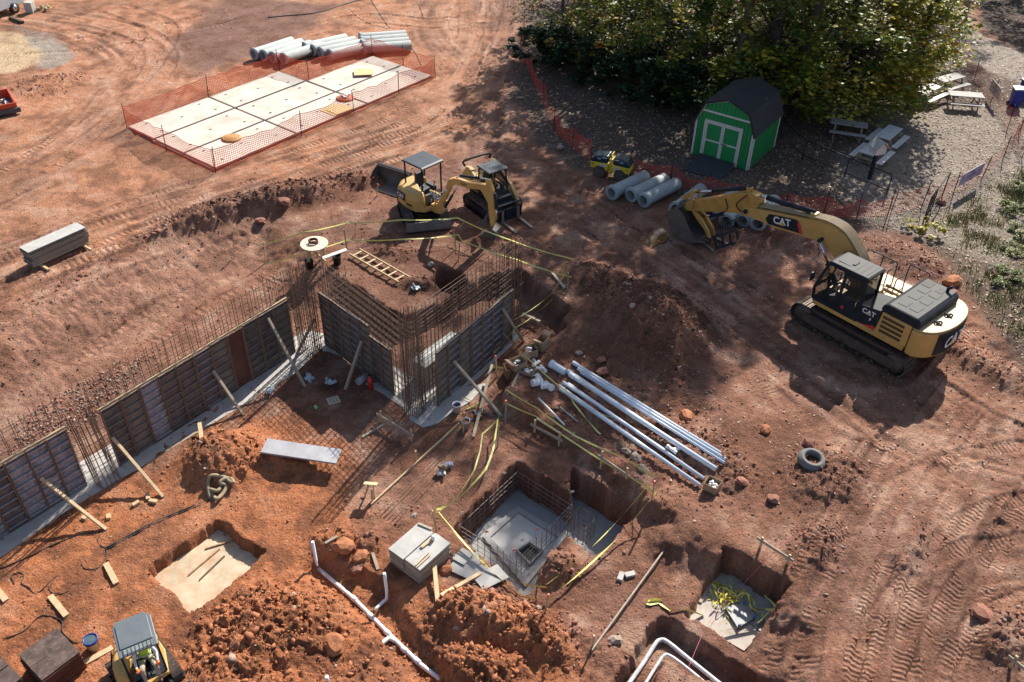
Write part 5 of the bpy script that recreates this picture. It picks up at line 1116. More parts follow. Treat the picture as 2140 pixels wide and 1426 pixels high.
# ------------------------------------------------------------------ shed
def shed():
    O = at(1444, 322); t = thing('shed', 'green barn shaped shed with white trim and black gambrel roof', 'shed', (*O, 0.02), R(-34.5))
    Wd, D, eh = 3.05, 3.35, 1.86; gam = [(0, eh), (.40, 2.80), (Wd/2, 3.2), (Wd-.40, 2.80), (Wd, eh)]
    gm = mat('shed_green', (.012, .24, .065), .6, var=.10, vs_=1.5, dirt=.06); wt = mat('shed_trim', (.62, .57, .52), .6, var=.08); rf = mat('shingle', (.028, .028, .032), .85, var=.3, vs_=12, bump=.5, bs=30)
    b = MB(); b.prism([(0, .02), (Wd, .02)]+[(x, z) for x, z in gam[::-1]], 0, D, 'xz'); b.build('wall', gm, t)
    b = MB()
    for k in range(int(Wd/.2)+1):
        x = .1+k*.2
        if x < Wd-.02:
            h = np.interp(x, [g[0] for g in gam], [g[1] for g in gam])-.06; b.box((x, -.012, .05+h/2), (.012, .02, h-.1))
    b.build('siding_groove', mat('shed_green_groove', (.010, .19, .05), .7), t)
    b = MB()
    for k in range(15): b.box((Wd+.012, .15+k*.22, .95), (.02, .012, 1.75))
    b.build('siding_groove', mat('shed_green_groove'), t)
    roof_ = [(-.10, eh-.10), (.36, 2.86), (Wd/2, 3.28), (Wd-.36, 2.86), (Wd+.10, eh-.10)]
    lw = [(x+(0.05 if x < Wd/2 else -.05 if x > Wd/2 else 0), z-.07) for x, z in roof_]
    b = MB(); b.prism(roof_+lw[::-1], -.12, D+.15, 'xz'); ro = b.build('roof', rf, t)
    n = 0
    for s in range(4):                                    # shingle courses, each a lapped strip
        p, q = roof_[s], roof_[s+1]; L = math.hypot(q[0]-p[0], q[1]-p[1]); k = int(L/.16)
        for i in range(k):
            f = (i+.5)/k; x, z = p[0]+(q[0]-p[0])*f, p[1]+(q[1]-p[1])*f; sl_ = math.atan2(q[1]-p[1], q[0]-p[0]); bb = MB()
            bb.box((0, 0, 0), (L/k*1.05, D+.26, .014), Matrix.Rotation(-sl_+(.06 if s < 2 else -.06), 3, 'Y')); o = bb.build('shingle_course', rf, ro); o.location = (x-math.sin(sl_)*.012, D/2+.015, z+math.cos(sl_)*.014)
    b = MB()
    for i in range(4): b.bar((gam[i][0], -.03, gam[i][1]+.02), (gam[i+1][0], -.03, gam[i+1][1]+.02), .04, .11)
    b.build('gable_trim', wt, t, .004)
    for c_, d_ in (((.04, -.03, .95), (.1, .04, 1.85)), ((Wd-.04, -.03, .95), (.1, .04, 1.85)), ((Wd/2, -.03, 2.45), (2.62, .035, .09)), ((Wd+.03, .05, .95), (.04, .1, 1.85)), ((Wd+.03, D-.05, .95), (.04, .1, 1.85))): b = MB(); b.box(c_, d_); b.build('trim_board', wt, t, .004)
    for k, x in enumerate((.58, 1.49)):
        b = MB(); b.box((x+.45, -.035, .99), (.88, .04, 1.86)); d = b.build('door', gm, t); b = MB()
        for xx in (x+.04, x+.86): b.box((xx, -.06, .99), (.08, .03, 1.9))
        for zz in (.1, 1.0, 1.9): b.box((x+.45, -.06, zz), (.74, .03, .08))
        b.build('door_frame', wt, d, .003)
        if k: b = MB(); b.box((x+.16, -.085, 1.0), (.3, .02, .05)); b.build('latch', M_CHR, d)
    b = MB(); b.box((1.49, -.05, 1.99), (1.98, .05, .09)); b.box((.52, -.05, .98), (.09, .05, 1.94)); b.box((2.44, -.05, .98), (.09, .05, 1.94)); b.build('door_casing', wt, t, .004)
    r_ = thing('ramp', 'dark ramp of boards sloping down from the shed door', 'ramp', (*O, 0.02), R(-34.5)); k = 0
    for i in range(8): bb = MB(); bb.box((0, 0, 0), (1.9, .21, .04), Matrix.Rotation(R(6), 3, 'X')); o = bb.build('ramp_board', mat('ramp_dark', (.035, .038, .042), .8, var=.3, vs_=3), r_); o.location = (1.45, -.22-.222*i, .20-.023*i)
    bb = MB()
    for x in (.6, 1.45, 2.3): bb.prism([(-.1, .0), (-1.85, .0), (-1.85, .02), (-.1, .19)], x-.03, x+.03, 'yz')
    bb.build('stringer', M_WOODG, r_)
shed()

# ------------------------------------------------------------------ picnic tables, bird house, rails, bins
PT = {}
def picnic(label, px, yaw, m, L=1.85):
    p = gp(*px); t = thing('picnic_table', label, 'picnic table', p, R(yaw), 'picnic tables under the yellow tree')
    for k in range(5): b = MB(); b.box((0, -.30+.15*k, .74), (L, .138, .04)); b.build('top_board', m, t)
    for s in (1, -1):
        for k in range(2): b = MB(); b.box((0, s*(.62+.15*k), .43), (L, .138, .04)); b.build('seat_board', m, t)
        for x in (-L*.36, L*.36): b = MB(); b.bar((x, s*.28, .72), (x, s*.62, 0), .05, .1); b.build('leg', M_WOODG, t)
    for x in (-L*.36, L*.36): b = MB(); b.box((x, 0, .39), (.05, 1.5, .09)); b.box((x, 0, .70), (.05, .7, .09)); b.build('cross_beam', M_WOODG, t)
M_PAINT = mat('old_white_paint', (.62, .60, .57), .7, var=.12, vs_=4, dirt=.15, dcol=(.35, .3, .25)); M_GRW = mat('grey_boards', (.36, .34, .32), .75, var=.2, vs_=4)
picnic('grey picnic table farthest right, nearest to the blue bins', (2010, 224), -8, M_GRW)
picnic('grey picnic table half under the leaves behind the rightmost one', (1978, 188), 32, M_GRW)
picnic('white picnic table bright in the sun under the low leaves', (1862, 212), -22, M_PAINT, 2.2)
picnic('pale picnic table in the middle with its bench towards the open leaf ground', (1930, 212), 40, M_PAINT)
picnic('white picnic table next to the bird house, far one of two in line', (1850, 305), 51, M_PAINT)
picnic('white picnic table right behind the bird house, near one of two in line', (1818, 338), 51, M_PAINT)
picnic('grey picnic table in shade left of the two white ones in line', (1768, 285), -18, M_GRW)
p = gp(1816, 375); t = thing('bird_house', 'pale bird house with pitched roof on a dark post in front of the white table', 'bird house', p, R(20))
b = MB(); b.box((0, 0, .7), (.14, .14, 1.4)); b.build('post', M_MBLK, t); b = MB(); b.prism([(-.28, 1.4), (.28, 1.4), (.28, 1.75), (0, 2.0), (-.28, 1.75)], -.26, .26, 'xz'); b.build('box', M_PAINT, t)
b = MB(); b.prism([(-.4, 1.68), (0, 2.03), (.4, 1.68), (.4, 1.73), (0, 2.09), (-.4, 1.73)], -.36, .36, 'xz'); b.build('roof', mat('birdhouse_roof', (.42, .40, .36), .7, var=.1), t)
def rail(label, pts, h=1.0):
    P = [gp(*q) for q in pts]; t = thing('handrail', label, 'handrail', P[0]); b = MB()
    b.tube([q-P[0]+Vector((0, 0, h)) for q in P], .03, 7); b.build('top_rail', M_MBLK, t); b = MB(); b.tube([q-P[0]+Vector((0, 0, h*.25)) for q in P], .022, 6); b.build('low_rail', M_MBLK, t)
    for q in P: b = MB(); b.tube([q-P[0], q-P[0]+Vector((0, 0, h))], .03, 7); b.build('post', M_MBLK, t)
rail('long black pipe rail running from the shed to the right', [(1630, 292), (1676, 335), (1764, 372), (1852, 408)], 1.05)
rail('short black pipe rail with open frame by the red net', [(1928, 468), (1968, 412)], 1.3)
rail('second short black pipe rail frame below the lilac sign', [(1936, 455), (1945, 440)], 1.2)
for k, (px, lab) in enumerate((((2118, 222), 'blue wheeled bin with grey lid, nearer the table'), ((2138, 205), 'blue wheeled bin with grey lid at the right picture edge'))):
    q = gp(*px); t = thing('wheeled_bin', lab, 'bin', q, R(-10+14*k), 'blue bins behind the net'); b = MB(); b.box((0, 0, .52), (.52, .52, .95), None, 0, 1.18); b.build('body', mat('bin_blue', (.012, .035, .28), .4), t, .03)
    b = MB(); b.prism([(-.34, 1.0), (.34, 1.0), (.34, 1.05), (0, 1.1), (-.34, 1.05)], -.34, .34, 'xz'); b.build('lid', mat('bin_lid', (.28, .36, .36), .5), t, .02)
    for y in (-.25, .25): b = MB(); b.lathe([(0, -.03), (.1, -.03), (.1, .03), (0, .03)], 12, (-.28, y, .1), Matrix.Rotation(R(90), 3, 'X')); b.build('wheel', M_BLACK, t)

# ------------------------------------------------------------------ trees
def leaf_mat(name, col, tr=.45):
    m = bpy.data.materials.new(name); m.use_nodes = True; n = m.node_tree.nodes; l = m.node_tree.links; out = n['Material Output']; pb = n['Principled BSDF']
    pb.inputs['Roughness'].default_value = .5; ge = n.new('ShaderNodeNewGeometry'); hs = n.new('ShaderNodeHueSaturation'); hs.inputs['Color'].default_value = (*col, 1)
    mr = n.new('ShaderNodeMapRange'); mr.inputs[3].default_value = .6; mr.inputs[4].default_value = 1.45; l.new(ge.outputs['Random Per Island'], mr.inputs[0]); l.new(mr.outputs[0], hs.inputs['Value'])
    l.new(hs.outputs[0], pb.inputs['Base Color']); t = n.new('ShaderNodeBsdfTranslucent'); l.new(hs.outputs[0], t.inputs[0]); mx = n.new('ShaderNodeMixShader'); mx.inputs[0].default_value = tr
    l.new(pb.outputs[0], mx.inputs[1]); l.new(t.outputs[0], mx.inputs[2]); l.new(mx.outputs[0], out.inputs[0]); return m
LG = [leaf_mat('leaf_deep_green', (.07, .115, .025)), leaf_mat('leaf_green', (.14, .20, .035)), leaf_mat('leaf_olive', (.28, .29, .045)), leaf_mat('leaf_yellow', (.58, .47, .06)), leaf_mat('leaf_orange', (.40, .17, .03)), leaf_mat('leaf_ivy', (.018, .045, .018), .3)]
M_BARK = mat('bark', (.075, .058, .048), .9, var=.4, vs_=3, bump=.6, bs=14)
def tree_meshes(seed, h, r, z0, nleaf, pal, lsize=.16, lean=0, clumps=90, droop=0, low=1.25, tight=1.0, bw=.16, skirt=()):
    rg = np.random.RandomState(seed); rr = random.Random(seed)
    b = MB(); top = h*.9; pts = [Vector((lean*(i/6)**1.5*h*.1+rr.uniform(-.12, .12)*i*.5, rr.uniform(-.12, .12)*i*.5, top*i/6)) for i in range(7)]
    rad = .021*h**.85
    b.tube(pts, [max(.03, rad*(1-i/7)**.8) for i in range(7)], 8)
    C = []
    for k in range(clumps):
        f = rr.random()**low; z = z0+(h-z0)*f; w = r*(math.sin(math.pi*min(1, bw+f*(1-bw)))**.7); a = rr.uniform(0, 6.283); q = w*math.sqrt(rr.uniform(.12, 1))
        i = min(5, int(z/top*6)); base = pts[i].lerp(pts[i+1], min(1, z/top*6-i))
        c = Vector((base.x+math.cos(a)*q, base.y+math.sin(a)*q, z-droop*q*q/r)); C.append(c)
        if k % 2 == 0:
            s = pts[max(0, i-1)].lerp(base, .5); b.tube([s, s.lerp(c, .5)+Vector((0, 0, .25)), c], [max(.015, rad*.28*(1-f)+.02), .03, .012], 5)
    for (x0, x1, y0, y1, z0_, z1_, n_) in skirt:
        for k in range(n_):
            c = Vector((rr.uniform(x0, x1), rr.uniform(y0, y1), rr.uniform(z0_, z1_))); C.append(c)
            if k % 3 == 0: b.tube([pts[1], pts[1].lerp(c, .5)+Vector((0, 0, .8)), c], [.06, .035, .012], 5)
    tm = b.mesh('trunk', M_BARK)
    C = np.array([c[:] for c in C]); ci = rg.randint(0, len(C), nleaf); sp_ = (.35+.65*rg.rand(len(C)))*(r/4.5)*tight
    g = rg.randn(nleaf, 3); g /= np.linalg.norm(g, axis=1)[:, None]; P = C[ci]+g*(rg.rand(nleaf, 1)**.45)*(sp_[ci]*1.25)[:, None]*np.array([1.15, 1.15, .75])
    P = P[P[:, 2] > .15]; ci = ci[:len(P)]
    names, probs = pal; cl = rg.rand(len(C)); 
    ms = np.array([rg.choice(len(names), p=probs) for _ in range(64)])[(ci*7 % 64)]; sw = rg.rand(len(P)) < .45; ms[sw] = rg.choice(len(names), sw.sum(), p=probs)
    cm = scatter('crown', None, None, [LG[k] for k in names], P, lsize*(.4+1.1*rg.rand(len(P))), [(leafv, leaff)], flat=.9, seed=seed, matsel=ms)
    return tm, cm
GREEN = ([0, 1, 2, 3, 4], [.45, .33, .14, .06, .02]); OLIVE = ([1, 2, 3, 4], [.34, .38, .20, .08]); YEL = ([1, 2, 3, 4], [.20, .42, .32, .06]); IVY = ([5, 0, 1], [.8, .17, .03])
TM = [tree_meshes(11, 22, 4.4, 1.3, 7600, GREEN, .25, clumps=90, low=2.0, tight=.8, bw=.28), tree_meshes(12, 17, 3.8, 1.0, 7400, GREEN, .23, clumps=90, low=2.0, tight=.8, bw=.28), tree_meshes(13, 10.5, 3.2, .6, 6500, OLIVE, .19, clumps=80, low=1.3, tight=.8), tree_meshes(14, 25, 5.0, 2.0, 7000, OLIVE, .26, clumps=85, low=1.6, tight=.75)]
TY = tree_meshes(15, 21, 5.0, 1.5, 27000, YEL, .25, clumps=170, droop=.12, low=2.4, tight=.85, bw=.34, skirt=[(2.0, 5.6, -1.8, 2.2, 2.0, 7.5, 62), (.5, 3.5, -3.6, -1.5, 1.6, 4.5, 16)])
TB = tree_meshes(16, 15, 3.0, 7, 450, OLIVE, .2, 1.2, 34)
def tree(pair, label, x, y, rz, s, group):
    t = thing('tree', label, 'tree', (x, y, gz(x, y)-.05), rz, group); t.scale = (s, s, s); link('trunk', pair[0], t); link('crown', pair[1], t)
KIND = ['tall dense green', 'mid height dark green', 'low bushy olive green', 'tall olive and orange tinged']
WHERE = ['at the left end of the woods beside the clay track', 'at the left of the woods behind the front tree', 'in the left of the woods above the net curve', 'left of the middle of the woods, set back', 'in the front of the woods left of the trunks', 'deep in the woods left of its middle', 'in the middle of the woods front, left of the shed', 'in the middle of the woods behind the front row', 'at the back left corner of the shed', 'directly behind the shed roof', 'to the right behind the shed', 'between the shed and the yellow tree', 'behind the yellow tree, left', 'behind the yellow tree, right', 'far back on the left of the woods', 'far back in the middle of the woods', 'far back on the right of the woods', 'at the top right corner beyond the path', 'beyond the path near the corner', 'farthest at the top right corner']
for k, (x, y, m, s) in enumerate([(2.6, 54.2, 2, .95), (4.2, 58, 2, 1.05), (5.6, 52.2, 2, 1.1), (7.4, 57, 1, .9), (8.3, 50.8, 1, .95), (9.6, 57, 0, .95), (10.4, 49.6, 0, .92), (12.2, 54, 3, 1.2), (12.0, 47.6, 0, .98), (14.0, 48.6, 3, 1.12), (15.6, 47.4, 1, 1.1), (16.6, 51.5, 0, 1.25), (19.5, 54.5, 3, 1.0), (26.5, 66.5, 3, .9), (6.0, 66, 1, 1.0), (13.0, 63, 0, 1.0), (20.5, 64, 0, 1.0), (37, 76, 0, 1.0), (33, 80, 3, 1.0), (43, 74, 1, 1.2)]):
    tree(TM[m], f'{KIND[m]} tree {WHERE[k]}', x, y, k*1.7, s, 'trees of the woods')
tree(TY, 'big yellow green tree spreading over the picnic tables', 17.8, 48.3, .0, 1.0, None)
tree(TB, 'thin half bare tree rising among the picnic tables', 22.0, 47.6, 2.6, 1.0, 'half bare trees on the right')
tree(TM[3], 'olive tree standing behind the shed on its right side', 16.2, 50.8, 2.0, 1.0, 'trees of the woods')
for k, (x, y, s, lab) in enumerate([(29.5, 46.5, 1.0, 'thin half bare tree off to the right of the bins'), (27.8, 39.5, .95, 'leaning half bare tree beyond the right edge of the grass'), (33, 52, 1.1, 'half bare tree behind the bins')]): tree(TB, lab, x, y, 2.1*k+1, s, 'half bare trees on the right')
sh = tree_meshes(21, 1.7, 1.3, .1, 2600, IVY, .15, clumps=26)
for k, px in enumerate([(1105, 125), (1150, 140), (1195, 155), (1245, 172), (1295, 195), (1345, 212), (1392, 228), (1425, 222), (1170, 110), (1330, 170), (1230, 120), (1640, 200), (1675, 212)]):
    q = gp(*px); t = thing('shrub', f'dark ivy covered shrub {["at the left tip", "second from the left", "third from the left", "at the foot of the pale trunk", "fifth from the left", "sixth from the left", "seventh from the left", "nearest to the shed"][k] if k < 8 else ["behind the left tip", "deep in the middle", "deep on the left", "close right of the shed", "farther right of the shed"][k-8]} of the woods edge', 'shrub', q, k*1.3, 'undergrowth along the woods'); t.scale = (1.15+.3*rnd.random(),)*3; link('crown', sh[1], t)
yb = tree_meshes(22, .7, .6, .05, 900, ([2, 3], [.5, .5]), .11, clumps=14)
for k, px in enumerate([(1932, 490), (1898, 478)]):
    q = gp(*px); t = thing('shrub', ['larger bright yellow green weed at the clay edge by the rail', 'smaller yellow green weed left of the larger one'][k], 'weed', q, k); t.scale = (1-.35*k,)*3; link('crown', yb[1], t)
gb = tree_meshes(23, .9, 1.2, .05, 2600, ([0, 1, 2], [.3, .4, .3]), .13, clumps=26)
for k, px in enumerate([(2118, 440), (2135, 490), (2100, 585), (2138, 400), (2120, 530)]):
    q = gp(*px); t = thing('shrub', f'low green bush {["on the slope right of the rails", "at the right picture edge", "lowest on the grassy slope", "highest at the right edge", "in the middle of the grassy slope"][k]}', 'bush', q, k*2, 'bushes on the right slope'); t.scale = (.62, .62, .45); link('crown', gb[1], t)
# ------------------------------------------------------------------ stacks of form panels and sheets
def panel_stack(label, px, z0, cols, n, size, yaw, m, mtop, th=.055, slant=0.0):
    c = at(*px, z0+n*th); t = thing('panel_stack', label, 'panel stack', (*c, z0), R(yaw))
    b = MB(); b.box((0, 0, 0), (size[0], size[1]-.035, th*.80)); m1 = b.mesh('panel', m); b = MB(); b.box((0, 0, 0), (size[0], size[1]-.035, th*.80)); m2 = b.mesh('panel', mtop)
    for k in range(cols):
        for i in range(n+(1 if k == 1 else 0)*0):
            o = link('panel', m2 if i == n-1 else m1, t); o.location = (rnd.uniform(-.025, .025)+slant*i, (k-.5*(cols-1))*size[1]+rnd.uniform(-.015, .015), th*(i+.5)); o.rotation_euler = (0, 0, rnd.uniform(-.02, .02))
    return t, c, z0+n*th
st1, sc1, sz1 = panel_stack('grey stack of form panels in two columns beside the caged pit', (876, 1140), -.8, 2, 12, (1.24, .62), 51, M_WOODG, M_PLYTOP)
def at_top(px, py, z): return Vector((*at(px, py, z), z))
b = MB(); b.lathe([(0, .16), (.05, .16), (.055, 0), (0, 0)], 14); o = tag(b.build('cup', M_WHITE), 'white cup standing on the grey panel stack', 'cup'); o.location = at_top(905, 1128, sz1)
lumber('board', 'short board beside the cup on the grey panel stack', at_top(880, 1144, sz1+.03), at_top(903, 1127, sz1+.03), .09, .04, m=M_WOOD)
lumber('board', 'long thin stick on the grey panel stack', at_top(868, 1182, sz1+.02), at_top(896, 1155, sz1+.02), .03, .03, m=M_WOOD)
lumber('board', 'second thin stick on the grey panel stack, lower right of the first', at_top(872, 1185, sz1+.02), at_top(899, 1160, sz1+.02), .03, .03, m=M_WOOD)
lumber('board', 'flat batten on the far edge of the grey panel stack', at_top(874, 1094, sz1+.02), at_top(903, 1106, sz1+.02), .08, .03, m=M_WOODG)
st2, sc2, sz2 = panel_stack('dark brown stack of form panels at the lower left corner next to the bucket', (102, 1366), -.8, 2, 13, (1.0, .58), 53, M_PLYR, mat('oiled_ply', (.085, .055, .045), .55, var=.5, vs_=3, dirt=.35, dcol=(.25, .18, .12)), .055)
st3, sc3, sz3 = panel_stack('dark stack of form panels cut off by the bottom left corner', (-22, 1420), -.8, 2, 11, (1.0, .6), 53, M_PLYR, mat('oiled_ply'), .055)
ls = thing('panel_stack', 'long pale stack of plywood panels on two sleepers at the left', 'panel stack', (*((at(70, 562, .12)+at(192, 505, .12))/2+np.array([-.30, .22])), 0), R(54.5))
for y in (-.95, .95): b = MB(); b.box((y, -.12, .06), (.1, 1.45, .1)); b.build('sleeper', M_WOOD, ls, .005)
b = MB(); b.box((0, 0, 0), (2.5, .66, .034)); ms_ = [b.mesh('panel', mat('ply_edge', (.20, .165, .14), .8, var=.25, vs_=6, dirt=.2)), b.mesh('panel', M_WOODG), b.mesh('panel', M_PLYTOP)]
for i in range(19): o = link('panel', ms_[2] if i == 18 else ms_[rnd.random() < .3], ls); o.location = (rnd.uniform(-.06, .06), rnd.uniform(-.02, .02), .13+.038*i); o.rotation_euler = (0, 0, rnd.uniform(-.012, .012))
for k, (q, lab) in enumerate([((556, 926, 708, 944), 'grey metal faced panel lying on the rim of the orange heap')]):
    p0, p1 = at_top(556, 922, -.25), at_top(711, 941, -.25); b = MB(); d = p1-p0; b.box((0, 0, 0), (d.length, .6, .07)); o = tag(b.build('form_panel', mat('steel_sheet', (.36, .36, .38), .5, .2, var=.15, vs_=2, dirt=.08), bevel=.006), lab, 'panel'); o.location = (p0+p1)/2-Vector((0, .26, .0)); o.rotation_euler = (R(3), R(2), math.atan2(d.y, d.x))
for k, (px, yw, sx, sy, tl, lab) in enumerate([((975, 1176), 10, .75, .55, 4, 'pale broken sheet next to the grey panel stack'), ((985, 1196), -25, 1.2, .6, 3, 'dirty broken sheet under the pale one, with clay on it'), ((1025, 1212), 35, .85, .6, -6, 'pale broken sheet leaning at the pit edge'), ((968, 1170), 60, .5, .4, 2, 'small sheet scrap touching the grey panel stack')]):
    p = gp(*px, .06+.03*k); b = MB(); b.box((0, 0, 0), (sx, sy, .02)); o = tag(b.build('plywood_scrap', M_PLYTOP), lab, 'sheet'); o.location = p; o.rotation_euler = (R(tl), R(3), R(yw))
# ------------------------------------------------------------------ boards, stakes, batter boards
def board(label, a, b_, w=.09, h=.04, m=None, dz=.03, da=0, db=0, cat='board'): lumber('board', label, gp(*a, dz+da), gp(*b_, dz+db), w, h, cat, m=m)
board('short pale board standing half up on the orange heap', (432, 985), (421, 900), .13, .04, M_WOOD, .1, .0, .25)
board('board lying along the footing of the long forms', (345, 945), (410, 905), .13, .04, M_WOODG)
board('short board lying left of the batter board', (757, 915), (803, 888), .09, .04, M_WOODG)
board('pale lumber offcut on the orange clay left of the tan pit', (222, 1180), (244, 1222), .16, .09, M_WOOD)
board('pale lumber offcut higher than the bucket, lower left', (106, 1248), (140, 1290), .16, .09, M_WOOD)
board('lumber end at the left picture edge', (-15, 1222), (14, 1258), .16, .09, M_WOOD)
board('long pale board running under the bottom mini excavator', (168, 1392), (236, 1355), .16, .04, M_WOOD)
board('lumber by the dark panel stack', (120, 1420), (172, 1398), .12, .05, M_WOOD)
board('upright plank right of the grey panel stack', (908, 1190), (915, 1262), .12, .04, M_WOOD, .06, .3)
board('sloping plank right of the upright plank', (922, 1250), (1005, 1203), .11, .04, M_WOOD, .12)
board('small plank left of the grey panel stack', (778, 1155), (790, 1192), .09, .03, M_WOODG)
board('grey stick by the white riser pipe', (680, 1140), (706, 1126), .08, .03, M_WOODG, .1)
board('board inside the tape pit along its left wall', (1462, 1262), (1486, 1224), .1, .03, M_WOODG, .05)
board('short board under the boxes of fittings', (1064, 826), (1084, 780), .08, .03, M_WOODG, .05)
board('weathered board lying across the pit right of the grey form', (1092, 668), (1128, 685), .12, .04, M_WOODG, .3)
board('leaning board at the right corner of the upper tape', (1152, 572), (1180, 606), .1, .04, M_WOODG, .08)
for k, (px, lab) in enumerate([((310, 1040), 'first wood block from the brace foot'), ((321, 1050), 'wood block beside the brace foot'), ((285, 1055), 'third wood block left of the brace foot'), ((228, 1082), 'wood block lowest of the row by the left brace'), ((177, 1085), 'wood block under the left brace')]):
    p = gp(*px, .05); b = MB(); b.box((0, 0, 0), (.28-.03*k, .12, .09)); o = tag(b.build('wood_block', M_WOOD, bevel=.005), lab, 'wood block', 'wood offcuts at the braces'); o.location = p; o.rotation_euler = (0, 0, 2+k)
def batter(label, a, b_, h=.55, z=.35, ext=.15):
    p, q = gp(*a), gp(*b_); t = thing('batter_board', label, 'batter board', p, yaw_of(p, q), 'batter boards'); L = (q-p).length
    for x in (0, L): b = MB(); b.box((x, 0, h/2-.1), (.07, .05, h+.2)); b.build('stake', M_WOOD, t, .004)
    b = MB(); b.box((L/2, -.045, z), (L+2*ext, .035, .1)); b.build('cross_board', M_WOODG, t, .004); return t
batter('batter board in front of the front rebar column', (797, 884), (860, 922))
batter('batter board left of the pink string, along the trench', (1117, 905), (1168, 932), .6)
batter('batter board with pink string above the caged pit', (1256, 972), (1308, 1000), .6)
batter('batter board above the tape pit at the lower right', (1588, 1145), (1645, 1178), .45)
batter('batter board at the bottom right corner', (2110, 1395), (2160, 1440), .5)
def kicker(label, a, b_, stakes, m=M_WOOD):
    p, q = gp(*a, .06), gp(*b_, .06); t = thing('edge_board', label, 'board', p, yaw_of(p, q), None); L = (q-p).length; b = MB(); b.box((L/2, 0, 0), (L, .045, .1)); b.build('plank', m, t, .004)
    for f in stakes: b = MB(); b.box((L*f, .05, .18), (.07, .045, .6)); b.build('stake', M_WOOD, t, .004)
kicker('long edge board with stakes beside the rebar bundle', (776, 1058), (960, 888), (.03, .5))
kicker('long edge board on the right of the caged pit', (1236, 1364), (1410, 1108), (.03,), M_WOODG)
st = thing('stake_sign', 'small plywood plate on two stakes at the end of the rebar bundle', 'stake', gp(778, 1040), R(-5)); b = MB(); b.box((0, 0, .62), (.42, .22, .02), Matrix.Rotation(R(-25), 3, 'X')); b.build('plate', M_WOOD, st)
for x, dx in ((-.05, -.22), (.08, .02)): b = MB(); b.bar((x, 0, .6), (x+dx, -.05, -.1), .06, .04); b.build('stake', M_WOOD, st)
for k, (px, lab) in enumerate([((958, 545), 'wooden tape stake behind the hole'), ((953, 522), 'pinkish tape stake at the top corner of the upper tape'), ((1186, 610), 'tape stake at the right corner of the upper tape'), ((1038, 790), 'tape stake at the end of the grey form'), ((1056, 885), 'orange topped tape stake by the trench'), ((1362, 1050), 'orange topped stake at the right corner of the lower tape'), ((1138, 1285), 'orange topped stake at the near corner of the lower tape'), ((912, 1112), 'tape stake above the grey panel stack'), ((1040, 935), 'short tape stake on the ridge above the caged pit'), ((968, 905), 'stake standing in the grey bucket'), ((725, 520), 'tape stake right of the round table'), ((555, 545), 'tape stake at the left end of the upper tape')]):
    p = gp(*px); b = MB(); b.box((0, 0, .4), (.045, .04, 1.05)); t = thing('stake', lab, 'stake', p, k, 'wooden stakes holding the tape'); t.rotation_euler = (rnd.uniform(-.08, .08), rnd.uniform(-.08, .08), k); b.build('stick', M_WOOD if k % 2 else M_WOODG, t)
    if k in (1, 4, 5, 6, 3): b = MB(); b.box((0, 0, .9), (.055, .05, .14)); b.build('painted_top', M_PINK, t)
for k, (px, lab) in enumerate([((788, 410), 'orange and white survey stake under the loader bucket'), ((838, 545), 'thin survey stake on the ground right of the ladder'), ((490, 540), 'orange survey stake on the bank'), ((742, 493), 'survey stake above the round table'), ((2100, 655), 'orange ribbon survey stake on the grass slope'), ((625, 560), 'survey stake left of the round table')]):
    p = gp(*px); t = thing('survey_stake', lab, 'stake', p, 0, 'survey stakes with ribbon'); b = MB(); b.box((0, 0, .3), (.04, .02, .75)); b.build('stick', M_WOOD, t); b = MB(); b.box((.03, 0, .58), (.09, .02, .12)); b.build('ribbon', M_PINK, t); t.rotation_euler = (.1, .12*(-1)**k, k)
# ------------------------------------------------------------------ caution tape
def tape(label, pts, w=.07, sag=.06, twist=1.5, knots=()):
    """pts: (px, py, height above ground)"""
    P = [gp(a, b_, h) if len(c) == 0 else Vector((*at(a, b_, c[0]), c[0])) for (a, b_, h, *c) in pts]; out = []; ups = []; s = 0
    for a_, b_ in zip(P, P[1:]):
        n = max(4, int((b_-a_).length/.25))
        for i in range(n):
            f = i/n; q = a_.lerp(b_, f)-Vector((0, 0, sag*(b_-a_).length*math.sin(math.pi*f)*.35)); out.append(q); d = (b_-a_).normalized(); side = d.cross(Vector((0, 0, 1))).normalized() if abs(d.z) < .98 else Vector((1, 0, 0)); an = .9+.7*math.sin(s*twist); ups.append((side*math.cos(an)+side.cross(d)*-math.sin(an)).normalized()); s += (b_-a_).length/n
    out.append(P[-1]); ups.append(ups[-1]); b = MB(); b.ribbon(out, w*.72, ups); o = b.build('caution_tape', M_TAPE); return tag(o, label, 'caution tape')
tape('upper strand of yellow tape round the upper dig', [(550, 543, .75), (640, 520, .8), (728, 500, .8), (840, 494, .8), (957, 492, .85), (1070, 540, .85), (1196, 580, .85)], .08)
tape('lower strand of yellow tape round the upper dig', [(556, 562, .25), (640, 543, .35), (728, 517, .35), (840, 516, .35), (958, 508, .4), (965, 520, .4), (1080, 560, .4), (1193, 597, .4)], .08)
tape('yellow tape strand from the right corner down to the end of the grey form', [(1196, 580, .85), (1150, 640, .55), (1090, 690, .7), (1044, 718, .85)], .07, .1)
tape('second yellow tape strand from the right corner to the grey form', [(1193, 600, .35), (1130, 660, .3), (1078, 706, .5), (1030, 760, .5)], .07, .1)
tape('yellow tape hanging down at the end of the grey form', [(1044, 720, .85), (1036, 745, .5), (1030, 775, .15), (1038, 770, .06), (1058, 772, .05)], .09)
tape('yellow tape strand running over the boxes along the white pipes', [(1046, 726, .8), (1110, 780, .5), (1175, 822, .2), (1240, 865, .12), (1286, 880, .1)], .05)
tape('loose end of tape wandering over the clods towards the lower right', [(1180, 820, .2), (1200, 850, .1), (1225, 880, .08), (1248, 905, .06), (1255, 910, .05)], .08, .02, 5)
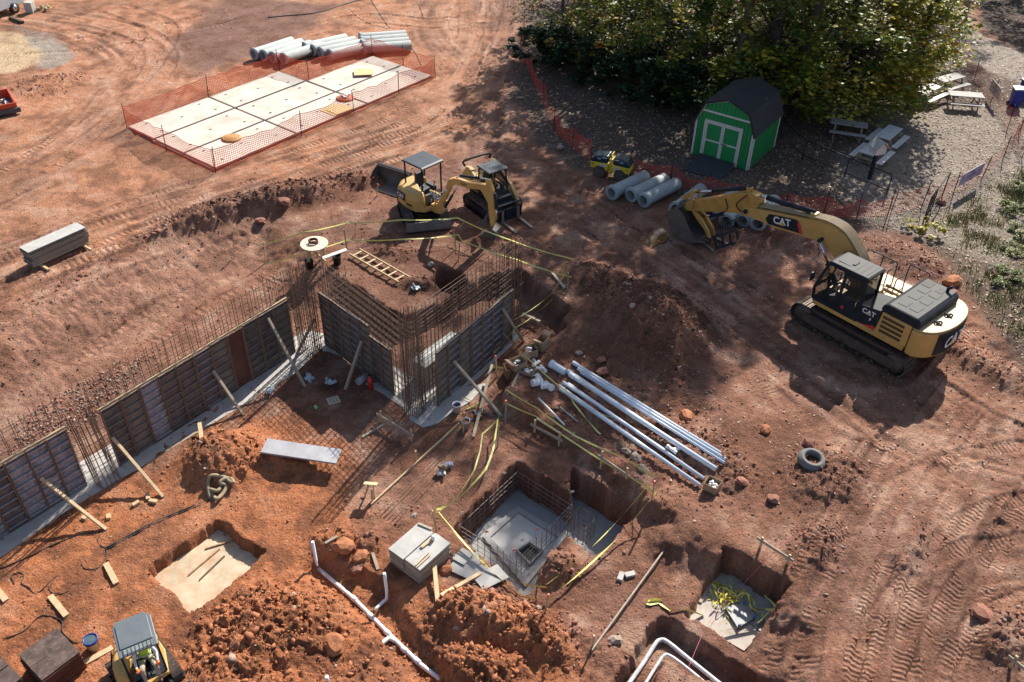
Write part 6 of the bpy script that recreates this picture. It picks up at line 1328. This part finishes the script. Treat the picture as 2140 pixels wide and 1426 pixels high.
tape('upper yellow strand along the trench to the right corner stake', [(1056, 850, .75), (1120, 885, .7), (1200, 935, .5), (1300, 985, .6), (1363, 1030, .7)], .08, .05)
tape('lower yellow strand along the trench to the right corner stake', [(1058, 866, .5), (1120, 895, .5), (1200, 940, .3), (1305, 1005, .3), (1366, 1045, .35)], .08, .05)
tape('yellow tape on the right side of the caged pit, upper strand', [(1363, 1030, .7), (1290, 1112, .6), (1210, 1190, .5), (1140, 1250, .6)], .045, .05)
tape('yellow tape on the right side of the caged pit, lower strand', [(1368, 1046, .35), (1300, 1125, .25), (1220, 1200, .2), (1142, 1268, .3)], .09, .05)
tape('yellow tape on the near side of the caged pit, upper strand', [(1140, 1255, .6), (1080, 1225, .2), (1000, 1180, .3), (914, 1100, .7)], .07, .08)
tape('yellow tape on the near side of the caged pit, lower strand', [(1142, 1270, .3), (1085, 1250, .1), (1020, 1195, .2), (985, 1165, .3), (918, 1098, .6)], .09, .08)
tape('yellow tape on the left side of the caged pit, inner strand', [(914, 1098, .7), (960, 1060, .4), (1015, 1000, .4), (1030, 960, .4), (1040, 905, .6)], .09, .08)
tape('yellow tape on the left side of the caged pit, outer strand', [(914, 1100, .65), (955, 1055, .3), (992, 1000, .4), (1004, 960, .45), (1008, 930, .5), (1040, 902, .55)], .07, .08)
tape('yellow tape from the trench stake to the ridge stake', [(1056, 862, .6), (1044, 885, .4), (1040, 905, .55)], .07)
tape('yellow tape tail lying in loops left of the tape pit', [(1470, 1290, .05), (1440, 1278, .05), (1400, 1280, .06), (1375, 1262, .05), (1352, 1268, .06), (1358, 1256, .05), (1385, 1258, .07), (1350, 1262, .05)], .11, .01, 3)
o = tape('wide yellow tape stretched across the near side of the tape pit', [(1612, 1282, .25), (1580, 1312, .2), (1515, 1326, .2)], .12, .05, .3)
p0, p1 = gp(1590, 1305, .22), gp(1520, 1325, .22)
lettering('CAUTION', .11, frame((p0+p1)/2+Vector((0, -.02, .02)), (p1-p0), Vector((0, -1, -.6))), None, M_MBLK, 'tape_print').parent = o
b = MB(); rr_ = random.Random(9)
for k in range(22):
    c_ = Vector((*at(rr_.gauss(1524, 12), rr_.gauss(1246, 13), -1.0), -1.0+rr_.uniform(0, .15))); pts = [c_]; an = rr_.uniform(0, 6.28)
    for j in range(9): an += rr_.uniform(-1.3, 1.3); st_ = rr_.uniform(.08, .17); pts.append(Vector((pts[-1].x+math.cos(an)*st_, pts[-1].y+math.sin(an)*st_, max(-1.06, min(-.72, pts[-1].z+rr_.uniform(-.09, .09)-.3*((pts[-1].xy-c_.xy).length > .4)*.2)))))
    pts = curve(pts, 3); tw = rr_.uniform(0, 3); b.ribbon(pts, .055, [Vector((math.cos(tw+q*.35), math.sin(tw+q*.35), .8*math.sin(q*.5+tw))).normalized() for q in range(len(pts))])
tag(b.build('tape_pile', mat('tape_bright', (.55, .47, .07), .4, var=.15)), 'crumpled heap of bright yellow tape in the lower right pit', 'tape pile')
tape('strip of yellow tape along the far wall of the tape pit', [(1585, 1240, .1), (1610, 1262, .1), (1628, 1280, .06), (1596, 1276, .06)], .1, .02, 4)
tape('yellow tape at the top edge of the picture by the track', [(886, -8, .8), (900, 30, .8), (912, 56, .5)], .09, .02, .5)
tape('yellow tape between posts at the top left edge', [(410, 8, .9), (440, 2, .9), (500, -12, .9)], .09, .02, .5)
# ------------------------------------------------------------------ white pvc pipes and fittings
for k, (a, b_, r) in enumerate([((1197, 762), (1505, 952), .07), ((1208, 775), (1515, 965), .065), ((1214, 783), (1513, 972), .05), ((1186, 780), (1452, 958), .08), ((1190, 788), (1495, 986), .085), ((1176, 804), (1396, 952), .06), ((1187, 806), (1470, 1004), .06), ((1168, 812), (1455, 1016), .055), ((1170, 818), (1462, 1020), .06)]):
    p, q = gp(*a, r), gp(*b_, r); dz_ = max(gz(*p.lerp(q, f/12).xy)+r-p.lerp(q, f/12).z for f in range(13))*.8; p.z += dz_; q.z += dz_; d = q-p; t = MB(); t.tube([(0, 0, 0), d*.04], r*1.12, 12, 0, False); t.tube([d*.03, d], r, 12); t.tube([d*.999, d*1.0005], r*.8, 12)
    o = tag(t.build('pvc_pipe', mat('white_pvc_clean', (.66, .71, .78), .3, var=.05, vs_=2, dirt=.04, dcol=(.4, .25, .2))), f'long white plastic pipe, {["topmost", "second from the top", "third from the top, thinner", "fourth, starting at the wide pipe", "fifth, the thickest", "sixth, shorter", "seventh", "eighth, under the tape", "lowest, beside the elbow box"][k]} in the row on the clay', 'plastic pipe', 'long white plastic pipes'); o.location = p
def tube_thing(name, label, cat, pts, r, m=None, n=14):
    pts = [Vector(p) for p in pts]; b = MB(); b.tube([p-pts[0] for p in pts], r, n); o = tag(b.build(name, m or M_WHITE), label, cat); o.location = pts[0]; return o
p, q = gp(1150, 766, .14), gp(1180, 785, .14); d = q-p; b = MB(); b.tube([(0, 0, 0), d*.22], .155, 18, 0); b.tube([d*.2, d], .135, 18, 0, False); b.tube([d, d*.99], .12, 18); o = tag(b.build('wide_pipe', mat('white_pvc_clean')), 'short wide white pipe with a collar at the upper end of the pipes', 'plastic pipe'); o.location = p
def fitting(label, px, yw, r=.11, dz=.1):
    p = gp(*px, dz); b = MB(); b.tube([(-.2, 0, 0), (-.1, 0, 0)], r*1.12, 14); b.tube([(-.1, 0, 0), (.12, 0, 0)], r, 14); b.tube([(.1, 0, 0), (.2, 0, 0)], r*1.12, 14); b.tube([(0, 0, 0), (.12, .16, 0)], r*.95, 14); b.tube([(.11, .15, 0), (.16, .22, 0)], r*1.1, 14); o = tag(b.build('pipe_fitting', M_WHITE), label, 'pipe fitting', 'loose pipe fittings'); o.location = p; o.rotation_euler = (0, .2, yw)
fitting('white pipe tee standing on the clods below the boxes', (1122, 805), .4, .12); fitting('white pipe wye right of the tee', (1146, 812), 2.2, .11); fitting('small white coupling on the seventh long pipe', (1402, 948), -.7, .06, .18)
fitting('white fitting in front of the open boxes', (1120, 765), 1.0, .06); fitting('white fitting right of the box of couplings', (1135, 776), 2.0, .06)
def carton(label, px, sx, sy, sz, yw, flaps=True, fill=8, bl=False):
    p = gp(*px, .01); t = thing('cardboard_box', label, 'cardboard box', p, yw, 'open cardboard boxes of fittings'); cm = mat('cardboard', (.34, .23, .145), .85, var=.12, vs_=4); b = MB()
    for s in (-1, 1): b.box((s*sx/2, 0, sz/2), (.012, sy, sz)); b.box((0, s*sy/2, sz/2), (sx-.014, .012, sz))
    b.box((0, 0, .008), (sx-.016, sy-.016, .012)); b.build('walls', cm, t)
    if flaps:
        for s in (-1, 1):
            b = MB(); b.box((0, 0, 0), (.012, sy*.95, sx*.45), Matrix.Rotation(s*R(55+20*rnd.random()), 3, 'Y')); o = b.build('flap', cm, t); o.location = (s*(sx/2+.10), 0, sz+.06)
    r_ = random.Random(px[0]); b = MB()
    for i in range(fill):
        c_ = Vector((r_.uniform(-.3, .3)*sx, r_.uniform(-.3, .3)*sy, sz*(.45+.06*i/2))); e = Vector((r_.uniform(-1, 1), r_.uniform(-1, 1), r_.uniform(-.3, .6))).normalized(); b.tube([c_-e*.06, c_+e*.02], .045, 8); b.tube([c_, c_+e.cross(Vector((0, 0, 1)))*.07], .04, 8)
    if fill: b.build('fittings', M_WHITE, t)
carton('open cardboard box lowest left, almost empty, by the hanging tape', (1068, 786), .46, .42, .45, .3, False, 2)
carton('open cardboard box with flaps behind the lowest one', (1082, 768), .5, .42, .3, .6, True, 6); carton('open cardboard box full of white couplings', (1108, 742), .42, .42, .32, .4, False, 11); carton('tall open cardboard box farthest right of the group', (1132, 728), .42, .36, .45, 1.0, True, 4)
carton('low cardboard tray of white fittings in front of the others', (1102, 780), .5, .3, .15, -.4, False, 8); carton('small flat cardboard tray next to the tee', (1122, 788), .34, .28, .12, -.3, False, 5); carton('open box of white elbows at the lower end of the long pipes', (1487, 1022), .42, .4, .28, -.6, False, 10)
tube_thing('pvc_pipe', 'thin white pipe sloping over the clods towards the trench', 'plastic pipe', [gp(1125, 838, .12), gp(1180, 892, .06)], .035); tube_thing('pvc_pipe', 'thin grey pipe stub right of the sloping white pipe', 'plastic pipe', [gp(1165, 850, .05), gp(1208, 885, .05)], .03, M_PIPE)
tube_thing('pvc_pipe', 'thin white pipe lying in the trench behind the batter board', 'plastic pipe', [gp(1122, 880, .1), gp(1172, 912, .1)], .035)
# drain lines in the trenches
def pz(px, py, z): return Vector((*at(px, py, z), z))
b = MB(); R0 = [pz(646, 1132, .06), pz(663, 1186, -1.08), pz(668, 1190, -1.1)]; b.tube([R0[1]+Vector((0, 0, 1.15)), R0[1], R0[1]+Vector((.1, -.08, -.03))], .045, 12); b.tube([pz(663, 1187, -1.08), pz(740, 1252, -1.07), pz(820, 1333, -1.08), pz(880, 1390, -1.08), pz(960, 1450, -1.1)], .062, 12)
b.tube(curve([pz(690, 1450, -1.06), pz(760, 1380, -1.05), pz(803, 1341, -1.04), pz(815, 1335, -1.06), pz(826, 1340, -1.07)], 4), .062, 12)
for p in [(740, 1252), (775, 1288), (810, 1323), (845, 1358), (872, 1382)]: q = pz(*p, -1.07); b.tube([q-Vector((.07, -.06, 0)), q+Vector((.07, -.06, 0))], .078, 12)
tag(b.build('drain_line', M_WHITE), 'white drain line in the open trench, forking at a wye, riser at its end', 'drain pipe')
b = MB(); q = pz(809, 1252, -1.05); b.tube(curve([q+Vector((0, 0, 1.15)), q+Vector((0, 0, .12)), q+Vector((-.1, -.1, 0)), pz(783, 1275, -1.06)], 4), .045, 12); tag(b.build('drain_riser', M_WHITE), 'white riser pipe with an elbow below the grey panel stack', 'drain pipe')
b = MB(); q = pz(686, 1430, -.9); b.tube([q, q+Vector((0, 0, .35))], .05, 12); tag(b.build('drain_riser', M_WHITE), 'short white capped pipe stub at the bottom edge', 'drain pipe')
MP = mat('splashed_pvc', (.62, .64, .66), .4, var=.15, vs_=4, dirt=.45, dcol=(.22, .11, .08))
b = MB(); b.tube(curve([pz(1300, 1450, -1.2), pz(1345, 1385, -1.2), pz(1368, 1348, -1.18), pz(1380, 1338, -1.18), pz(1395, 1342, -1.18), pz(1440, 1378, -1.2), pz(1530, 1450, -1.2)], 5), .06, 12); tag(b.build('drain_line', MP), 'outer mud splashed white pipe bending in the bottom right trench', 'drain pipe')
b = MB(); b.tube(curve([pz(1330, 1460, -1.15), pz(1372, 1392, -1.15), pz(1386, 1372, -1.14), pz(1398, 1370, -1.14), pz(1430, 1392, -1.15), pz(1500, 1450, -1.15)], 5), .045, 12); tag(b.build('drain_line', MP), 'inner mud splashed white pipe bending in the bottom right trench', 'drain pipe')
# ------------------------------------------------------------------ spool table, ladder, buckets, cords and oddments
p = gp(662, 548); t = thing('round_table', 'round pale plywood table on timber legs at the corner of the upper tape', 'table', p, .4); b = MB(); b.lathe([(0, .86), (.56, .86), (.56, .90), (0, .90)], 40, sm=False); b.build('top', mat('ply_pale', (.66, .55, .40), .7, var=.08), t)
for a in range(4): b = MB(); b.box((.38*math.cos(a*1.57+.5), .38*math.sin(a*1.57+.5), .43), (.09, .09, .86)); b.build('leg', M_WOOD, t)
b = MB(); b.bar((.3, -.3, .15), (-.3, .2, .8), .05, .09); b.build('brace', M_WOOD, t)
b = MB(); r_ = random.Random(4)
for k in range(7): b.tube([(.19*math.cos(a)*(1+.1*math.sin(3*a+k))+r_.uniform(-.02, .02), .16*math.sin(a)+r_.uniform(-.02, .02), .03+.018*k) for a in [j*.6283 for j in range(11)]], .013, 5)
o = tag(b.build('coil', mat('rust_wire', (.16, .045, .04), .7, var=.4, vs_=20)), 'coil of rusty tie wire on the round table', 'wire coil'); o.location = p+Vector((-.03, .03, .9))
def bucket(label, px, m, lidm=None, r=.16, h=.38, fillm=None):
    p = gp(*px); t = thing('bucket', label, 'bucket', p, 0, 'plastic buckets'); b = MB(); b.lathe([(0, .005), (r*.85, .005), (r, h-.05), (r*1.06, h-.05), (r*1.06, h), (r*.96, h), (r*.80, .02), (0, .02)], 24); b.build('body', m, t)
    if lidm: b = MB(); b.lathe([(r*1.1, h-.06), (r*1.1, h+.012), (r*.95, h+.015), (r*.93, h-.01), (0, h-.01)], 24); b.build('lid', lidm, t)
    if fillm: b = MB(); b.lathe([(r*.93, h*.8), (0, h*.82)], 20); b.build('contents', fillm, t)
    b = MB(); b.tube([(r*1.06*math.cos(a), r*1.06*math.sin(a), h-.03-.1*math.sin(a)) for a in [math.pi*j/10 for j in range(11)]], .006, 5); b.build('handle', M_CHR, t); return t
bb_ = mat('bucket_white', (.66, .66, .70), .4, var=.06, dirt=.12); bucket('white bucket with dark water near the crossing braces', (955, 860), bb_, None, .15, .34, mat('dark_water', (.02, .02, .05), .1)); bucket('grey bucket with a stake in it at the end of the edge board', (973, 895), mat('bucket_grey', (.42, .42, .42), .5, dirt=.15), None, .15, .36, M_CLOD[3])
bk5 = bucket('pale bucket with blue rim and dark lid beside the bottom mini excavator', (197, 1355), mat('bucket_tan', (.50, .42, .33), .5, dirt=.2), mat('lid_blue', (.02, .05, .22), .4), .17, .40); b = MB(); b.lathe([(.15, .392), (0, .396)], 20); b.build('lid_disc', mat('lid_slate', (.05, .09, .12), .5, var=.3), bk5)
for k, px in enumerate([(648, 562), (705, 552)]): bucket(['black bucket under the round table', 'black bucket with a board on it right of the round table'][k], px, M_BLACK, None, .17, .40)
pl0 = gp(695, 556, .42); lumber('board', 'white board laid on the black bucket right of the round table', pl0+Vector((-.35, -.1, .0)), pl0+Vector((.55, .45, .1)), .2, .025, m=M_PAINT)
p, q = gp(742, 532, .12), gp(845, 588, .06); t = thing('ladder', 'pale wooden ladder lying on the bank behind the forms', 'ladder', p, 0); d = q-p; n = Vector((-d.y, d.x, 0)).normalized()*.27
for s in (1, -1): b = MB(); b.bar(n*s, n*s+d*(1 if s < 0 else 1.03), .045, .09); b.build('rail', M_WOOD, t, .004)
for k in range(7): b = MB(); c_ = d*(.06+.143*k); b.bar(c_-n, c_+n, .08, .035); b.build('rung', M_WOOD, t)
def cord(label, pts, r=.014, m=None, cat='cord', dz=.012): b = MB(); b.tube(curve([gp(*p, dz) for p in pts], 5), r, 6); return tag(b.build('cord', m or M_BLACK), label, cat)
for k in range(2): cord(['black hose running from the coiled canvas hose to the lower left, upper one', 'black hose running from the coiled canvas hose to the lower left, lower one'][k], [(438, 1046+4*k), (380, 1068+4*k), (320, 1094+4*k), (260, 1125+4*k), (222, 1146+4*k)], .022)
cord('black cord curling below the left brace', [(225, 1108), (206, 1125), (208, 1140), (222, 1148), (220, 1168), (205, 1188), (180, 1190), (170, 1180)]); cord('black cord along the shadow of the left form', [(210, 1112), (170, 1118), (110, 1140), (60, 1165), (0, 1190)], .02)
cord('thin cord in a loop on the clay at the left', [(30, 1222), (25, 1205), (40, 1197), (50, 1205), (45, 1220), (60, 1228), (75, 1242), (100, 1222), (120, 1204), (115, 1212), (104, 1230), (110, 1240), (130, 1242), (145, 1236)]); cord('thin cord bent above the dark panel stack', [(8, 1336), (50, 1320), (86, 1288), (128, 1297), (130, 1320), (150, 1340), (165, 1345)])
for k in range(7): cord(f'long rebar lying in the bundle beside the edge board, {["nearest to the board", "second", "third", "fourth", "fifth", "sixth", "farthest from the board"][k]}', [(788+7*k, 1075+5*k), (880+6*k, 985+4*k), (985+2*k-9*(k % 3), 885+3*k+9*(k % 3))], .011, M_REBAR, 'rebar', .02+.012*(k % 3)).name = 'rebar'
for k in range(4): cord(f'loose rebar on the clay inside the forms, {["topmost", "second", "third", "lowest"][k]}', [(640+14*k, 880+10*k), (720+12*k, 830+8*k), (770+10*k, 790+6*k)] if k < 2 else [(520+10*k, 890-6*k), (600+8*k, 840-8*k), (650, 800-4*k)], .010, M_REBAR, 'rebar', .02).name = 'rebar'
cord('thick black cable on the ground behind the farthest pipes', [(560, 38), (600, 34), (660, 28), (720, 10), (770, -5)], .05); cord('dark cable end right of the pipe rows', [(836, 88), (858, 100), (872, 120), (880, 138)], .035); cord('thin dark line crossing the top of the site', [(775, 0), (800, 40), (815, 60)], .03); cord('thin dark wire from the cable to the pipes', [(730, 20), (760, 45), (812, 62)], .02)
cord('thin string line across the tape pit', [(1652, 1130), (1600, 1180), (1545, 1238), (1480, 1310), (1430, 1420)], .006, mat('pink_string', (.6, .12, .2), .6), 'string', .25); cord('pink string on the batter board above the caged pit', [(1258, 960), (1285, 975), (1309, 992)], .012, mat('pink_string'), 'string', .5)
# coiled canvas hose
b = MB(); hp = [(440, 1046), (436, 1015), (445, 1003), (470, 1002), (480, 1012), (490, 1018), (482, 1004), (470, 1008), (462, 1018), (474, 1020), (466, 1040), (455, 1052), (448, 1040), (440, 1030), (456, 1035), (462, 1022)]
cp = curve([gp(*q, .08+.05*(i % 3)) for i, q in enumerate(hp)], 5); b.tube(cp, .06, 8); tag(b.build('canvas_hose', mat('canvas', (.30, .24, .15), .85, var=.2, vs_=6)), 'tangled flat canvas hose on the foot of the orange heap', 'hose')
p = gp(775, 812); t = thing('gas_cylinder', 'red cylinder standing by the foot of the brown form', 'cylinder', p); b = MB(); b.lathe([(0, 0), (.1, 0), (.1, .42), (.07, .5), (.03, .52), (.03, .58), (0, .58)], 18); b.build('body', M_RED, t); b = MB(); b.box((0, 0, .6), (.12, .05, .05)); b.build('valve', M_MBLK, t)
tube_thing('pipe_stub', 'short grey pipe lying beside the red cylinder', 'pipe', [gp(748, 806, .14), gp(768, 792, .14)], .13, M_PIPE)
b = MB(); b.box((0, 0, .02), (.42, .36, .03), .5); o = tag(b.build('perforated_plate', mat('cream_plate', (.55, .45, .30), .6, var=.08)), 'cream plate with nine holes on the clay inside the forms', 'plate'); o.location = gp(697, 838); hb = MB()
for i in range(3):
    for j in range(3): hb.lathe([(.025, .037), (0, .0375)], 8, (*(rotz(.5) @ Vector(((i-1)*.11, (j-1)*.1, 0))).xy, 0))
hb.build('holes', M_BLACK, o)
def scrap(name, label, px, m, n, s, cat, dz=.04):
    r_ = random.Random(px[0]*3+px[1]); b = MB()
    for k in range(n): b.box((r_.uniform(-s, s), r_.uniform(-s, s)*.8, r_.uniform(0, .12)), (r_.uniform(.1, .25), r_.uniform(.08, .2), r_.uniform(.02, .07)), Matrix.Rotation(r_.uniform(0, 3), 3, Vector((r_.random(), r_.random(), 1)).normalized()))
    o = tag(b.build(name, m, bevel=.012), label, cat); o.location = gp(*px, dz)
bag = mat('plastic_bag', (.42, .50, .56), .4, var=.2, vs_=6); scrap('plastic_bag', 'pale plastic bag right of the brace foot inside the forms', (650, 795), bag, 7, .14, 'bag'); scrap('plastic_bag', 'pale plastic bag on the wire heap inside the forms', (692, 803), bag, 7, .14, 'bag'); scrap('plastic_bag', 'pale blue plastic bag at the foot of the ladder', (868, 605), bag, 6, .13, 'bag'); scrap('paper_scrap', 'small green paper on the clay inside the forms', (662, 856), mat('green_paper', (.25, .6, .3), .6), 1, .02, 'paper'); scrap('plastic_bag', 'dirty white wrap by the footing in the leaning shadow', (565, 820), bag, 6, .15, 'wrap')
scrap('carton_scrap', 'white carton with a tan bag in it on the clay above the caged pit', (925, 995), paper(), 5, .12, 'carton', .08); scrap('tan_bag', 'tan bag lying in the white carton', (925, 988), mat('tan_bag_', (.34, .26, .17), .8), 4, .08, 'bag', .2); scrap('plastic_bag', 'blue grey wrap behind the white carton', (938, 980), mat('bag_bluegrey', (.24, .25, .36), .5, var=.3), 5, .1, 'wrap', .1)
for k, (px, lab) in enumerate([((1297, 1208), 'left'), ((1316, 1204), 'right')]):
    b = MB(); b.box((0, 0, .05), (.3, .16, .12), 1.2-.9*k); o = tag(b.build('concrete_block', M_CONC, bevel=.008), f'small concrete block on the clay, {lab} one of two right of the lower tape', 'concrete block'); o.location = gp(*px)
b = MB(); r_ = random.Random(2)
for k in range(40): a = r_.uniform(0, 6.28); c_ = Vector((r_.gauss(0, .25), r_.gauss(0, .15), .03)); b.tube([c_, c_+Vector((math.cos(a)*.25, math.sin(a)*.25, r_.uniform(0, .1)))], .006, 4)
o = tag(b.build('wire_heap', mat('dark_wire', (.04, .035, .03), .6), kind='stuff'), 'heap of cut wire ends on the clay inside the forms', 'wire'); o.location = gp(690, 812)
b = MB(); r_ = random.Random(12)
for k in range(14): c_ = Vector((r_.gauss(0, .35), r_.gauss(0, .2), .04)); b.tube([c_, c_+Vector((r_.uniform(-.12, .12), r_.uniform(-.12, .12), 0))], .045, 8)
o = tag(b.build('dark_fittings', mat('fitting_grey', (.16, .18, .20), .5, var=.3), kind='stuff'), 'loose grey fittings between the crossing braces and the bucket', 'fittings'); o.location = gp(1000, 868)
tape('tangled tape among the grey fittings', [(968, 835, .1), (985, 842, .08), (975, 858, .06), (995, 850, .1), (1010, 868, .06), (1005, 845, .1), (950, 866, .05)], .05, .01, 5)
# concrete riser ring, fork attachment, red tray, truck, stump pile
p = gp(1697, 968); t = thing('concrete_ring', 'grey concrete riser ring lying on dark clay at the right', 'concrete ring', p+Vector((0, .1, -.06)), .3); b = MB(); b.lathe([(.24, .02), (.42, .0), (.44, .12), (.40, .15), (.36, .24), (.26, .24), (.23, .15), (.24, .02)], 36); b.build('ring', mat('ring_concrete', (.14, .145, .14), .8, var=.25, vs_=4, dirt=.3), t); t.rotation_euler = (.1, .05, 0)
p = gp(1520, 515); t = thing('fork_attachment', 'black pallet fork attachment lying by the concrete pipes under the boom', 'fork attachment', p, R(25)); b = MB()
for z in (.05, .55): b.box((0, 0, z), (1.2, .06, .1))
for x in (-.58, -.2, .2, .58): b.box((x, 0, .3), (.07, .05, .5))
for k in range(9): b.box((-.5+.125*k, 0, .82), (.03, .04, .42))
b.box((0, 0, 1.04), (1.15, .05, .05)); b.build('frame', M_MBLK, t, .006); t.rotation_euler = (R(-25), 0, R(28))
for k, (a, b_) in enumerate([((1475, 490), (1520, 512)), ((1466, 505), (1490, 528))]): lumber('fork', ['steel fork blade right of the excavator bucket', 'rusty fork blade below the excavator bucket'][k], gp(*a, .05), gp(*b_, .05), .12, .05, 'fork', m=mat('fork_steel'))
p = gp(-20, 232); t = thing('scrap_tray', 'red steel tray with scrap at the left edge', 'tray', p, R(35)); rm = mat('tray_red', (.55, .07, .03), .5, var=.2, dirt=.2); b = MB()
for s in (-1, 1): b.box((s*1.2, 0, .35), (.08, 2.2, .5)); b.box((0, s*1.1, .35), (2.4, .08, .5))
b.build('sides', rm, t, .01); b = MB(); b.box((0, 0, .1), (2.4, 2.2, .06)); b.build('floor', mat('tray_dirt', (.16, .09, .08), .8, var=.5, vs_=6), t); b = MB(); b.box((0, -1.16, .22), (2.7, .2, .25)); b.build('bumper', M_GREYM, t, .02)
b = MB(); r_ = random.Random(3)
for k in range(12): b.box((r_.uniform(-.9, .9), r_.uniform(-.8, .8), .2+.1*r_.random()), (r_.uniform(.2, .5), .1, .1), r_.uniform(0, 3))
b.build('scrap', paper(), t)
p = gp(-28, 40); t = thing('van', 'white van or trailer showing its wheel at the top left corner', 'van', p, R(72)); vm = mat('van_white', (.60, .62, .66), .35, var=.05, dirt=.05); b = MB()
b.prism([(-2.6, .45), (2.6, .45), (2.65, 1.3), (2.3, 2.3), (-2.6, 2.4)], -.95, .95, 'xz'); b.build('body', vm, t, .06); b = MB(); b.prism([(2.0, 1.4), (2.60, 1.4), (2.32, 2.1), (2.0, 2.15)], -.97, .97, 'xz'); b.build('window', M_GLASS, t)
for x in (-1.5, 1.6):
    for s in (-1, 1): b = MB(); b.lathe([(.16, -.1), (.36, -.1), (.36, .1), (.16, .1)], 24, (x, s*.92, .36), Matrix.Rotation(R(90), 3, 'X')); w_ = b.build('wheel', M_BLACK, t); b = MB(); b.lathe([(0, -.12), (.2, -.11), (.2, .11), (0, .12)], 12, (x, s*.92, .36), Matrix.Rotation(R(90), 3, 'X')); b.build('rim', M_CHR, w_)
scrap('straw_bales', 'broken straw and a grey block beside the white van', (92, 22), mat('straw', (.34, .27, .14), .9, var=.4, vs_=9), 26, .55, 'straw', .1); b = MB(); b.box((0, 0, .35), (.5, .6, .7)); o = tag(b.build('grey_block', M_PLYTOP, bevel=.03), 'upright grey block by the van corner', 'block'); o.location = gp(66, 26)
lumber('log', 'dark log lying in front of the van', gp(22, 40, .08), gp(48, 50, .08), .2, .18, 'log', m=M_BARK)
# ------------------------------------------------------------------ rocks and boulders
rk = [link_ for link_ in []]
RM = []
for i in range(4):
    vv, ff = rock_shape(40+i, 2, .2); b = MB(); b.add([tuple(x) for x in vv], [tuple(x) for x in ff], 0, False); RM.append(b)
RMM = [b.mesh('boulder', M_CLOD[[1, 0, 2, 1][k]]) for k, b in enumerate(RM)]
for k, (px, s, m, lab) in enumerate([((1434, 872), .30, 1, 'round brown boulder right of the long pipes'), ((1258, 780), .26, 3, 'squarish boulder above the long pipes'), ((1256, 755), .22, 3, 'dark boulder at the foot of the big heap'), ((1690, 930), .22, 3, 'boulder above the concrete ring'), ((1990, 592), .42, 1, 'orange boulder behind the counterweight'), ((1984, 620), .34, 3, 'flat boulder right of the engine hood'), ((2052, 1285), .28, 0, 'tan boulder on the tracked ground at the lower right'), ((1615, 1045), .22, 3, 'dark boulder left of the concrete ring'), ((1550, 1010), .24, 3, 'dark red boulder right of the box of elbows'), ((718, 1145), .38, 1, 'large orange clod by the upper riser pipe'), ((755, 1165), .28, 1, 'orange clod next to the small plank'), ((745, 1188), .24, 0, 'flat orange clod below the others'), ((700, 1350), .36, 1, 'large smooth orange clod at the bottom'), ((930, 1195), .22, 1, 'orange clod at the corner of the grey panel stack'), ((1075, 822), .22, 0, 'clod below the lowest box'), ((1160, 850), .2, 0, 'clod beside the grey pipe stub'), ((1330, 960), .22, 2, 'pale lump left of the clod heap by the tape'), ((1345, 985), .2, 2, 'pale lump in the clod heap by the tape'), ((1310, 945), .2, 2, 'grey lump at the end of the batter board'), ((1170, 310), .22, 2, 'pale stone at the red net below the woods'), ((900, 555), .2, 2, 'pale stone at the hole behind the ladder'), ((1285, 1340), .2, 2, 'pale flat stone above the bottom right trench'), ((595, 425), .3, 3, 'dark clod on the berm'), ((545, 465), .28, 3, 'dark clod lower on the berm'), ((865, 1080), .12, 2, 'small pale stone above the grey panel stack'), ((1965, 425), .3, 3, 'dark stump between the black rails'), ((1210, 740), .15, 2, 'pale chip right of the tall box'), ((1600, 900), .2, 1, 'brown clod right of the round boulder')]):
    o = link('boulder', RMM[m]); o.location = gp(*px, s*.25); o.scale = (s, s*.9, s*.85); o.rotation_euler = (rnd.uniform(-.4, .4), rnd.uniform(-.4, .4), rnd.uniform(0, 6)); tag(o, lab, 'boulder', 'boulders and big clods')
# puddle
b = MB(); P = W([(1340, 505), (1365, 480), (1385, 478), (1400, 492), (1388, 508), (1372, 512), (1360, 520)], 0); z_ = float(np.mean(Z(P[:, 0], P[:, 1])))+.012; b.prism([tuple(x) for x in P], z_-.06, z_, 'xy'); o = b.build('puddle', mat('muddy_water', (.17, .075, .035), .05, var=.1, spec=.8), kind='structure')
